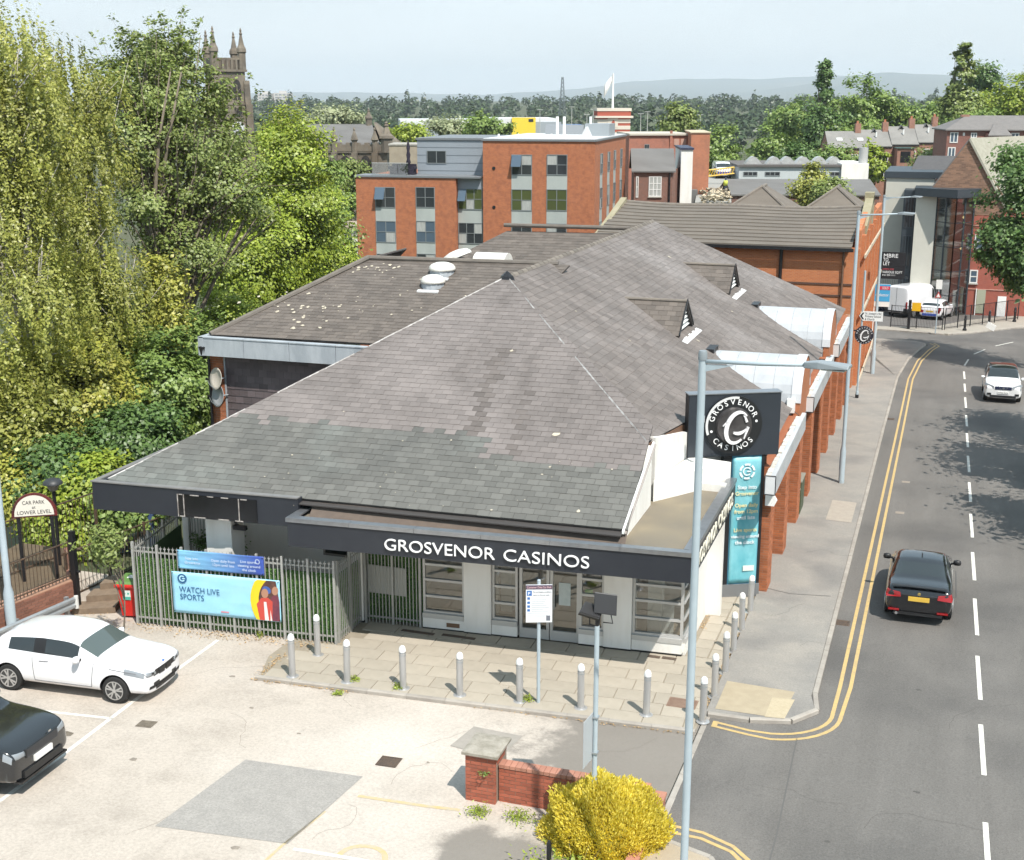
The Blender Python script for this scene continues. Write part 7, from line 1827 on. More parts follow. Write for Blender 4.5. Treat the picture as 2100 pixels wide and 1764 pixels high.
for r in range(rows):
 b=MB();n=24;t0,t1=r/rows,(r+1.06)/rows
 for k in range(n):
  x0,x1=0.1+13.9*k/n,0.1+13.9*(k+1)/n
  p=lambda x,t,up:WHO.P(x,-0.35+(ridge_y+0.35)*t,EZ+0.02+(ridge_z-EZ)*t+sag(x)*t+up)
  b.quad(p(x0,t0,0.075),p(x1,t0,0.075),p(x1,t1,0.02),p(x0,t1,0.02));b.quad(p(x0,t0,-0.01),p(x1,t0,-0.01),p(x1,t0,0.075),p(x0,t0,0.075))
 b.build('tile_course',M_TILE,WHO.t)
b=MB();b.tube([WHO.P(x,ridge_y+0.05,ridge_z+0.06+sag(x))for x in np.linspace(0.1,14,16)],0.11,8);b.build('ridge_tiles',M_RIDGE,WHO.t)
b=MB();b.quad(WHO.P(0.1,ridge_y,ridge_z),WHO.P(14,ridge_y,ridge_z),WHO.P(14,ridge_y+5,EZ),WHO.P(0.1,ridge_y+5,EZ));b.build('rear_slope',M_TILE,WHO.t)
WHO.box('eaves_gutter',0,14.1,-0.5,-0.36,EZ-0.15,EZ+0.02,M_BLACK)
b=MB();b.cyl(WHO.P(10.4,-0.1,-3),WHO.P(10.4,-0.1,EZ-0.1),0.09,n=8);b.build('downpipe',M_BLACK,WHO.t);b=MB();b.cyl(WHO.P(13.6,-0.1,-3),WHO.P(13.6,-0.1,EZ-0.1),0.06,n=8);b.build('downpipe',MATS['brown_timber'],WHO.t)
for z in(4.0,3.4):WHO.box('string_course',5.5,14.1,-0.04,-0.001,z,z+0.1,mat('soot_band',(0.10,0.055,0.04),0.9))
ar=[(6.9+0.75*math.cos(math.pi*k/12),0,4.35+0.75*math.sin(math.pi*k/12))for k in range(13)]
WHO.pris('arch_surround',[(x,-0.06,z)for x,y,z in ar],(0,0.05,0),mat('buff_arch',(0.42,0.29,0.18),0.9));WHO.pris('arch_opening',[(6.9+0.5*math.cos(math.pi*k/12),-0.075,4.3+0.5*math.sin(math.pi*k/12))for k in range(13)],(0,0.014,0),M_BLACK)
M_COP=mat('mossy_coping',(0.33,0.29,0.20),0.9,(0.24,0.22,0.13),2,0.7)
WHO.pris('gable_coping',[(-0.1,-0.4,EZ-0.2),(-0.1,ridge_y,ridge_z+0.3),(-0.1,ridge_y,ridge_z-0.1),(-0.1,-0.4,EZ-0.5)],(0.35,0,0),M_COP);WHO.pris('gable_coping',[(14.05,3.0,EZ+0.9),(14.05,8.4,ridge_z+0.75),(14.05,8.4,ridge_z+0.35),(14.05,3.0,EZ+0.4)],(0.45,0,0),M_COP)
WHO.box('gable_stack',14.0,14.5,7.6,8.6,EZ,ridge_z+0.85,M_COP)
WHO.pris('street_gable',[(14.11,0.36,EZ+0.9),(14.11,15,EZ+0.9),(14.11,8.2,ridge_z+0.3)],(0.25,0,0),M_WB)
for k in range(6):
 y=1.2+3.2*k;WHO.box('pilaster',14.401,14.6,y-0.35,y+0.25,-4,EZ+0.6,M_WB)
 if k<5:
  for z in(0.2,3.0):WHO.window(y+0.7,y+2.0,z,z+1.7,14.42,face='right',fm=M_WFR,div=(2,2),name='window',t=0.06)
for z in(-1.6,2.35,5.4):WHO.box('stone_band',14.601,14.68,0.5,19.5,z,z+0.18,mat('cream_stone',(0.5,0.44,0.34),0.9))
for k,(xa,xb)in enumerate(((4.6,9.6),(9.4,14.2))):
 za=9.0 if False else 6.2;y0,y1=13.2,19.6;xm=(xa+xb)/2;zr=[7.9,7.95][k]
 for q in([(xa,y0,za),(xb,y0,za),(xm,y0+2.6,zr)],[(xa,y0,za),(xm,y0+2.6,zr),(xm,y1-2,zr),(xa,y1,za)],[(xb,y0,za),(xb,y1,za),(xm,y1-2,zr),(xm,y0+2.6,zr)]):
  b=MB();b.prism([WHO.P(*p)for p in q],(0,0,0.1));b.build('hipped_roof',M_TILE,WHO.t)
 for p_,q_ in(((xa,y0,za),(xm,y0+2.6,zr)),((xb,y0,za),(xm,y0+2.6,zr)),((xm,y0+2.6,zr),(xm,y1-2,zr))):
  b=MB();b.cyl(WHO.P(*p_)+Vector((0,0,0.12)),WHO.P(*q_)+Vector((0,0,0.12)),0.1,n=6);b.build('hip_tiles',M_RIDGE,WHO.t)
WHO.box('valley_wall',0.4,14.0,12.6,13.1,EZ-1,6.15,M_WB)
# ---- small brick house with slate roof, white gable next to it
D1=112.0
q=at_d(1300,395,D1);H1=Bld('brick_house','dark brick house with slate roof squeezed beside the flats',(q.x,q.y,-5),YDEG-3)
sc=lambda px:(at_d(px,380,D1)-at_d(1300,380,D1)).length*(1 if px>1300 else-1)
hz=lambda py:at_d(1340,py,D1).z
M_DB=brick_mat('dark_house_brick',(0.24,0.10,0.07),(0.17,0.075,0.055),(0.22,0.15,0.12))
H1.box('wall',0,sc(1378),0,6,-5,hz(350),M_DB)
H1.gable('roof',0,sc(1378),0,6,hz(350),hz(310),M_GREYR,over=0.25,wall_m=M_DB)
H1.window(sc(1330),sc(1356),hz(403),hz(362),-0.03,fm=M_WFR,glass=M_CURT,div=(3,3),sill=True,t=0.07)
H1.window(sc(1304),sc(1309),hz(405),hz(362),-0.03,fm=M_WFR,div=(1,2),t=0.07)
b=MB();b.cyl(H1.P(sc(1372),-0.1,-3),H1.P(sc(1372),-0.1,hz(352)),0.08,n=6);b.build('downpipe',M_BLACK,H1.t)
H1.box('white_gable_end',sc(1396),sc(1420),1,8,-5,hz(308),M_WHITE);H1.box('parapet',sc(1394),sc(1422),0.9,8.1,hz(308)+0.001,hz(304),mat('navy_coping',(0.03,0.035,0.07),0.5))
H1.pris('side_wall',[(sc(1378)+0.002,0,-5),(sc(1396)-0.01,2.0,-5),(sc(1396)-0.01,2.0,hz(345)),(sc(1378)+0.002,0,hz(350))],(0,0.2,0),M_DB)
# ---- orange block and the parapet building with the striped tower
D2=135.0
q=at_d(1417,300,D2);H2=Bld('brick_block','plain orange brick block with a flat roof',(q.x,q.y,-5),YDEG-4)
sc=lambda px:(at_d(px,330,D2)-at_d(1417,330,D2)).length*(1 if px>1417 else-1);hz=lambda py:at_d(1430,py,D2).z
H2.box('wall',0,sc(1455),0,10,-5,hz(273),brick_mat('block_brick',(0.46,0.17,0.085),(0.40,0.14,0.07),(0.42,0.2,0.13)))
H2.box('coping',-0.1,sc(1455)+0.1,-0.1,10.1,hz(273)+0.001,hz(271),mat('cream_cope',(0.5,0.42,0.3),0.8));H2.box('lean_to',0.05,sc(1432),-1.5,-0.001,-5,hz(388),M_GREYR)
D3=140.0
q=at_d(1300,300,D3);H3=Bld('parapet_building','brick parapet building with stone coping behind the flats',(q.x,q.y,-5),YDEG+4)
sc=lambda px:(at_d(px,300,D3)-at_d(1300,300,D3)).length*(1 if px>1300 else-1);hz=lambda py:at_d(1350,py,D3).z
H3.box('wall',sc(1290),sc(1416),0,9,-5,hz(278),brick_mat('parapet_brick',(0.40,0.14,0.085),(0.32,0.11,0.07),(0.38,0.2,0.15)))
H3.box('coping',sc(1290),sc(1416),-0.2,9,hz(278)+0.001,hz(274),mat('pale_cope',(0.5,0.45,0.38),0.8))
H3.box('pilaster',sc(1374),sc(1379),-0.15,-0.001,-5,hz(268),MATS['parapet_brick'])
for p0,p1 in((1383,1393),(1397,1408)):H3.box('stone_panel',sc(p0),sc(p1),-0.06,-0.001,hz(298),hz(285),mat('pink_stone',(0.45,0.28,0.22),0.9))
H3.window(sc(1322),sc(1332),hz(312),hz(296),-0.03,div=(2,1))
D4=150.0
q=at_d(1225,300,D4);TW=Bld('striped_tower','red and white banded square tower flying a white flag',(q.x,q.y,-5),YDEG+3,cat='tower')
sc=lambda px:(at_d(px,260,D4)-at_d(1225,260,D4)).length;hz=lambda py:at_d(1260,py,D4).z
M_RB=mat('tower_red',(0.36,0.09,0.06),0.85);M_WS=mat('tower_white',(0.6,0.55,0.47),0.8)
w=sc(1292);zt=hz(242);zb_=hz(310);k=0;z=zb_
while z<zt-0.05:
 TW.box('stone_band' if k%2 else 'brick_band',0 if k%2==0 else-0.03,w if k%2==0 else w+0.03,0 if k%2==0 else-0.03,w,z,min(z+(0.42 if k%2 else 0.28),zt),M_WS if k%2 else M_RB);z+=0.421 if k%2 else 0.281;k+=1
TW.box('cornice',-0.3,w+0.3,-0.3,w+0.3,zt+0.002,zt+0.22,M_WS);TW.box('upper_stage',-0.05,w+0.05,-0.05,w,zt+0.221,hz(228),M_RB);TW.box('parapet',-0.12,w+0.12,-0.12,w,hz(228)+0.001,hz(222),M_WS)
TW.box('clock_panel',w*0.30,w*0.62,-0.06,-0.031,hz(262),hz(243),M_WS);TW.pris('red_shield',[(w*0.42,-0.08,hz(260)),(w*0.52,-0.08,hz(260)),(w*0.52,-0.08,hz(248)),(w*0.47,-0.08,hz(246)),(w*0.42,-0.08,hz(252))],(0,0.015,0),M_RB)
TW.box('shaft_below',0.02,w-0.02,0.02,w,-5,zb_-0.001,M_RB)
c0=TW.P(w*0.5,w*0.4,hz(222));FG=thing('flagpole','white flagpole with a white flag on the striped tower','flagpole',c0)
ph=at_d(1258,150,D4).z-c0.z
b=MB();b.lathe([(0.13,0),(0.09,ph)],n=10);b.build('pole',M_WPAINT,FG,local=True)
fl=MB();fu=-Vector((math.cos(YAW),math.sin(YAW),0))*1.0
for i in range(7):
 for j in range(2):
  x=i*0.17;fl.v.append(tuple(fu*x+Vector((0,0,ph-0.1-0.20*i-j*(0.7+0.12*i)))+HD*(0.12*math.sin(i*1.4))))
fl.f=[(2*i,2*i+1,2*i+3,2*i+2)for i in range(6)];o=fl.build('flag',M_WPAINT,FG,local=True,smooth=True);so=o.modifiers.new('s','SOLIDIFY');so.thickness=0.01
# ---- church: tower and nave
D5=205.0
def cp(px,py,d=D5):return at_d(px,py,d)
q=cp(443,260);CT=Bld('church_tower','sooty gothic church tower with four tall pinnacles and a white clock',(q.x,q.y,-8),YDEG+26.6,cat='tower')
w=4.95
hz=lambda py:cp(465,py).z
zc,zs=hz(147),hz(208)
CT.box('lower_stage',-0.25,w+0.25,-0.25,w,-8,hz(215),M_STONE);CT.box('belfry_stage',0,w,0,w,hz(215)+0.001,zc,M_STONE)
CT.box('string_course',-0.35,w+0.35,-0.35,w+0.3,hz(215)+0.002,hz(213),M_STONE);CT.box('cornice',-0.3,w+0.3,-0.3,w+0.3,zc+0.001,zc+0.35,M_STONE)
zp=hz(118)
for k in range(7):
 x=w*k/7;CT.box('parapet_pier',x,x+w/7*0.45,-0.02,0.3,zc+0.351,zp-0.3,M_STONE);CT.box('parapet_pier',w-0.3,w+0.02,x+0.31,x+w/7*0.45+0.31,zc+0.351,zp-0.3,M_STONE)
CT.box('parapet_rail',-0.02,w+0.03,-0.04,0.32,zp-0.299,zp,M_STONE);CT.box('parapet_rail',w-0.32,w+0.04,0.33,w,zp-0.299,zp,M_STONE);CT.box('parapet_back',0,w,w-0.3,w,zc+0.352,zp,M_STONE);CT.box('parapet_back',-0.02,0.28,0.33,w-0.31,zc+0.352,zp,M_STONE)
def pinnacle(cx,cy_,ztop,parent_b,wd=0.62,z0=None):
 z0=zc if z0 is None else z0;b=MB();c0=parent_b.P(cx,cy_,0);c0=Vector((c0.x,c0.y,0));H=ztop-z0
 b.lathe([(wd,z0),(wd,z0+H*0.42),(wd*1.25,z0+H*0.45),(wd*1.15,z0+H*0.53),(wd*0.75,z0+H*0.6),(wd*0.28,z0+H*0.83),(wd*0.45,z0+H*0.86),(wd*0.2,z0+H*0.9),(wd*0.3,z0+H*0.93),(0.02,z0+H)],c0,8)
 b.build('pinnacle',M_STONE,parent_b.t)
for cx,cy_,py in((0.3,w-0.3,58),(0.3,0.3,52),(w-0.3,w-0.3,60),(w-0.3,0.3,55)):pinnacle(cx,cy_,hz(py),CT)
for cx in(w*0.30,w*0.72):
 ww=w*0.13
 lan=[(cx-ww,-0.03,hz(205)),(cx+ww,-0.03,hz(205))]+[(cx+ww*math.cos(math.pi*k/8),-0.03,hz(180)+ww*2.0*math.sin(math.pi*k/8))for k in range(9)]
 CT.pris('louvre_lancet',lan,(0,-0.02,0),mat('lancet_dark',(0.025,0.022,0.02),0.8))
 CT.box('lancet_mullion',cx-0.07,cx+0.07,-0.12,-0.052,hz(205),hz(174),M_STONE);CT.box('lancet_bar',cx-ww,cx+ww,-0.1,-0.053,hz(194),hz(192),M_STONE)
 CT.pris('louvre_lancet',[(w+0.03,a,z)for a,_,z in lan],(0.02,0,0),MATS['lancet_dark'])
for cx in(w*0.72,):CT.box('niche_window',cx-w*0.12,cx+w*0.12,-0.3,-0.252,hz(240),hz(222),MATS['lancet_dark'])
c0=CT.P(w*0.70,-0.27,hz(263));b=MB();b.cyl(c0,c0-CT.y*0.08,1.0,n=28);CK=b.build('clock_face',mat('clock_white',(0.66,0.68,0.72),0.5),CT.t)
b=MB()
for k in range(12):
 a=2*math.pi*k/12;b.obox(c0-CT.y*0.1+(CT.x*math.cos(a)+CT.z*math.sin(a))*0.72-CT.x*0.04-CT.z*0.04,CT.x*0.08,CT.z*0.08,CT.y*-0.01)
b.obox(c0-CT.y*0.11,CT.x*0.06,CT.z*0.75,CT.y*-0.01);b.obox(c0-CT.y*0.125,CT.x*0.5,CT.z*0.07,CT.y*-0.01);b.build('clock_hands',M_BLACK,CK)
for cx in(-0.25,w+0.0):
 CT.pris('buttress',[(cx-0.3,-1.1,-8),(cx+0.6,-1.1,-8),(cx+0.6,-0.9,hz(240)),(cx+0.6,-0.2,hz(165)),(cx-0.3,-0.2,hz(165)),(cx-0.3,-0.9,hz(240))],(0,0.5,0),M_STONE)
 CT.box('buttress',cx-0.3,cx+0.6,-0.9,-0.26,-8,hz(214),M_STONE);CT.box('buttress',cx-0.2,cx+0.5,-0.5,-0.03,hz(213),hz(172),M_STONE)
CT.box('buttress',w+0.26,w+1.1,0.3,1.2,-8,hz(214),M_STONE);CT.box('buttress',w+0.03,w+0.6,0.3,1.0,hz(213),hz(172),M_STONE)
D6=190.0
q=at_d(560,330,D6);NV=Bld('church_nave','long sooty stone church nave with pointed windows and slate roof',(q.x,q.y,-8),YDEG-6,cat='church')
sc=lambda px:(at_d(px,330,D6)-at_d(560,330,D6)).length*(1 if px>560 else-1);hz=lambda py:at_d(720,py,D6).z
WX=sc(797);NV.box('wall',0,WX,0,12,-8,hz(300),M_STONE);NV.box('parapet',-0.1,WX+0.1,-0.25,0.25,hz(310),hz(296),M_STONE)
x=0
while x<WX:NV.box('merlon',x,x+0.7,-0.2,0.2,hz(296)+0.001,hz(292),M_STONE);x+=1.35
NV.pris('roof',[(0,0.5,hz(296)),(sc(782),0.5,hz(296)),(sc(748),6.5,hz(258)),(0,6.5,hz(258))],(0,0.1,0.15),M_GREYR);NV.pris('roof',[(0,12,hz(296)),(sc(782),12,hz(296)),(sc(748),6.5,hz(258)),(0,6.5,hz(258))],(0,0,0.15),M_GREYR)
NV.pris('east_gable',[(WX-0.5,0.3,hz(298)),(WX-0.5,12,hz(298)),(WX-3.2,6.5,hz(252))],(0.5,0,0),M_STONE)
for px in(648,690,732,774):
 x=sc(px);NV.box('buttress',x-0.4,x+0.4,-0.9,-0.001,-8,hz(312),M_STONE)
 b=MB();c0=NV.P(x,-0.3,0);c0=Vector((c0.x,c0.y,0));b.lathe([(0.4,hz(312)),(0.4,hz(290)),(0.6,hz(286)),(0.5,hz(282)),(0.12,hz(268)),(0.2,hz(265)),(0.02,hz(260))],c0,6);b.build('pinnacle',M_STONE,NV.t)
pinnacle(WX,0.2,hz(228+20),NV,0.9,hz(312));pinnacle(sc(742),6.5,hz(222),NV,0.5,hz(262))
for px in(628,669,711,753):
 for(pt,pbm,dark)in((325,370,True),(375,402,False)):
  x0,x1=sc(px),sc(px);ww=0.75
  pts=[(x0-ww,-0.04,hz(pbm)),(x0+ww,-0.04,hz(pbm))]+[(x0+ww*math.cos(math.pi*k/8),-0.04,hz(pt+12)+1.3*math.sin(math.pi*k/8))for k in range(9)]
  NV.pris('lancet_window',pts,(0,0.035,0),MATS['lancet_dark']if dark else mat('blind_stone',(0.26,0.21,0.15),0.9));
  if dark:
   NV.box('mullion',x0-0.07,x0+0.07,-0.1,-0.041,hz(pbm),hz(pt+3),M_STONE);NV.box('transom',x0-ww,x0+ww,-0.09,-0.042,hz(352),hz(350.5),M_STONE)
NV.box('string_course',0,WX,-0.2,-0.001,hz(313),hz(310.5),M_STONE);NV.box('string_course',0,WX,-0.2,-0.001,hz(373),hz(371),M_STONE)
NV.box('boundary_wall',sc(690),sc(735),-22,-21.6,-8,at_d(710,408,D6-22).z,mat('pale_boundary',(0.33,0.28,0.22),0.9))
q=at_d(798,305,165);BW=Bld('stone_building','pale stone gable wall half hidden behind the flats terrace',(q.x,q.y,-6),YDEG-3);BW.box('wall',0,6.5,0,5,-6,q.z+0.4,mat('pale_rubble',(0.34,0.29,0.22),0.9,(0.25,0.21,0.16),1.2,0.7));BW.box('coping',-0.1,6.6,-0.1,5.1,q.z+0.401,q.z+0.6,M_CONC)
q=at_d(692,470,118);SH=Bld('low_shed','low pale shed half seen between the trees and the flats',(q.x,q.y,-7),YDEG,cat='shed');SH.box('wall',0,3.5,0,5,-7,q.z,M_WHITE);SH.box('roof',-0.3,3.8,-0.3,5.3,q.z+0.001,q.z+0.25,mat('shed_roof',(0.35,0.28,0.22),0.9));SH.box('door',0.6,1.6,-0.03,-0.001,-7,q.z-1.2,mat('rust_door',(0.35,0.1,0.05),0.8))
# ---- workshop with white front and rooflights, slate shed in front of it
D7=160.0
q=at_d(1515,360,D7);WK=Bld('workshop','low white-fronted workshop with a row of rooflights',(q.x,q.y,-6),YDEG-2)
sc=lambda px:(at_d(px,350,D7)-at_d(1515,350,D7)).length;hz=lambda py:at_d(1640,py,D7).z
M_WKW=mat('pale_cladding',(0.50,0.54,0.55),0.7,(0.42,0.46,0.47),3,0.6,stretch=(3,3,0.2))
WX=sc(1722);WK.box('wall',0,WX,0,12,-6,hz(342),M_WKW);WK.box('roof_slab',-0.3,WX+0.3,-0.3,12.3,hz(342)+0.001,hz(338),mat('dark_felt',(0.12,0.11,0.105),0.9))
WK.box('white_end',WX+0.01,sc(1777),-0.4,8,-6,hz(335),M_WHITE)
for p0,p1 in((1524,1553),(1568,1599),(1671,1693),(1708,1741)):
 if p1<1722:WK.window(sc(p0),sc(p1),hz(361),hz(352),-0.03,div=(3,1),fm=M_GFR,t=0.08)
WK.window(sc(1700),sc(1720),hz(361),hz(352),-0.03,div=(2,1),fm=M_GFR,t=0.08)
for p0 in(1532,1575,1602,1635,1668,1698):
 b=MB();x0=sc(p0);w=2.0
 b.prism([WK.P(x0+w*k/6,2,hz(338)+0.9*math.sin(math.pi*k/6))for k in range(7)],WK.y*1.6);b.build('rooflight',mat('rooflight_glass',(0.45,0.46,0.45),0.4,(0.25,0.25,0.25),2,0.6),WK.t)
b=MB();c0=WK.P(sc(1770),1,0);b.cyl((c0.x,c0.y,hz(350)),(c0.x,c0.y,hz(303)),0.55,n=12);b.build('flue_stack',mat('flue_grey',(0.42,0.42,0.41),0.5),WK.t,smooth=True,angle=40)
D8=132.0
q=at_d(1500,380,D8);GS=Bld('slate_shed','long low shed with a plain grey slate roof',(q.x,q.y,-6),YDEG-2,cat='shed')
sc=lambda px:(at_d(px,380,D8)-at_d(1500,380,D8)).length;hz=lambda py:at_d(1640,py,D8).z;GR=at_d(1640,366,D8+5).z-0.2
GS.pris('roof',[(0,0,hz(402)),(sc(1805),0,hz(402)),(sc(1805),5,GR),(0,5,GR)],(0,0,0.15),M_GREYR);GS.box('wall',0.1,sc(1803),0.2,9.8,-6,hz(402)-0.03,M_DB);GS.pris('roof',[(0,10,hz(402)),(sc(1805),10,hz(402)),(sc(1805),5,GR),(0,5,GR)],(0,0,0.15),M_GREYR)
q=at_d(1465,395,150);b=MB();c0=at_d(1440,410,120);
yd=[at_z(px,py,at_d(1470,380,150).z)for px,py in((1425,415),(1500,415),(1497,362),(1440,352))]
b.prism([v-Vector((0,0,0.1))for v in yd],(0,0,0.1));struct(b.build('site_yard',mat('yard_concrete',(0.30,0.29,0.265),0.9)))
yz=yd[0].z
q=at_z(1467,364,yz)
car('van','small white van with blue bonnet stripe in the distant site yard',q-Vector((0,-2.5,0)),YAW-R(92),WH,dict(L=5.0,W=0.98,st=st_van(5.35,2.0)[:],tag=tag_van,cap=lambda e,j:'body',wheels=(1.0,4.4),wr=0.34,mirror=(4.1,1.3),mirror_m=M_TRIMB,extra=[lambda t,L,W:MB().box(5.2,5.42,-0.8,0.8,0.55,0.85).build('bonnet_stripe',mat('van_blue',(0.03,0.05,0.3),0.4),t,local=True)]))
CRN=thing('crane_boom','yellow lattice crane boom lying in the site yard','crane',at_d(1452,360,152))
a0,a1=at_d(1452,362,152),at_d(1506,356,152);dvec=a1-a0;sd_=HD*0.6
for off in(Vector((0,0,0)),sd_,Vector((0,0,0.7)),sd_+Vector((0,0,0.7))):
 b=MB();b.cyl(a0+off,a1+off,0.07,n=5);b.build('chord',mat('crane_yellow',(0.6,0.38,0.02),0.5),CRN)
for k in range(10):
 p0=a0+dvec*(k/10);p1=a0+dvec*((k+1)/10);b=MB();b.cyl(p0,p1+Vector((0,0,0.7)),0.05,n=4);b.build('lattice_bar',MATS['crane_yellow'],CRN)
V,F=[],[]
for i in range(260):
 c0=at_z(random.uniform(1440,1495),random.uniform(396,420),yz)+Vector((0,0,random.uniform(0,0.7)));s=random.uniform(0.15,0.5);b0=len(V)
 for _ in range(4):V.append(tuple(c0+Vector((random.uniform(-s,s),random.uniform(-s,s),random.uniform(-s,s)*0.6))))
 F+=[(b0,b0+1,b0+2),(b0,b0+2,b0+3),(b0,b0+3,b0+1),(b0+1,b0+3,b0+2)]
o=np_obj('rubble_heap',np.array(V),np.array(F),mat('rubble',(0.55,0.47,0.34),0.9,island=0.5));o['kind']='stuff';o['label']='pale heap of rubble in the site yard'
q=at_z(1487,400,yz)
PE=thing('person','worker in a yellow hi-vis vest standing by the rubble','person',q)
b=MB();b.lathe([(0.10,0.0),(0.13,0.45),(0.17,0.85),(0.19,1.0),(0.22,1.3),(0.20,1.45),(0.07,1.52),(0.10,1.62),(0.09,1.74),(0.02,1.8)],n=10);b.build('body',mat('work_clothes',(0.05,0.06,0.09),0.9),PE,local=True,smooth=True);b=MB();b.lathe([(0.205,0.95),(0.235,1.3),(0.2,1.47)],n=10);b.build('vest',mat('hi_vis',(0.6,0.65,0.1),0.7),PE,local=True,smooth=True)
# ---- terrace of houses and the newer brick flats on the right
M_TB=brick_mat('terrace_brick',(0.36,0.155,0.10),(0.29,0.12,0.08),(0.34,0.23,0.18))
D9=205.0
hz9=lambda py:at_d(1800,py,D9).z
tri=[(1700,1772,304,276),(1772,1829,301,273),(1829,1884,297,266),(1884,1932,293,262)]
labs=['end terrace house with two skylights in its grey roof','terrace house with the ivy bush against its back wall','terrace house with a projecting brick balcony wing','terrace house with a railed balcony next to the taller flats']
for i,(p0,p1,pe,pr)in enumerate(tri):
 q=at_d(p0,pe,D9);B_=Bld('terrace_house',labs[i],(q.x,q.y,-4),YDEG-4,cat='house',group='row of brick terrace houses')
 L_=(at_d(p1,pe,D9)-q).length-0.02
 B_.box('wall',0,L_,0,8,-4,hz9(pe),M_TB);B_.gable('roof',0,L_,0,8,hz9(pe),hz9(pr)+0.3,mat('terrace_slate',(0.24,0.23,0.215),0.85,(0.17,0.165,0.155),0.5,0.7),over=0.02 if i else 0.1,wall_m=M_TB)
 B_.box('eaves',0,L_,-0.15,-0.02,hz9(pe)-0.15,hz9(pe),M_BLACK)
 zr=hz9(pr)
 B_.box('chimney',L_-0.9,L_-0.05,3.5,4.5,zr-1,zr+1.6,M_TB);B_.box('chimney_pot',L_-0.7,L_-0.4,3.8,4.1,zr+1.601,zr+2.0,mat('terracotta',(0.4,0.15,0.08),0.8))
 for k in range(2):
  x=L_*(0.2+0.45*k);B_.window(x,x+1.0,hz9(pe)-2.3,hz9(pe)-0.9,-0.03,fm=M_WFR,div=(2,1),t=0.1)
  B_.window(x,x+1.0,hz9(pe)-5.0,hz9(pe)-3.4,-0.03,fm=M_WFR,div=(2,1),t=0.1)
 zm_=(hz9(pe)+hz9(pr))/2+0.35
 if i==0:
  for x in(1.4,4.6):B_.pris('skylight',[(x,1.5,zm_-0.35),(x+0.9,1.5,zm_-0.35),(x+0.9,2.3,zm_+0.05),(x,2.3,zm_+0.05)],(0,-0.03,0.1),mat('skylight_pale',(0.6,0.6,0.58),0.2))
 else:
  b=MB();c0=B_.P(L_*0.5,2,zm_);b.cyl(c0,c0+Vector((0,0,0.8)),0.12,n=6);b.build('vent_pipe',M_WPAINT,B_.t)
  B_.gable('dormer',L_*0.35,L_*0.6,3.2,4.2,hz9(pr)-0.2,hz9(pr)+0.5,M_GREYR,axis='y',over=0.1)
 if i==2:
  B_.box('balcony_wing',0.4,2.9,-2.4,-0.01,-4,hz9(pe)-0.5,M_TB);B_.box('balcony_opening',0.9,2.4,-2.43,-2.401,hz9(pe)-2.6,hz9(pe)-0.9,M_BLACK);B_.box('balcony_roof',0.2,3.1,-2.6,-0.02,hz9(pe)-0.49,hz9(pe)-0.35,mat('teal_felt',(0.05,0.09,0.08),0.7))
 if i==3:
  B_.box('balcony',0.3,2.9,-1.3,-0.01,hz9(pe)-3.1,hz9(pe)-2.9,M_CONC)
  for k in range(9):B_.box('baluster',0.35+k*0.3,0.39+k*0.3,-1.28,-1.24,hz9(pe)-2.9,hz9(pe)-2.0,M_BLACK)
 if i==0:B_.box('lower_wing',L_*0.7,L_,-1.5,-0.01,-4,hz9(pe)-3,M_TB)
D10=178.0
q=at_d(1943,268,D10);NF=Bld('brick_flats','taller dark red brick flats with grey hipped roofs and white windows',(q.x,q.y,-4),YDEG-8)
sc=lambda px:(at_d(px,268,D10)-at_d(1943,268,D10)).length;hz=lambda py:at_d(2010,py,D10).z
M_NB=brick_mat('new_flats_brick',(0.27,0.095,0.07),(0.21,0.075,0.06),(0.26,0.16,0.13));M_NR=mat('grey_pantile',(0.19,0.175,0.165),0.85,(0.14,0.13,0.125),1.5,0.7,stretch=(1,1,2))
NF.box('wall',0,22,0,10,-4,hz(268),M_NB)
NF.pris('roof',[(-0.3,-0.4,hz(268)),(22,-0.4,hz(268)),(22,5,hz(240)),(3.2,5,hz(240))],(0,0,0.15),M_NR);NF.pris('roof',[(-0.3,-0.4,hz(268)),(3.2,5,hz(240)),(-0.3,10.4,hz(268))],(0,0,0.15),M_NR);NF.pris('roof',[(-0.3,10.4,hz(268)),(22,10.4,hz(268)),(22,5,hz(240)),(3.2,5,hz(240))],(0,0,0.15),M_NR)
NF.box('wing_wall',sc(2018),sc(2058),-3,-0.001,-4,hz(274),M_NB);NF.pris('wing_roof',[(sc(2014),-3.3,hz(278)),(sc(2060),-3.3,hz(278)),(sc(2046),1.5,hz(250)),(sc(2040),1.5,hz(250))],(0,0,0.15),M_NR)
for p0,p1,a,c in((1949,1965,271,293),(1947,1962,302,326),(1990,2002,272,283),(1974,1978,272,278),(2069,2085,272,285)):
 NF.window(sc(p0),sc(p1),hz(c),hz(a),-0.03,fm=M_WFR,glass=M_WINB,div=(2,1),t=0.12)
NF.box('chimney',2.5,3.6,4.5,5.5,hz(241),hz(236),M_TB)
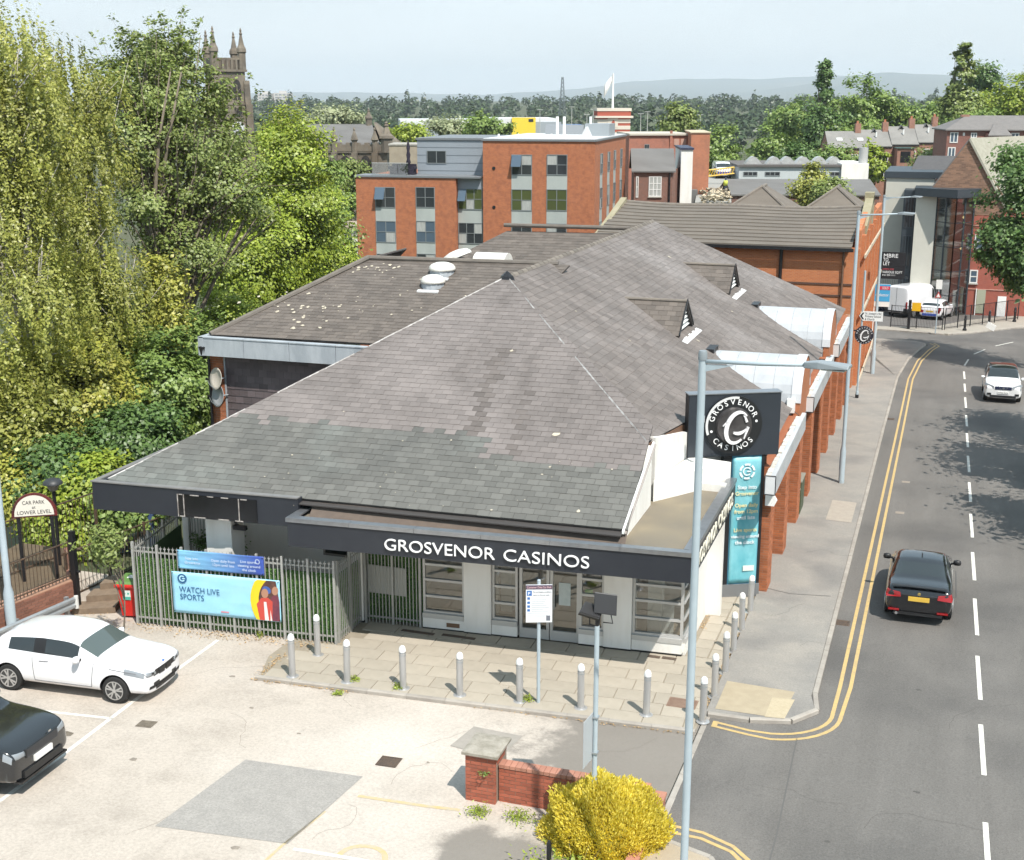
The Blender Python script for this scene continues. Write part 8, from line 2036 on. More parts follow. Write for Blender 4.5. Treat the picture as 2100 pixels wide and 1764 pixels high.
# ---- stair-tower office and the red gabled building
M_CREAM=mat('cream_render',(0.52,0.51,0.45),0.85,(0.46,0.45,0.40),1.0,0.6)
M_ANTH=mat('anthracite',(0.035,0.045,0.055),0.45)
OFY=106.0
gx_=lambda px,y=OFY:at_y(px,500,y).x
gzz=lambda py,y=OFY:at_y(1900,py,y).z
OF=Bld('office_building','cream office with dark glass stair tower beside the side street',(gx_(1805),OFY,-4),0)
ox=lambda px,y=OFY:gx_(px,y)-gx_(1805)
OF.box('rear_wall',ox(1805),ox(1905),3.0,12,-4,at_y(1850,365,OFY+3).z,M_CREAM);OF.box('rear_parapet',ox(1805)-0.15,ox(1905)+0.6,2.85,12.1,at_y(1850,365,OFY+3).z+0.001,at_y(1850,352,OFY+3).z,M_ANTH)
OF.box('window_strip_wall',ox(1846),ox(1872),0.6,3.0,-4,gzz(392),M_ANTH)
zt_=gzz(390)
OF.box('front_panel',ox(1872),ox(1914),0.0,3.0,-4,zt_,M_CREAM)
for k in range(3):
 z1_=gzz(400)-k*3.1;OF.window(ox(1849),ox(1869),z1_-2.6,z1_-0.1,0.57,fm=M_ANTH,glass=M_WIN,div=(3,1),t=0.07)
OF.box('entrance_canopy',ox(1800),ox(1850),-0.9,0.55,gzz(598),gzz(590),mat('balcony_grey',(0.15,0.17,0.175),0.5))
for k in range(14):OF.box('baluster',ox(1800)+k*0.135,ox(1800)+k*0.135+0.03,-0.88,-0.85,gzz(590),gzz(570),MATS['balcony_grey'])
OF.box('balcony_rail',ox(1800),ox(1850),-0.9,-0.84,gzz(570),gzz(568),MATS['balcony_grey'])
OF.box('dark_doorway',ox(1800),ox(1848),0.55,0.59,-4,gzz(600),mat('navy_door',(0.02,0.025,0.06),0.4))
x0,x1,x2=ox(1914),ox(1955),ox(1992);zb_=-3.1
A0,A1,A2=(x0+0.02,0.1),(x1,-1.3),(x2,0.6)
M_TG=mat('tower_glass',(0.05,0.065,0.068),0.04,spec=0.8);glassify(M_TG,0.2)
def glass_face(p,q,n,rows_):
 P0,P1=Vector((p[0],p[1],0)),Vector((q[0],q[1],0));d=P1-P0;nrm=Vector((-d.y,d.x,0)).normalized()
 for i in range(n):
  for k in range(rows_):
   a,c=P0+d*((i+0.03)/n),P0+d*((i+0.97)/n);z0_,z1_=zb_+(zt_-0.5-zb_)*k/rows_,zb_+(zt_-0.5-zb_)*(k+1)/rows_-0.06
   OF.pris('pane',[(a.x,a.y,z0_),(c.x,c.y,z0_),(c.x,c.y,z1_),(a.x,a.y,z1_)],(nrm.x*0.03,nrm.y*0.03,0),M_TG)
 for i in range(n+1):
  c=P0+d*(i/n);OF.box('glazing_post',c.x-0.05,c.x+0.05,c.y-0.08,c.y+0.06,zb_,zt_-0.4,M_ANTH)
 for k in range(rows_+1):
  z0_=zb_+(zt_-0.5-zb_)*k/rows_;a,c=P0+d*0.03,P0+d*0.97;OF.pris('glazing_rail',[(a.x,a.y-0.03,z0_-0.05),(c.x,c.y-0.03,z0_-0.05),(c.x,c.y-0.03,z0_),(a.x,a.y-0.03,z0_)],(0,0.09,0),M_ANTH)
glass_face(A0,A1,2,5);glass_face(A1,A2,2,5)
OF.pris('tower_roof',[(ox(1868),-0.2,zt_-0.45),(A1[0],A1[1]-0.5,zt_-0.45),(A2[0]+0.4,A2[1]-0.1,zt_-0.45),(A2[0]+0.4,5,zt_-0.45),(ox(1868),5,zt_-0.45)],(0,0,0.62),M_ANTH)
for k in range(4):
 z=zb_+0.8+k*2.4
 OF.pris('landing',[(x0+0.1,0.3,z),(x1,-0.9,z),(x2-0.1,0.9,z),(x2-0.1,3.0,z),(x0+0.1,3,z)],(0,0,0.15),mat('landing_grey',(0.42,0.43,0.43),0.7))
 OF.pris('stair_flight',[(x0+0.3,0.9,z),(x2-0.4,1.2,z+1.3),(x2-0.4,1.2,z+1.45),(x0+0.3,0.9,z+0.15)],(0,1.0,0),MATS['landing_grey'])
 b=MB();c0=OF.P(x2-0.7,0.8,z+2.1);b.lathe([(0.02,-0.12),(0.12,0),(0.02,0.12)],c0,8);
 if k in(1,2):b.build('wall_lamp',mat('lamp_glow',(0.95,0.75,0.35),0.5,emit=1.2),OF.t)
OF.box('stair_back_wall',x0,x2,3.01,3.2,-4,zt_-0.46,mat('stair_wall',(0.62,0.63,0.61),0.8))
OF.pris('rear_slate_roof',[(ox(1850),6,gzz(365)),(ox(1960),6,gzz(365)),(ox(1960),11,gzz(335)),(ox(1862),11,gzz(335))],(0,0,0.15),mat('dark_slate',(0.07,0.065,0.065),0.7,(0.11,0.1,0.095),3,0.6))
RB=Bld('gabled_building','red brick building with steep rubble gable and pale stone roof',(gx_(1992),OFY+0.7,-4),0)
M_RED2=brick_mat('red_ochre_brick',(0.36,0.10,0.065),(0.32,0.085,0.06),(0.33,0.11,0.08),dirt_amt=0.3);M_RUB=brick_mat('brown_rubble',(0.30,0.17,0.11),(0.16,0.09,0.06),(0.24,0.16,0.11),bw=0.35,bh=0.11)
rx=lambda px:at_y(px,400,OFY+0.7).x-gx_(1992)
RB.box('wall',0.01,16,0,12,-4,gzz(420),M_RED2)
RB.pris('gable',[(rx(1905),-0.02,gzz(395)),(rx(2062),-0.02,gzz(420)),(rx(2058),-0.02,gzz(398)),(rx(1978),-0.02,gzz(288))],(0,0.35,0),M_RUB)
RB.box('gable_base',0.02,rx(2062),-0.019,-0.001,gzz(440),gzz(419),M_RUB)
RB.pris('roof',[(rx(1978),-0.2,gzz(288)),(rx(2062),-0.2,gzz(424)),(rx(2062)+8,14,gzz(424)),(rx(1978)+8,14,gzz(288))],(0.05,0,0.2),mat('pale_stone_slate',(0.34,0.33,0.27),0.9,(0.26,0.25,0.20),3,0.7));RB.pris('rear_roof',[(rx(1978),0,gzz(288)),(rx(1905),0,gzz(395)),(rx(1905)+6,12,gzz(395)),(rx(1978)+8,14,gzz(288))],(0,0,0.15),M_GREYR)
RB.box('roof_ridge',rx(1978),rx(1978)+8,0.1,0.5,gzz(288)+0.15,gzz(288)+0.3,MATS['terracotta'])if False else None
for p0,p1,a,c in((2007,2027,480,512),(2003,2020,552,582)):RB.window(rx(p0),rx(p1),gzz(c)+0.1,gzz(a),-0.03,fm=M_WFR,glass=M_WINB,div=(1,2),sill=True,t=0.09)
for z in(gzz(523),gzz(462),gzz(592)):RB.box('string_course',0.05,8,-0.05,-0.001,z,z+0.06,mat('pink_band',(0.5,0.28,0.22),0.8))
RB.box('door',rx(2066),rx(2084),-0.06,-0.001,-3.2,gzz(588)-0.6,M_WPAINT);RB.box('boarded_window',rx(2022),rx(2040),-0.05,-0.001,gzz(640),gzz(592),mat('sage_board',(0.35,0.36,0.27),0.8));RB.box('white_pipe',rx(2019),rx(2021),-0.12,-0.06,-3.2,gzz(590),M_WPAINT)
# ---- railings, gates, boards and bollards at the side street
railing('black bow-top gates across the yard entrance',(-3.35,96.0,0),(0.2,95.7,0),zg(96)+0.1,zg(96)+0.1,1.55,34,m=M_BLACK,posts=3,name='yard_gates')
railing('black railing along the far pavement by the stair tower',(0.35,95.9,0),(5.6,104.5,0),zg(96)+0.1,zg(104)+0.1,1.5,60,m=M_BLACK,posts=7)
b=MB();b.box(-2.2,-2.0,95.3,95.9,zg(95),zg(95)+2.1);tag(b.build('gate_pier',M_BLACK),'thick black gate pier in front of the white van','post')
b=MB();b.box(-1.96,-1.35,95.55,95.6,zg(95)+1.35,zg(95)+1.95);tag(b.build('yellow_notice',mat('notice_yellow',(0.75,0.42,0.01),0.5)),'square yellow notice on the black gates','sign')
for i,(px,py)in enumerate(((1978,678),(2028,668),(2080,660))):
 p=on_ground(px,py,KH);b=MB();b.lathe([(0.14,0),(0.14,0.12),(0.09,0.16),(0.085,0.75),(0.11,0.8),(0.08,0.85),(0.09,1.0),(0.05,1.1),(0.01,1.14)],p,12);tag(b.build('black_bollard',M_BLACK,smooth=True,angle=35),['left','middle','right'][i]+' black cast bollard on the far pavement bend','bollard','black bollards on the far pavement')
def board_sign(name,label,p,w,h,m,base_z,face=0.0,thick=0.05):
 t=thing(name,label,'sign',(p.x,p.y,base_z),(0,0,face));z=p.z-base_z
 b=MB();b.box(-w/2,w/2,0,thick,z-h/2,z+h/2);b.build('board',m,t,local=True);return t,z
p=at_y(1832,545,98.0);t,z=board_sign('letting_board','black and white letting board fixed by the office balcony',p,1.62,1.95,mat('board_black',(0.014,0.013,0.016),0.5),zg(98),0.0)
b=MB();b.cyl((-0.85,0.06,0),(-0.85,0.06,z+1),0.05,n=6);b.build('post',M_BLACK,t,local=True)
for txt,dz,s,w in(('MBRE',0.58,0.40,1.0),('TO',0.30,0.36,0.36),('LET',0.02,0.36,0.46),('VARIOUS SQ.FT',-0.56,0.25,1.40),('0161 850 1111',-0.75,0.16,0.9)):
 lettering(txt,s,(-0.74,-0.012,z+dz),(1,0,0),(0,0,1),M_LETTER,t,depth=0.004,local=True,width=w)
lettering('APPROX SIZES',0.16,(-0.74,-0.012,z-0.32),(1,0,0),(0,0,1),mat('board_red',(0.6,0.1,0.12),0.5),t,depth=0.004,local=True,width=0.8)
p=at_y(1809,606,84.0);t,z=board_sign('sale_board','blue and white agent sold board on a pole by the warehouse',p,0.95,1.42,M_WPAINT,zg(84),R(0))
b=MB();b.cyl((-0.46,0.06,0),(-0.46,0.06,z+0.72),0.045,n=6);b.build('post',M_WPAINT,t,local=True)
b=MB();b.box(-0.47,0.47,-0.01,-0.001,z-0.38,z+0.70);b.build('blue_panel',mat('agent_blue',(0.06,0.36,0.66),0.5),t,local=True);b=MB();b.box(-0.2,0.45,-0.02,-0.011,z+0.36,z+0.58);b.build('sold_strip',mat('sold_red',(0.6,0.03,0.07),0.5),t,local=True)
lettering('SOLD',0.22,(-0.02,-0.026,z+0.40),(1,0,0),(0,0,1),M_LETTER,t,depth=0.003,local=True,width=0.36);lettering('thelettor',0.27,(-0.40,-0.016,z-0.05),(1,0,0),(0,0,1),M_LETTER,t,depth=0.003,local=True,width=0.8)
p=on_ground(1757,816,KH);DS=thing('direction_sign','grey pole with a white school and church direction sign','sign',Vector((p.x,p.y,zg(p.y)+KH)))
top=at_y(1790,560,p.y).z-zg(p.y)
b=MB();b.lathe([(0.075,0),(0.075,0.35),(0.05,0.36),(0.05,top)],n=10);b.build('pole',M_POLE,DS,local=True,smooth=True,angle=40);b=MB();b.lathe([(0.09,0),(0.09,0.18)],n=10);b.build('black_foot',M_BLACK,DS,local=True)
zs=at_y(1800,649,p.y).z-zg(p.y)-KH
b=MB();b.prism([(-0.15,-0.07,zs),(0.03,-0.07,zs+0.24),(1.0,-0.07,zs+0.24),(1.0,-0.07,zs-0.24),(0.03,-0.07,zs-0.24)],(0,0.02,0));b.build('plate',M_WPAINT,DS,local=True)
b=MB();b.prism([(-0.11,-0.076,zs),(0.02,-0.076,zs+0.17),(0.1,-0.076,zs+0.17),(-0.01,-0.076,zs),(0.1,-0.076,zs-0.17),(0.02,-0.076,zs-0.17)],(0,0.005,0));b.build('chevron',M_BLACK,DS,local=True)
for i,txt in enumerate(("St. Joseph's RC",'Primary School','& Church')):lettering(txt,0.15,(0.14,-0.076,zs+0.09-i*0.145),(1,0,0),(0,0,1),mat('sign_black_ink',(0.03,0.03,0.03),0.6),DS,depth=0.001,local=True,width=(0.8,0.76,0.46)[i])
p=on_ground(1918,684,KH);t=thing('road_sign','slim post with a white plate and red triangle by the gates','sign',p);b=MB();b.lathe([(0.04,0),(0.04,3.6)],n=8);b.build('pole',M_POLE,t,local=True)
b=MB();b.box(-0.2,0.2,-0.06,-0.04,3.1,3.75);b.build('plate',M_WPAINT,t,local=True);b=MB();b.prism([(-0.22,-0.05,2.5),(0.22,-0.05,2.5),(0,-0.05,2.95)],(0,0.01,0));b.build('warning_triangle',mat('warn_red',(0.5,0.06,0.05),0.5),t,local=True);b=MB();b.prism([(-0.13,-0.056,2.55),(0.13,-0.056,2.55),(0,-0.056,2.82)],(0,0.005,0));b.build('triangle_face',M_WPAINT,t,local=True)
b=MB();b.obox(on_ground(2030,668,1.6)+Vector((-0.25,0,-0.1)),(0.5,0,-0.25),(0.02,0.02,0),(0.12,0,0.35));tag(b.build('tilted_notice',M_WPAINT),'tilted white notice on the far railing','sign')
# ---- far off: retail shed, tower blocks, mast, street lights, chimney
q=at_d(823,275,520);RS=Bld('retail_shed','long grey and white retail shed in the far valley',(q.x,q.y,-12),YDEG+6)
hz=lambda py:at_d(900,py,520).z
M_SHW=mat('shed_white',(0.62,0.63,0.64),0.6);M_SHG=mat('shed_grey',(0.30,0.33,0.36),0.6)
RS.box('wall',0,30,0,40,-12,hz(263),M_SHG);RS.box('white_band',-0.3,30.3,-0.4,-0.01,hz(256),hz(248),M_SHW);RS.box('wall_mid',0,30,-0.2,-0.001,hz(263)+0.01,hz(256)-0.02,M_SHG);RS.box('roof',-0.3,30.3,0,40,hz(263)+0.01,hz(246),M_SHW)
q=at_d(1025,275,560);RS2=Bld('yellow_store','far white store with bright yellow entrance block',(q.x,q.y,-12),YDEG+4);hz=lambda py:at_d(1070,py,560).z
RS2.box('wall',-6,24,0,40,-12,hz(243),M_SHW);RS2.box('yellow_block',5,15,-2,-0.01,-12,hz(241),mat('store_yellow',(0.75,0.55,0.03),0.5));RS2.box('wall_end',15.1,26,-1,-0.01,-12,hz(250),M_SHG);RS2.box('black_panel',12,14,-2.1,-2.01,hz(250),hz(244),M_BLACK);RS2.box('blue_canopy',26.2,34,-6,2,hz(262),hz(255),mat('canopy_blue',(0.03,0.13,0.38),0.5))
for i,(p0,p1,pt_)in enumerate(((530,560,192),(563,598,191))):
 q=at_d(p0,240,1500);TB=Bld('tower_block',['left','right'][i]+' pale tower block on the far horizon beside the church',(q.x,q.y,-10),YDEG,cat='tower block',group='tower blocks on the horizon')
 w=(at_d(p1,240,1500)-q).length;zt=at_d(p0,pt_,1500).z
 TB.box('wall',0,w,0,14,-10,zt,mat('block_white',(0.5,0.48,0.46),0.8));TB.box('plant_room',w*0.3,w*0.7,4,10,zt+0.01,zt+2.5,MATS['block_white'])
 for k in range(6):
  for c in range(4):TB.box('window',w*(0.08+0.23*c),w*(0.08+0.23*c)+w*0.15,-0.1,-0.01,zt-2.6-k*3,zt-1.2-k*3,mat('block_glass',(0.22,0.23,0.25),0.4))
c0=at_d(1153,225,900);MS=thing('lattice_mast','tall lattice pylon rising above the far wood','mast',(c0.x,c0.y,-8));zt=at_d(1153,158,900).z+8;wb=2.6
for sx,sy in((1,1),(1,-1),(-1,1),(-1,-1)):
 b=MB();b.cyl((sx*wb,sy*wb,0),(sx*0.45,sy*0.45,zt),0.28,0.18,n=4);b.build('leg',mat('mast_grey',(0.12,0.14,0.15),0.6),MS,local=True)
for k in range(14):
 t0,t1=k/14,(k+1)/14;w0,w1=wb+(0.45-wb)*t0,wb+(0.45-wb)*t1;b=MB()
 b.cyl((-w0,-w0,zt*t0),(w1,-w1,zt*t1),0.14,n=4);b.cyl((w0,-w0,zt*t0),(-w1,-w1,zt*t1),0.14,n=4);b.build('cross_brace',MATS['mast_grey'],MS,local=True)
ordl=['first','second','fourth','third','fifth','sixth','seventh','eighth','ninth','tenth']
for i,(px,pt_,pb_)in enumerate(((1107,226,290),(1172,220,290),(1216,225,290),(1203,236,285),(1250,226,300),(1313,234,285),(1327,230,280),(1398,232,275),(1435,236,275),(1641,238,270))):
 c0=at_d(px,pb_,420);zt=at_d(px,pt_,420).z;LS=thing('motorway_light',ordl[i]+' from the left of the thin motorway lights before the far wood','street light',c0,group='distant motorway lights')
 b=MB();b.cyl((0,0,0),(0,0,zt-c0.z),0.16,0.1,n=5);b.build('column',mat('column_pale',(0.45,0.45,0.42),0.6),LS,local=True);b=MB();b.box(-0.9,0.9,-0.15,0.15,zt-c0.z,zt-c0.z+0.2);b.build('lamp_head',MATS['column_pale'],LS,local=True)
c0=at_d(2043,270,520);zt=at_d(2043,213,520).z;b=MB();b.cyl((c0.x,c0.y,-8),(c0.x,c0.y,zt-1),1.6,1.1,n=12);CH=thing('mill_chimney','tall dark brick mill chimney among far trees','chimney',(c0.x,c0.y,-8));b.build('stack',mat('mill_brick',(0.14,0.085,0.07),0.9),CH);b=MB();b.cyl((c0.x,c0.y,zt-1),(c0.x,c0.y,zt),1.35,1.35,n=12);b.build('cap',MATS['mill_brick'],CH)
q=at_d(1660,285,480);
for k in range(5):
 qq=at_d(1655+k*16,288,470+k*6);HH=Bld('far_house','small far house with grey roof below the wood, number %s from the left'%['one','two','three','four','five'][k],(qq.x,qq.y,-10),YDEG+10,cat='house',group='far houses below the wood');HH.box('wall',0,5.5,0,7,-10,qq.z,M_TB);HH.gable('roof',0,5.5,0,7,qq.z,qq.z+2.3,M_GREYR,wall_m=M_TB);HH.window(1,2.4,qq.z-2.2,qq.z-0.8,-0.03,fm=M_WFR,t=0.2);HH.window(3.2,4.6,qq.z-2.2,qq.z-0.8,-0.03,fm=M_WFR,t=0.2)
 # ------------------------------------------------------------ trees and plants
M_BARK=mat('grey_bark',(0.20,0.165,0.125),0.9,(0.12,0.10,0.075),3,0.7,0.4,20);M_BIRCH=mat('birch_bark',(0.50,0.46,0.40),0.85,(0.12,0.10,0.085),2.5,0.7,stretch=(1,1,3),ramp=(0.5,0.62))
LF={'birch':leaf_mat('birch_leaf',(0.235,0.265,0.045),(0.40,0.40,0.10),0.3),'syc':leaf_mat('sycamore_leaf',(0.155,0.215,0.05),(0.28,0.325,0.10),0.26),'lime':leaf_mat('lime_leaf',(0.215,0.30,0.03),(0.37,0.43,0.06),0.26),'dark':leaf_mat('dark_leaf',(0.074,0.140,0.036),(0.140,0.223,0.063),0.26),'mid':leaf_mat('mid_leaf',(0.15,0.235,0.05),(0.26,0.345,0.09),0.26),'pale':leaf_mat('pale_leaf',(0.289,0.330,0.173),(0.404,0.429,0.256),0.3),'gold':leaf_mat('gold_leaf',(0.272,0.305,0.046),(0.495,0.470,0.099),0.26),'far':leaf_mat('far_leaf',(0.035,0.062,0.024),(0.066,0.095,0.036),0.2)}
def leaf_quads(P,size,up=0.5,out=None,asp=0.55):
 n=len(P);N=rng.normal(0,1,(n,3));N[:,2]=np.abs(N[:,2])+up
 if out is not None:N=N*0.75+out*1.35
 N/=np.linalg.norm(N,axis=1)[:,None]
 A=np.cross(N,rng.normal(0,1,(n,3)));A/=np.linalg.norm(A,axis=1)[:,None];B=np.cross(N,A)
 s=(size*rng.uniform(0.6,1.35,n))[:,None]
 V=np.stack([P-A*s,P-B*s*asp+A*s*0.15,P+A*s,P+B*s*asp+A*s*0.15],1)
 return V.reshape(-1,3),np.arange(4*n).reshape(-1,4)
def crown_pts(blobs,n,clumps,spread,shell=0.45,weep=0.0):
 tot=sum(b[3]*b[4]*b[5]for b in blobs)if True else 1;Ps,Os,C_=[],[],[]
 wts=[(b[3]*b[4]*b[5])**(2/3)for b in blobs];tw=sum(wts)
 for b,wt in zip(blobs,wts):
  k=max(4,int(clumps*wt/tw));d=rng.normal(0,1,(k,3));d/=np.linalg.norm(d,axis=1)[:,None]
  rad=shell+(1-shell)*rng.random(k)**0.5;r3=np.array(b[3:6])
  c=np.array(b[:3])+d*rad[:,None]*r3*rng.uniform(0.82,1.12,k)[:,None]
  C_.append(c);m=max(3,int(n*wt/tw/k))
  sz=rng.uniform(0.6,1.4,k)
  off=rng.normal(0,1,(k,m,3))*(spread*sz)[:,None,None];off[:,:,2]*=0.62
  if weep:
   st=rng.normal(0,spread*1.25,(k,9,2));si=rng.integers(0,9,(k,m));off[:,:,:2]=np.take_along_axis(st,si[:,:,None].repeat(2,2),1)+rng.normal(0,0.055,(k,m,2));dr=rng.random((k,m))**0.8*weep*2.6;off[:,:,2]=rng.normal(0,0.12,(k,m))-dr;off[:,:,0]+=0.10*dr
  p=(c[:,None]+off).reshape(-1,3);Ps.append(p);o=(p-np.array(b[:3]))/r3;Os.append(o/(np.linalg.norm(o,axis=1)[:,None]+1e-6))
 return np.concatenate(Ps),np.concatenate(Os),np.concatenate(C_)
def tree(name,label,blobs,base,n,leaf,kind,cat='tree',clumps=90,spread=0.5,limbs=14,trunk_r=0.2,bark=None,weep=0.0,group=None,shell=0.45,stems=1,asp=0.55,up=0.5,twig=0.35):
 t=thing(name,label,cat,base,group=group);bark=bark or M_BARK
 P,O,C_=crown_pts(blobs,n,clumps,spread,shell,weep);tips=[]
 base=Vector(base);cen=Vector(np.average(np.array([b[:3]for b in blobs]),axis=0));hi=max(b[2]+b[5]*0.5 for b in blobs)
 tb=MB()
 for s_ in range(stems):
  tip=Vector((cen.x+random.uniform(-0.6,0.6)*(1+s_),cen.y+random.uniform(-.6,.6),hi));b0=base+Vector((random.uniform(-.3,.3)*s_,random.uniform(-.3,.3)*s_,0))
  pts=[b0+(tip-b0)*q+Vector((math.sin(q*5+s_)*0.03,math.cos(q*4)*0.03,0))*(hi-b0.z)for q in np.linspace(0,1,9)]
  tb.tube(pts,[trunk_r*(1-0.88*q)for q in np.linspace(0,1,9)],8)
  if s_==0:main=pts
 tb.build('trunk',bark,t,smooth=True)
 lb=MB();idx=rng.permutation(len(C_))[:limbs]
 for i in idx:
  e=Vector(C_[i]);j=min(range(len(main)),key=lambda q:abs(main[q].z-(base.z+(e.z-base.z)*random.uniform(0.45,0.8))));a=main[j]
  r=trunk_r*(1-0.88*j/8)*0.55+0.012;m=(a+e)/2+Vector((random.uniform(-.3,.3),random.uniform(-.3,.3),random.uniform(0.1,0.5)*(e-a).length*0.25))
  lb.tube([a,(a+m)/2+Vector((0,0,0.1)),m,(m+e)/2,e],[r,r*0.8,r*0.6,r*0.42,r*0.18],5)
  for _ in range(3):
   f_=e+Vector((random.gauss(0,1),random.gauss(0,1),random.gauss(0.4,0.8)))*twig*min((e-a).length,4.5)*0.4;tips.append(f_);tips.append((m+f_)/2*0.4+f_*0.6);lb.tube([m,(m+f_)/2+Vector((0,0,.1)),f_],[r*0.4,r*0.28,r*0.1],4)
 if lb.v:lb.build('branches',bark,t,smooth=True)
 if tips:
  T_=np.repeat(np.array([tuple(p)for p in tips]),16,axis=0);T_=T_+rng.normal(0,spread*0.38,T_.shape);P=np.concatenate([P,T_]);O=np.concatenate([O,np.tile([0,0,0.4],(len(T_),1))])
 V,F=leaf_quads(P,leaf,up,O,asp);np_obj('crown',V,F,LF[kind],t)
 return t
def pb(px,py,d,rx,ry,rd=None):
 c=at_d(px,py,d);k=d/2680;return(c.x,c.y,c.z,rx*k,(rd or rx)*k,ry*k)
def gbase(px,d,z=None):
 c=at_d(px,600,d);return(c.x,c.y,float(terrain(c.x,c.y))if z is None else z)
tree('birch_tree','tall pale weeping birch at the left edge of the picture',[pb(15,80,44,85,105),pb(50,250,44,105,130),pb(10,430,43,105,150),pb(75,590,42,105,120),pb(-50,260,44,90,190),pb(20,720,40,90,90)],gbase(70,45),62000,0.062,'birch',spread=0.42,clumps=170,weep=0.55,limbs=26,trunk_r=0.24,bark=M_BIRCH)
tree('birch_tree','second pale birch leaning behind the tall left one',[pb(165,190,50,62,80),pb(165,320,50,85,110),pb(150,470,49,95,120),pb(215,590,48,80,100),pb(95,120,52,45,60)],gbase(190,50),42000,0.068,'birch',spread=0.42,clumps=130,weep=0.5,limbs=22,trunk_r=0.2,bark=M_BIRCH)
tree('sycamore_tree','open sycamore with bare grey limbs in front of the church tower',[pb(290,185,57,90,68),pb(360,190,58,65,70),pb(395,305,57,85,85),pb(280,300,56,95,95),pb(450,400,57,110,90),pb(310,440,55,85,95),pb(385,520,55,95,80)],gbase(298,54),27000,0.072,'syc',spread=0.34,clumps=190,limbs=75,trunk_r=0.26,stems=3,shell=0.25,asp=0.75,twig=0.45)
tree('sycamore_tree','slender sycamore of sparse leafy tips rising left of the church tower',[pb(300,105,59,60,50),pb(360,110,60,55,65),pb(430,190,60,55,55),pb(470,290,60,45,55),pb(250,160,59,50,50)],gbase(330,59),5200,0.085,'syc',spread=0.24,clumps=120,limbs=60,trunk_r=0.12,stems=4,shell=0.1,asp=0.75,twig=0.4)
tree('maple_tree','bright yellow-green maple left of the orange flats',[pb(590,320,76,75,85),pb(610,430,76,95,95),pb(545,520,73,105,95),pb(655,540,78,65,80),pb(480,560,70,95,90),pb(500,440,74,70,80),pb(600,610,74,90,60)],gbase(590,76),92000,0.088,'lime',spread=0.5,clumps=190,limbs=26,trunk_r=0.3,asp=0.75)
tree('broadleaf_tree','mid green tree touching the left end of the orange flats',[pb(690,540,86,45,85),pb(700,610,82,40,50),pb(660,440,88,35,60),pb(655,360,90,28,40)],gbase(690,86),17000,0.14,'mid',spread=0.6,clumps=70,trunk_r=0.2)
tree('willow_tree','thin pale willow standing between church tower and nave',[pb(585,265,130,38,45),pb(610,320,130,35,60),pb(560,290,130,30,40)],gbase(590,130),9000,0.17,'birch',spread=0.8,clumps=50,weep=1.0,trunk_r=0.2)
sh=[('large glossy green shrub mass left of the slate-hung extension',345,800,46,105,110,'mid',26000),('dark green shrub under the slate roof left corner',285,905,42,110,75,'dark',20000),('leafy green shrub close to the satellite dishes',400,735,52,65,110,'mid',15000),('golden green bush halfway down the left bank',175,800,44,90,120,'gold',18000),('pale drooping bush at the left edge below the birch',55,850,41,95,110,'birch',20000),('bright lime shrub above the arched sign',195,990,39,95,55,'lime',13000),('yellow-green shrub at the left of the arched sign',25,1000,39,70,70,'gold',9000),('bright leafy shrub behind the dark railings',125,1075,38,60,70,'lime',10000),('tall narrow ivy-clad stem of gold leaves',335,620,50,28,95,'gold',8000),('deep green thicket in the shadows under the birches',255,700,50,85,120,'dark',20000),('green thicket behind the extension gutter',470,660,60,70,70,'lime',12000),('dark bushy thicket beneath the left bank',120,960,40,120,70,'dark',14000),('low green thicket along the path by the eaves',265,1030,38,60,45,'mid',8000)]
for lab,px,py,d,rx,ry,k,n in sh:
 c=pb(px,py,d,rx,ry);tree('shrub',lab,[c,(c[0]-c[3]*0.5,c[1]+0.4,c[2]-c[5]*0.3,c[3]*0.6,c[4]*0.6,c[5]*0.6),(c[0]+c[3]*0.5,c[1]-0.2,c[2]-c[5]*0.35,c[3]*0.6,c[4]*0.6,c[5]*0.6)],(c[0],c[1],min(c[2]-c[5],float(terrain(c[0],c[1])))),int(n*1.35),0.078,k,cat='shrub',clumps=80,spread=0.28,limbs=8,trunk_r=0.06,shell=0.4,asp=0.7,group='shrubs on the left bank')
tree('shrub','small dusty green bush beside the steps and notice',[pb(222,1120,29.5,26,42)],(at_d(222,1170,29.5).x,at_d(222,1170,29.5).y,0.0),2600,0.05,'syc',cat='shrub',clumps=26,spread=0.14,limbs=5,trunk_r=0.03)
tree('shrub','dark evergreen bush inside the palisade enclosure',[(-17.95,28.6,1.55,0.65,0.5,0.75)],(-17.95,28.6,0),3500,0.05,'dark',cat='shrub',clumps=30,spread=0.16,limbs=5,trunk_r=0.04)
tree('street_tree','dense dark green street tree hanging in at the right edge',[pb(2100,420,76,85,95),pb(2070,500,75,55,80),pb(2130,540,74,80,80),pb(2120,340,77,70,60)],(8.6,77,zg(77)),38000,0.105,'dark',spread=0.45,clumps=110,limbs=14,trunk_r=0.25,asp=0.75)
for i,(x,y,z,r)in enumerate(((8.3,42.5,6.0,3.2),(9.3,50.0,7.5,4.4),(8.6,58.5,6.5,3.6))):
 tree('street_tree',['first','second','third'][i]+' roadside tree out of frame whose shadow crosses the road',[(x,y,z,r,r,r*0.8),(x-r*0.5,y+1,z-0.8,r*0.6,r*0.6,r*0.5)],(x+0.6,y,zg(y)),9000,0.17,'dark',spread=0.6,clumps=70,limbs=8,trunk_r=0.2,group='roadside trees')
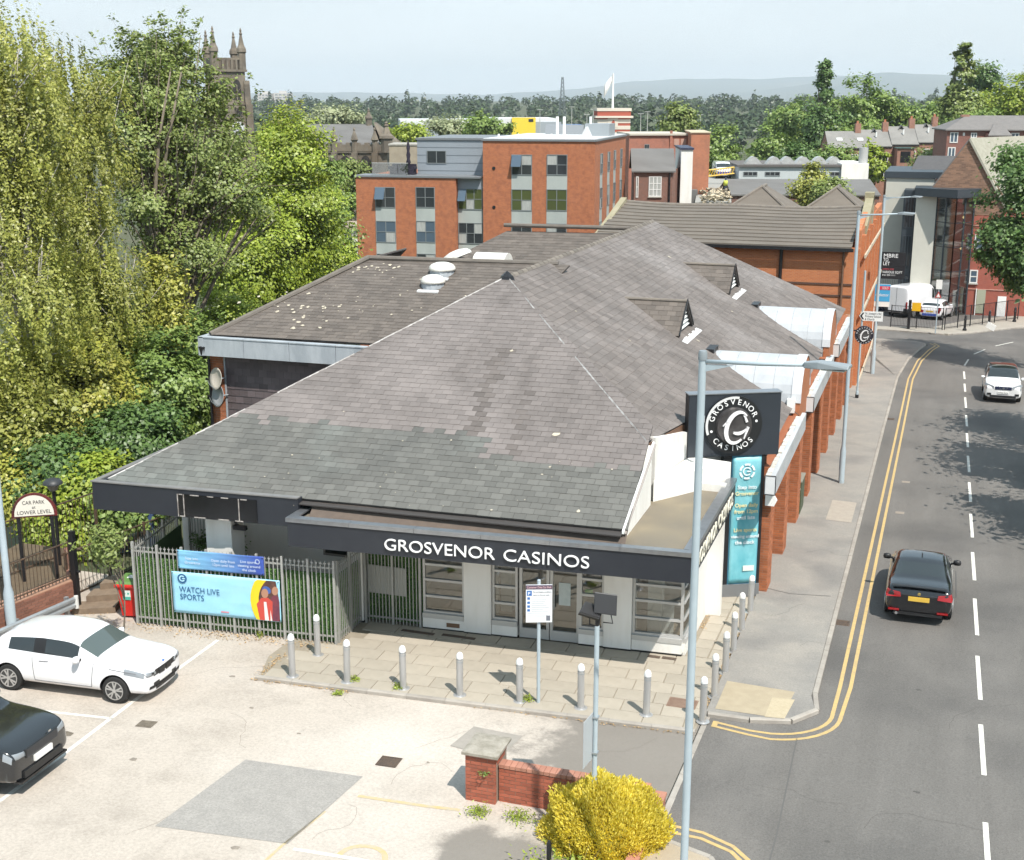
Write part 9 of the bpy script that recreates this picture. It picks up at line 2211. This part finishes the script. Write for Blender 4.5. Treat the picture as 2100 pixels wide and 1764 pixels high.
far_trees=[('dense rounded tree left of the dark spire tree',1635,255,240,70,62,'mid'),('bushy tree below the brick block by the site yard',1480,310,175,50,62,'mid'),('low bushy tree in front of the rounded tree',1585,305,230,50,48,'mid'),('broad light green tree beyond the terrace',1770,220,240,78,66,'mid'),('spreading low tree above the terrace roofs',1775,285,226,105,42,'mid'),('dark spire tree rising above the others',1692,165,228,9,40,'dark'),('dark undergrowth tree beneath the spire',1690,262,226,42,62,'dark'),('rounded tree left of the tall poplar',1890,248,240,66,42,'mid'),('tall pale poplar on the right skyline',1972,152,222,23,62,'syc'),('broad foot of the tall poplar',1966,225,222,42,50,'syc'),('yellow-green tree right of the poplar',2050,215,228,60,45,'lime'),('light tree at the upper right corner',2110,195,220,60,50,'lime'),('dark small tree on the right skyline',2018,160,250,26,22,'dark'),('low tree above the brick flats roof',2000,252,215,45,26,'mid'),('rounded tree behind the parapet building',1388,240,195,33,33,'syc'),('feathery light tree before the slate shed',1665,385,128,38,55,'birch'),('smaller feathery tree beside the slate shed',1705,392,126,35,32,'syc'),('ivy bush against the terrace back wall',1795,335,195,24,36,'lime'),('dark green tree above the flats roof',1000,262,215,45,26,'mid'),('pale silvery tree above the flats roof',925,264,225,46,26,'pale'),('lime bush left of the silvery tree',842,276,205,38,16,'lime'),('pale wispy tree behind the church nave',682,238,280,55,26,'pale'),('green bush at the church nave wall',720,358,170,32,48,'syc'),('low bush by the terrace wing',1720,322,200,55,22,'mid'),('dark low bush by the workshop',1640,322,190,50,24,'dark'),('shrub below the church boundary',700,420,150,40,28,'mid'),('small bush below the terrace balcony',1905,325,190,28,14,'syc')]
for lab,px,py,d,rx,ry,k in far_trees:
 c=pb(px,py,d,rx,ry);s=c[3];bl=[c]
 if rx>30:bl=[(c[0],c[1],c[2],c[3]*0.8,c[4]*0.8,c[5]*0.9)]+[(c[0]+math.cos(a)*c[3]*0.55,c[1]+math.sin(a)*c[3]*0.5,c[2]+random.uniform(-0.5,0.25)*c[5],c[3]*0.5,c[4]*0.5,c[5]*0.55)for a in(0.2,1.8,3.3,4.6)]
 tree('distant_tree',lab,bl,(c[0],c[1],min(float(terrain(c[0],c[1])),c[2]-c[5])),int(3200+rx*ry*1.2),0.00112*d,k,clumps=int(26+rx*ry/90),spread=(0.0034 if rx>24 else 0.0017)*d,limbs=6,trunk_r=0.25,asp=0.75,group='trees among the houses')
 # ---- golden conifer bush: outward spikes
c=on_ground(1242,1725);c.z=zg(c.y)+0.1;BU=thing('golden_bush','bright golden spiky conifer bush in front of the lamp post','bush',c)
n=42000;d=rng.normal(0,1,(n,3));d[:,2]=np.abs(d[:,2])*1.0-0.12;d/=np.linalg.norm(d,axis=1)[:,None]
lump=1+0.10*np.sin(d[:,0]*7+1)*np.sin(d[:,1]*6+2)+0.08*np.sin(d[:,2]*9+d[:,0]*5)+0.05*np.sin(d[:,0]*17+d[:,2]*13);r=lump*rng.uniform(0.76,1.06,n)*np.array(1.0)
ext=np.array([1.04,0.96,1.0]);P=np.array(c)+d*r[:,None]*ext
dv=d*0.8+np.array([0,0,0.75])+rng.normal(0,0.35,(n,3));dv/=np.linalg.norm(dv,axis=1)[:,None];L=rng.uniform(0.035,0.085,n)[:,None];sdv=np.cross(dv,rng.normal(0,1,(n,3)));sdv/=np.linalg.norm(sdv,axis=1)[:,None];wd=0.0125
V=np.stack([P-sdv*wd*0.6,P+sdv*wd*0.6,P+dv*L*0.55+sdv*wd,P+dv*L,P+dv*L*0.55-sdv*wd],1).reshape(-1,3)
o=np_obj('foliage',V,np.arange(5*n).reshape(-1,5),leaf_mat('golden_spike',(0.66,0.52,0.03),(0.90,0.78,0.16),0.3),BU);o['kind']='stuff'
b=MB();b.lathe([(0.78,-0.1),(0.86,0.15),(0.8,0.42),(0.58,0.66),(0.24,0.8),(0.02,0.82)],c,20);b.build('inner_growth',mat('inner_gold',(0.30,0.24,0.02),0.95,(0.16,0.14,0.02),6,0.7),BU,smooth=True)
def weed(label,p,r,h,n,k='lime',leaf=0.03):
 p=Vector(p);t=thing('weed',label,'weed',p,group='weeds in the paving');q=rng.normal(0,1,(n,3))*np.array([r,r,h*0.3])*0.55;q[:,2]=np.abs(q[:,2])+0.02;V,F=leaf_quads(np.array(p)+q,leaf,0.6,None,0.4);np_obj('leaves',V,F,LF[k],t)
 b=MB()
 for _ in range(5):b.tube([p,p+Vector((random.gauss(0,r*.4),random.gauss(0,r*.4),h*0.7))],[0.005,0.002],4)
 b.build('stems',M_BARK,t)
for lab,px,py,r,h,n in(('weed at the foot of the second front bollard',726,1396,0.12,0.22,160),('weed at the foot of the third front bollard',818,1412,0.13,0.25,200),('low weed in the kerb left of the third bollard',693,1423,0.12,0.08,140),('tall weed beside the parking sign pole',1080,1437,0.13,0.28,220),('weed growing from the foot of the palisade fence',533,1305,0.08,0.35,120),('leafy weed at the foot of the garden wall pier',983,1668,0.2,0.25,260),('larger dock weed along the garden wall foot',1065,1678,0.26,0.3,320),('tiny weed by the fence corner post',668,1310,0.06,0.2,60),('weed by the steps near the bin',255,1232,0.16,0.16,160)):
 weed(lab,on_ground(px,py,0.02),r,h,n)
weed('small weed growing out of the brick pier face',(-7.55,20.9,zg(20.9)+0.62),0.10,0.12,90,'mid');p=on_ground(1200,1764);weed('fresh green shrublet under the front of the golden bush',(p.x+0.05,18.75,zg(18.75)),0.8,0.8,1500,'lime',0.045)
# ---- far wood, hills, haze
n=1500;az=rng.uniform(-0.47,0.50,n);ds=430+1050*rng.random(n)**0.75
tx,ty=ds*np.sin(az-YAW),ds*np.cos(az-YAW)
keep=~((ds<620)&(az>-0.11)&(az<0.09));tx,ty,ds=tx[keep],ty[keep],ds[keep];n=len(tx)
tz=terrain(tx,ty);rr=rng.uniform(3.5,6.5,n);conif=rng.random(n)<0.07;m=62
q=rng.normal(0,1,(n,m,3));q/=np.linalg.norm(q,axis=2)[:,:,None];q*=rng.uniform(0.7,1.05,(n,m))[:,:,None]
sc3=np.stack([np.where(conif,rr*0.42,rr),np.where(conif,rr*0.42,rr),np.where(conif,rr*1.5,rr*0.95)],1);cz=tz+np.where(conif,rr*1.7,rr*1.25)
P=(q*sc3[:,None]+np.stack([tx,ty,cz],1)[:,None]).reshape(-1,3);V,F=leaf_quads(P,1.45,0.4,q.reshape(-1,3),0.8)
o=np_obj('far_wood',V,F,LF['far']);o['kind']='stuff';o['label']='dark green wood across the far valley'
def ridge(name,prof,d0,d1,m):
 X=np.linspace(-500,2700,129);Y=np.interp(X,[p[0]for p in prof],[p[1]for p in prof])+np.array([1.2*math.sin(x*0.021)+0.8*math.sin(x*0.057+1)for x in X])
 V=[];K_=9
 for x,y in zip(X,Y):
  zt=at_d(x,y,d1).z
  for k in range(K_):
   f=k/(K_-1);p=at_d(x,205,d0+(d1-d0)*f);V.append((p.x,p.y,-40+(zt+40)*(f**1.3)*(1+0.05*math.sin(x*0.03+k))if k<K_-1 else zt))
 I=np.arange(128)[:,None]*K_+np.arange(K_-1)[None];F=np.stack([I,I+K_,I+K_+1,I+1],-1).reshape(-1,4);o=np_obj(name,np.array(V),F,m,smooth=True);struct(o)
M_HILL=mat('moorland',(0.07,0.085,0.06),0.95,(0.045,0.06,0.05),0.0025,0.8,col3=(0.10,0.10,0.07),scale3=0.0012)
ridge('hills',[(-500,192),(500,193),(620,189),(690,188),(800,192),(1000,193),(1100,189),(1180,184),(1290,166),(1400,163),(1560,161),(1680,156),(1760,158),(2100,156),(2700,160)],7800,12300,M_HILL)
ridge('hills',[(-500,215),(900,212),(1350,200),(1500,190),(1620,178),(1740,157),(1810,148),(1900,151),(1990,159),(2150,152),(2700,165)],5900,9600,M_HILL)
b=MB();b.box(-9800,7800,-150,13500,-60,320);hz_=b.build('haze',mat('haze_air',(0.8,0.8,0.8)));hz_['kind']='stuff'
t=MATS['haze_air'].node_tree;t.nodes.remove(t.nodes['Principled BSDF']);pv=t.nodes.new('ShaderNodeVolumePrincipled');pv.inputs['Color'].default_value=(0.84,0.93,1.0,1);pv.inputs['Density'].default_value=0.00011;pv.inputs['Anisotropy'].default_value=0.0
t.links.new(pv.outputs[0],t.nodes['Material Output'].inputs['Volume'])
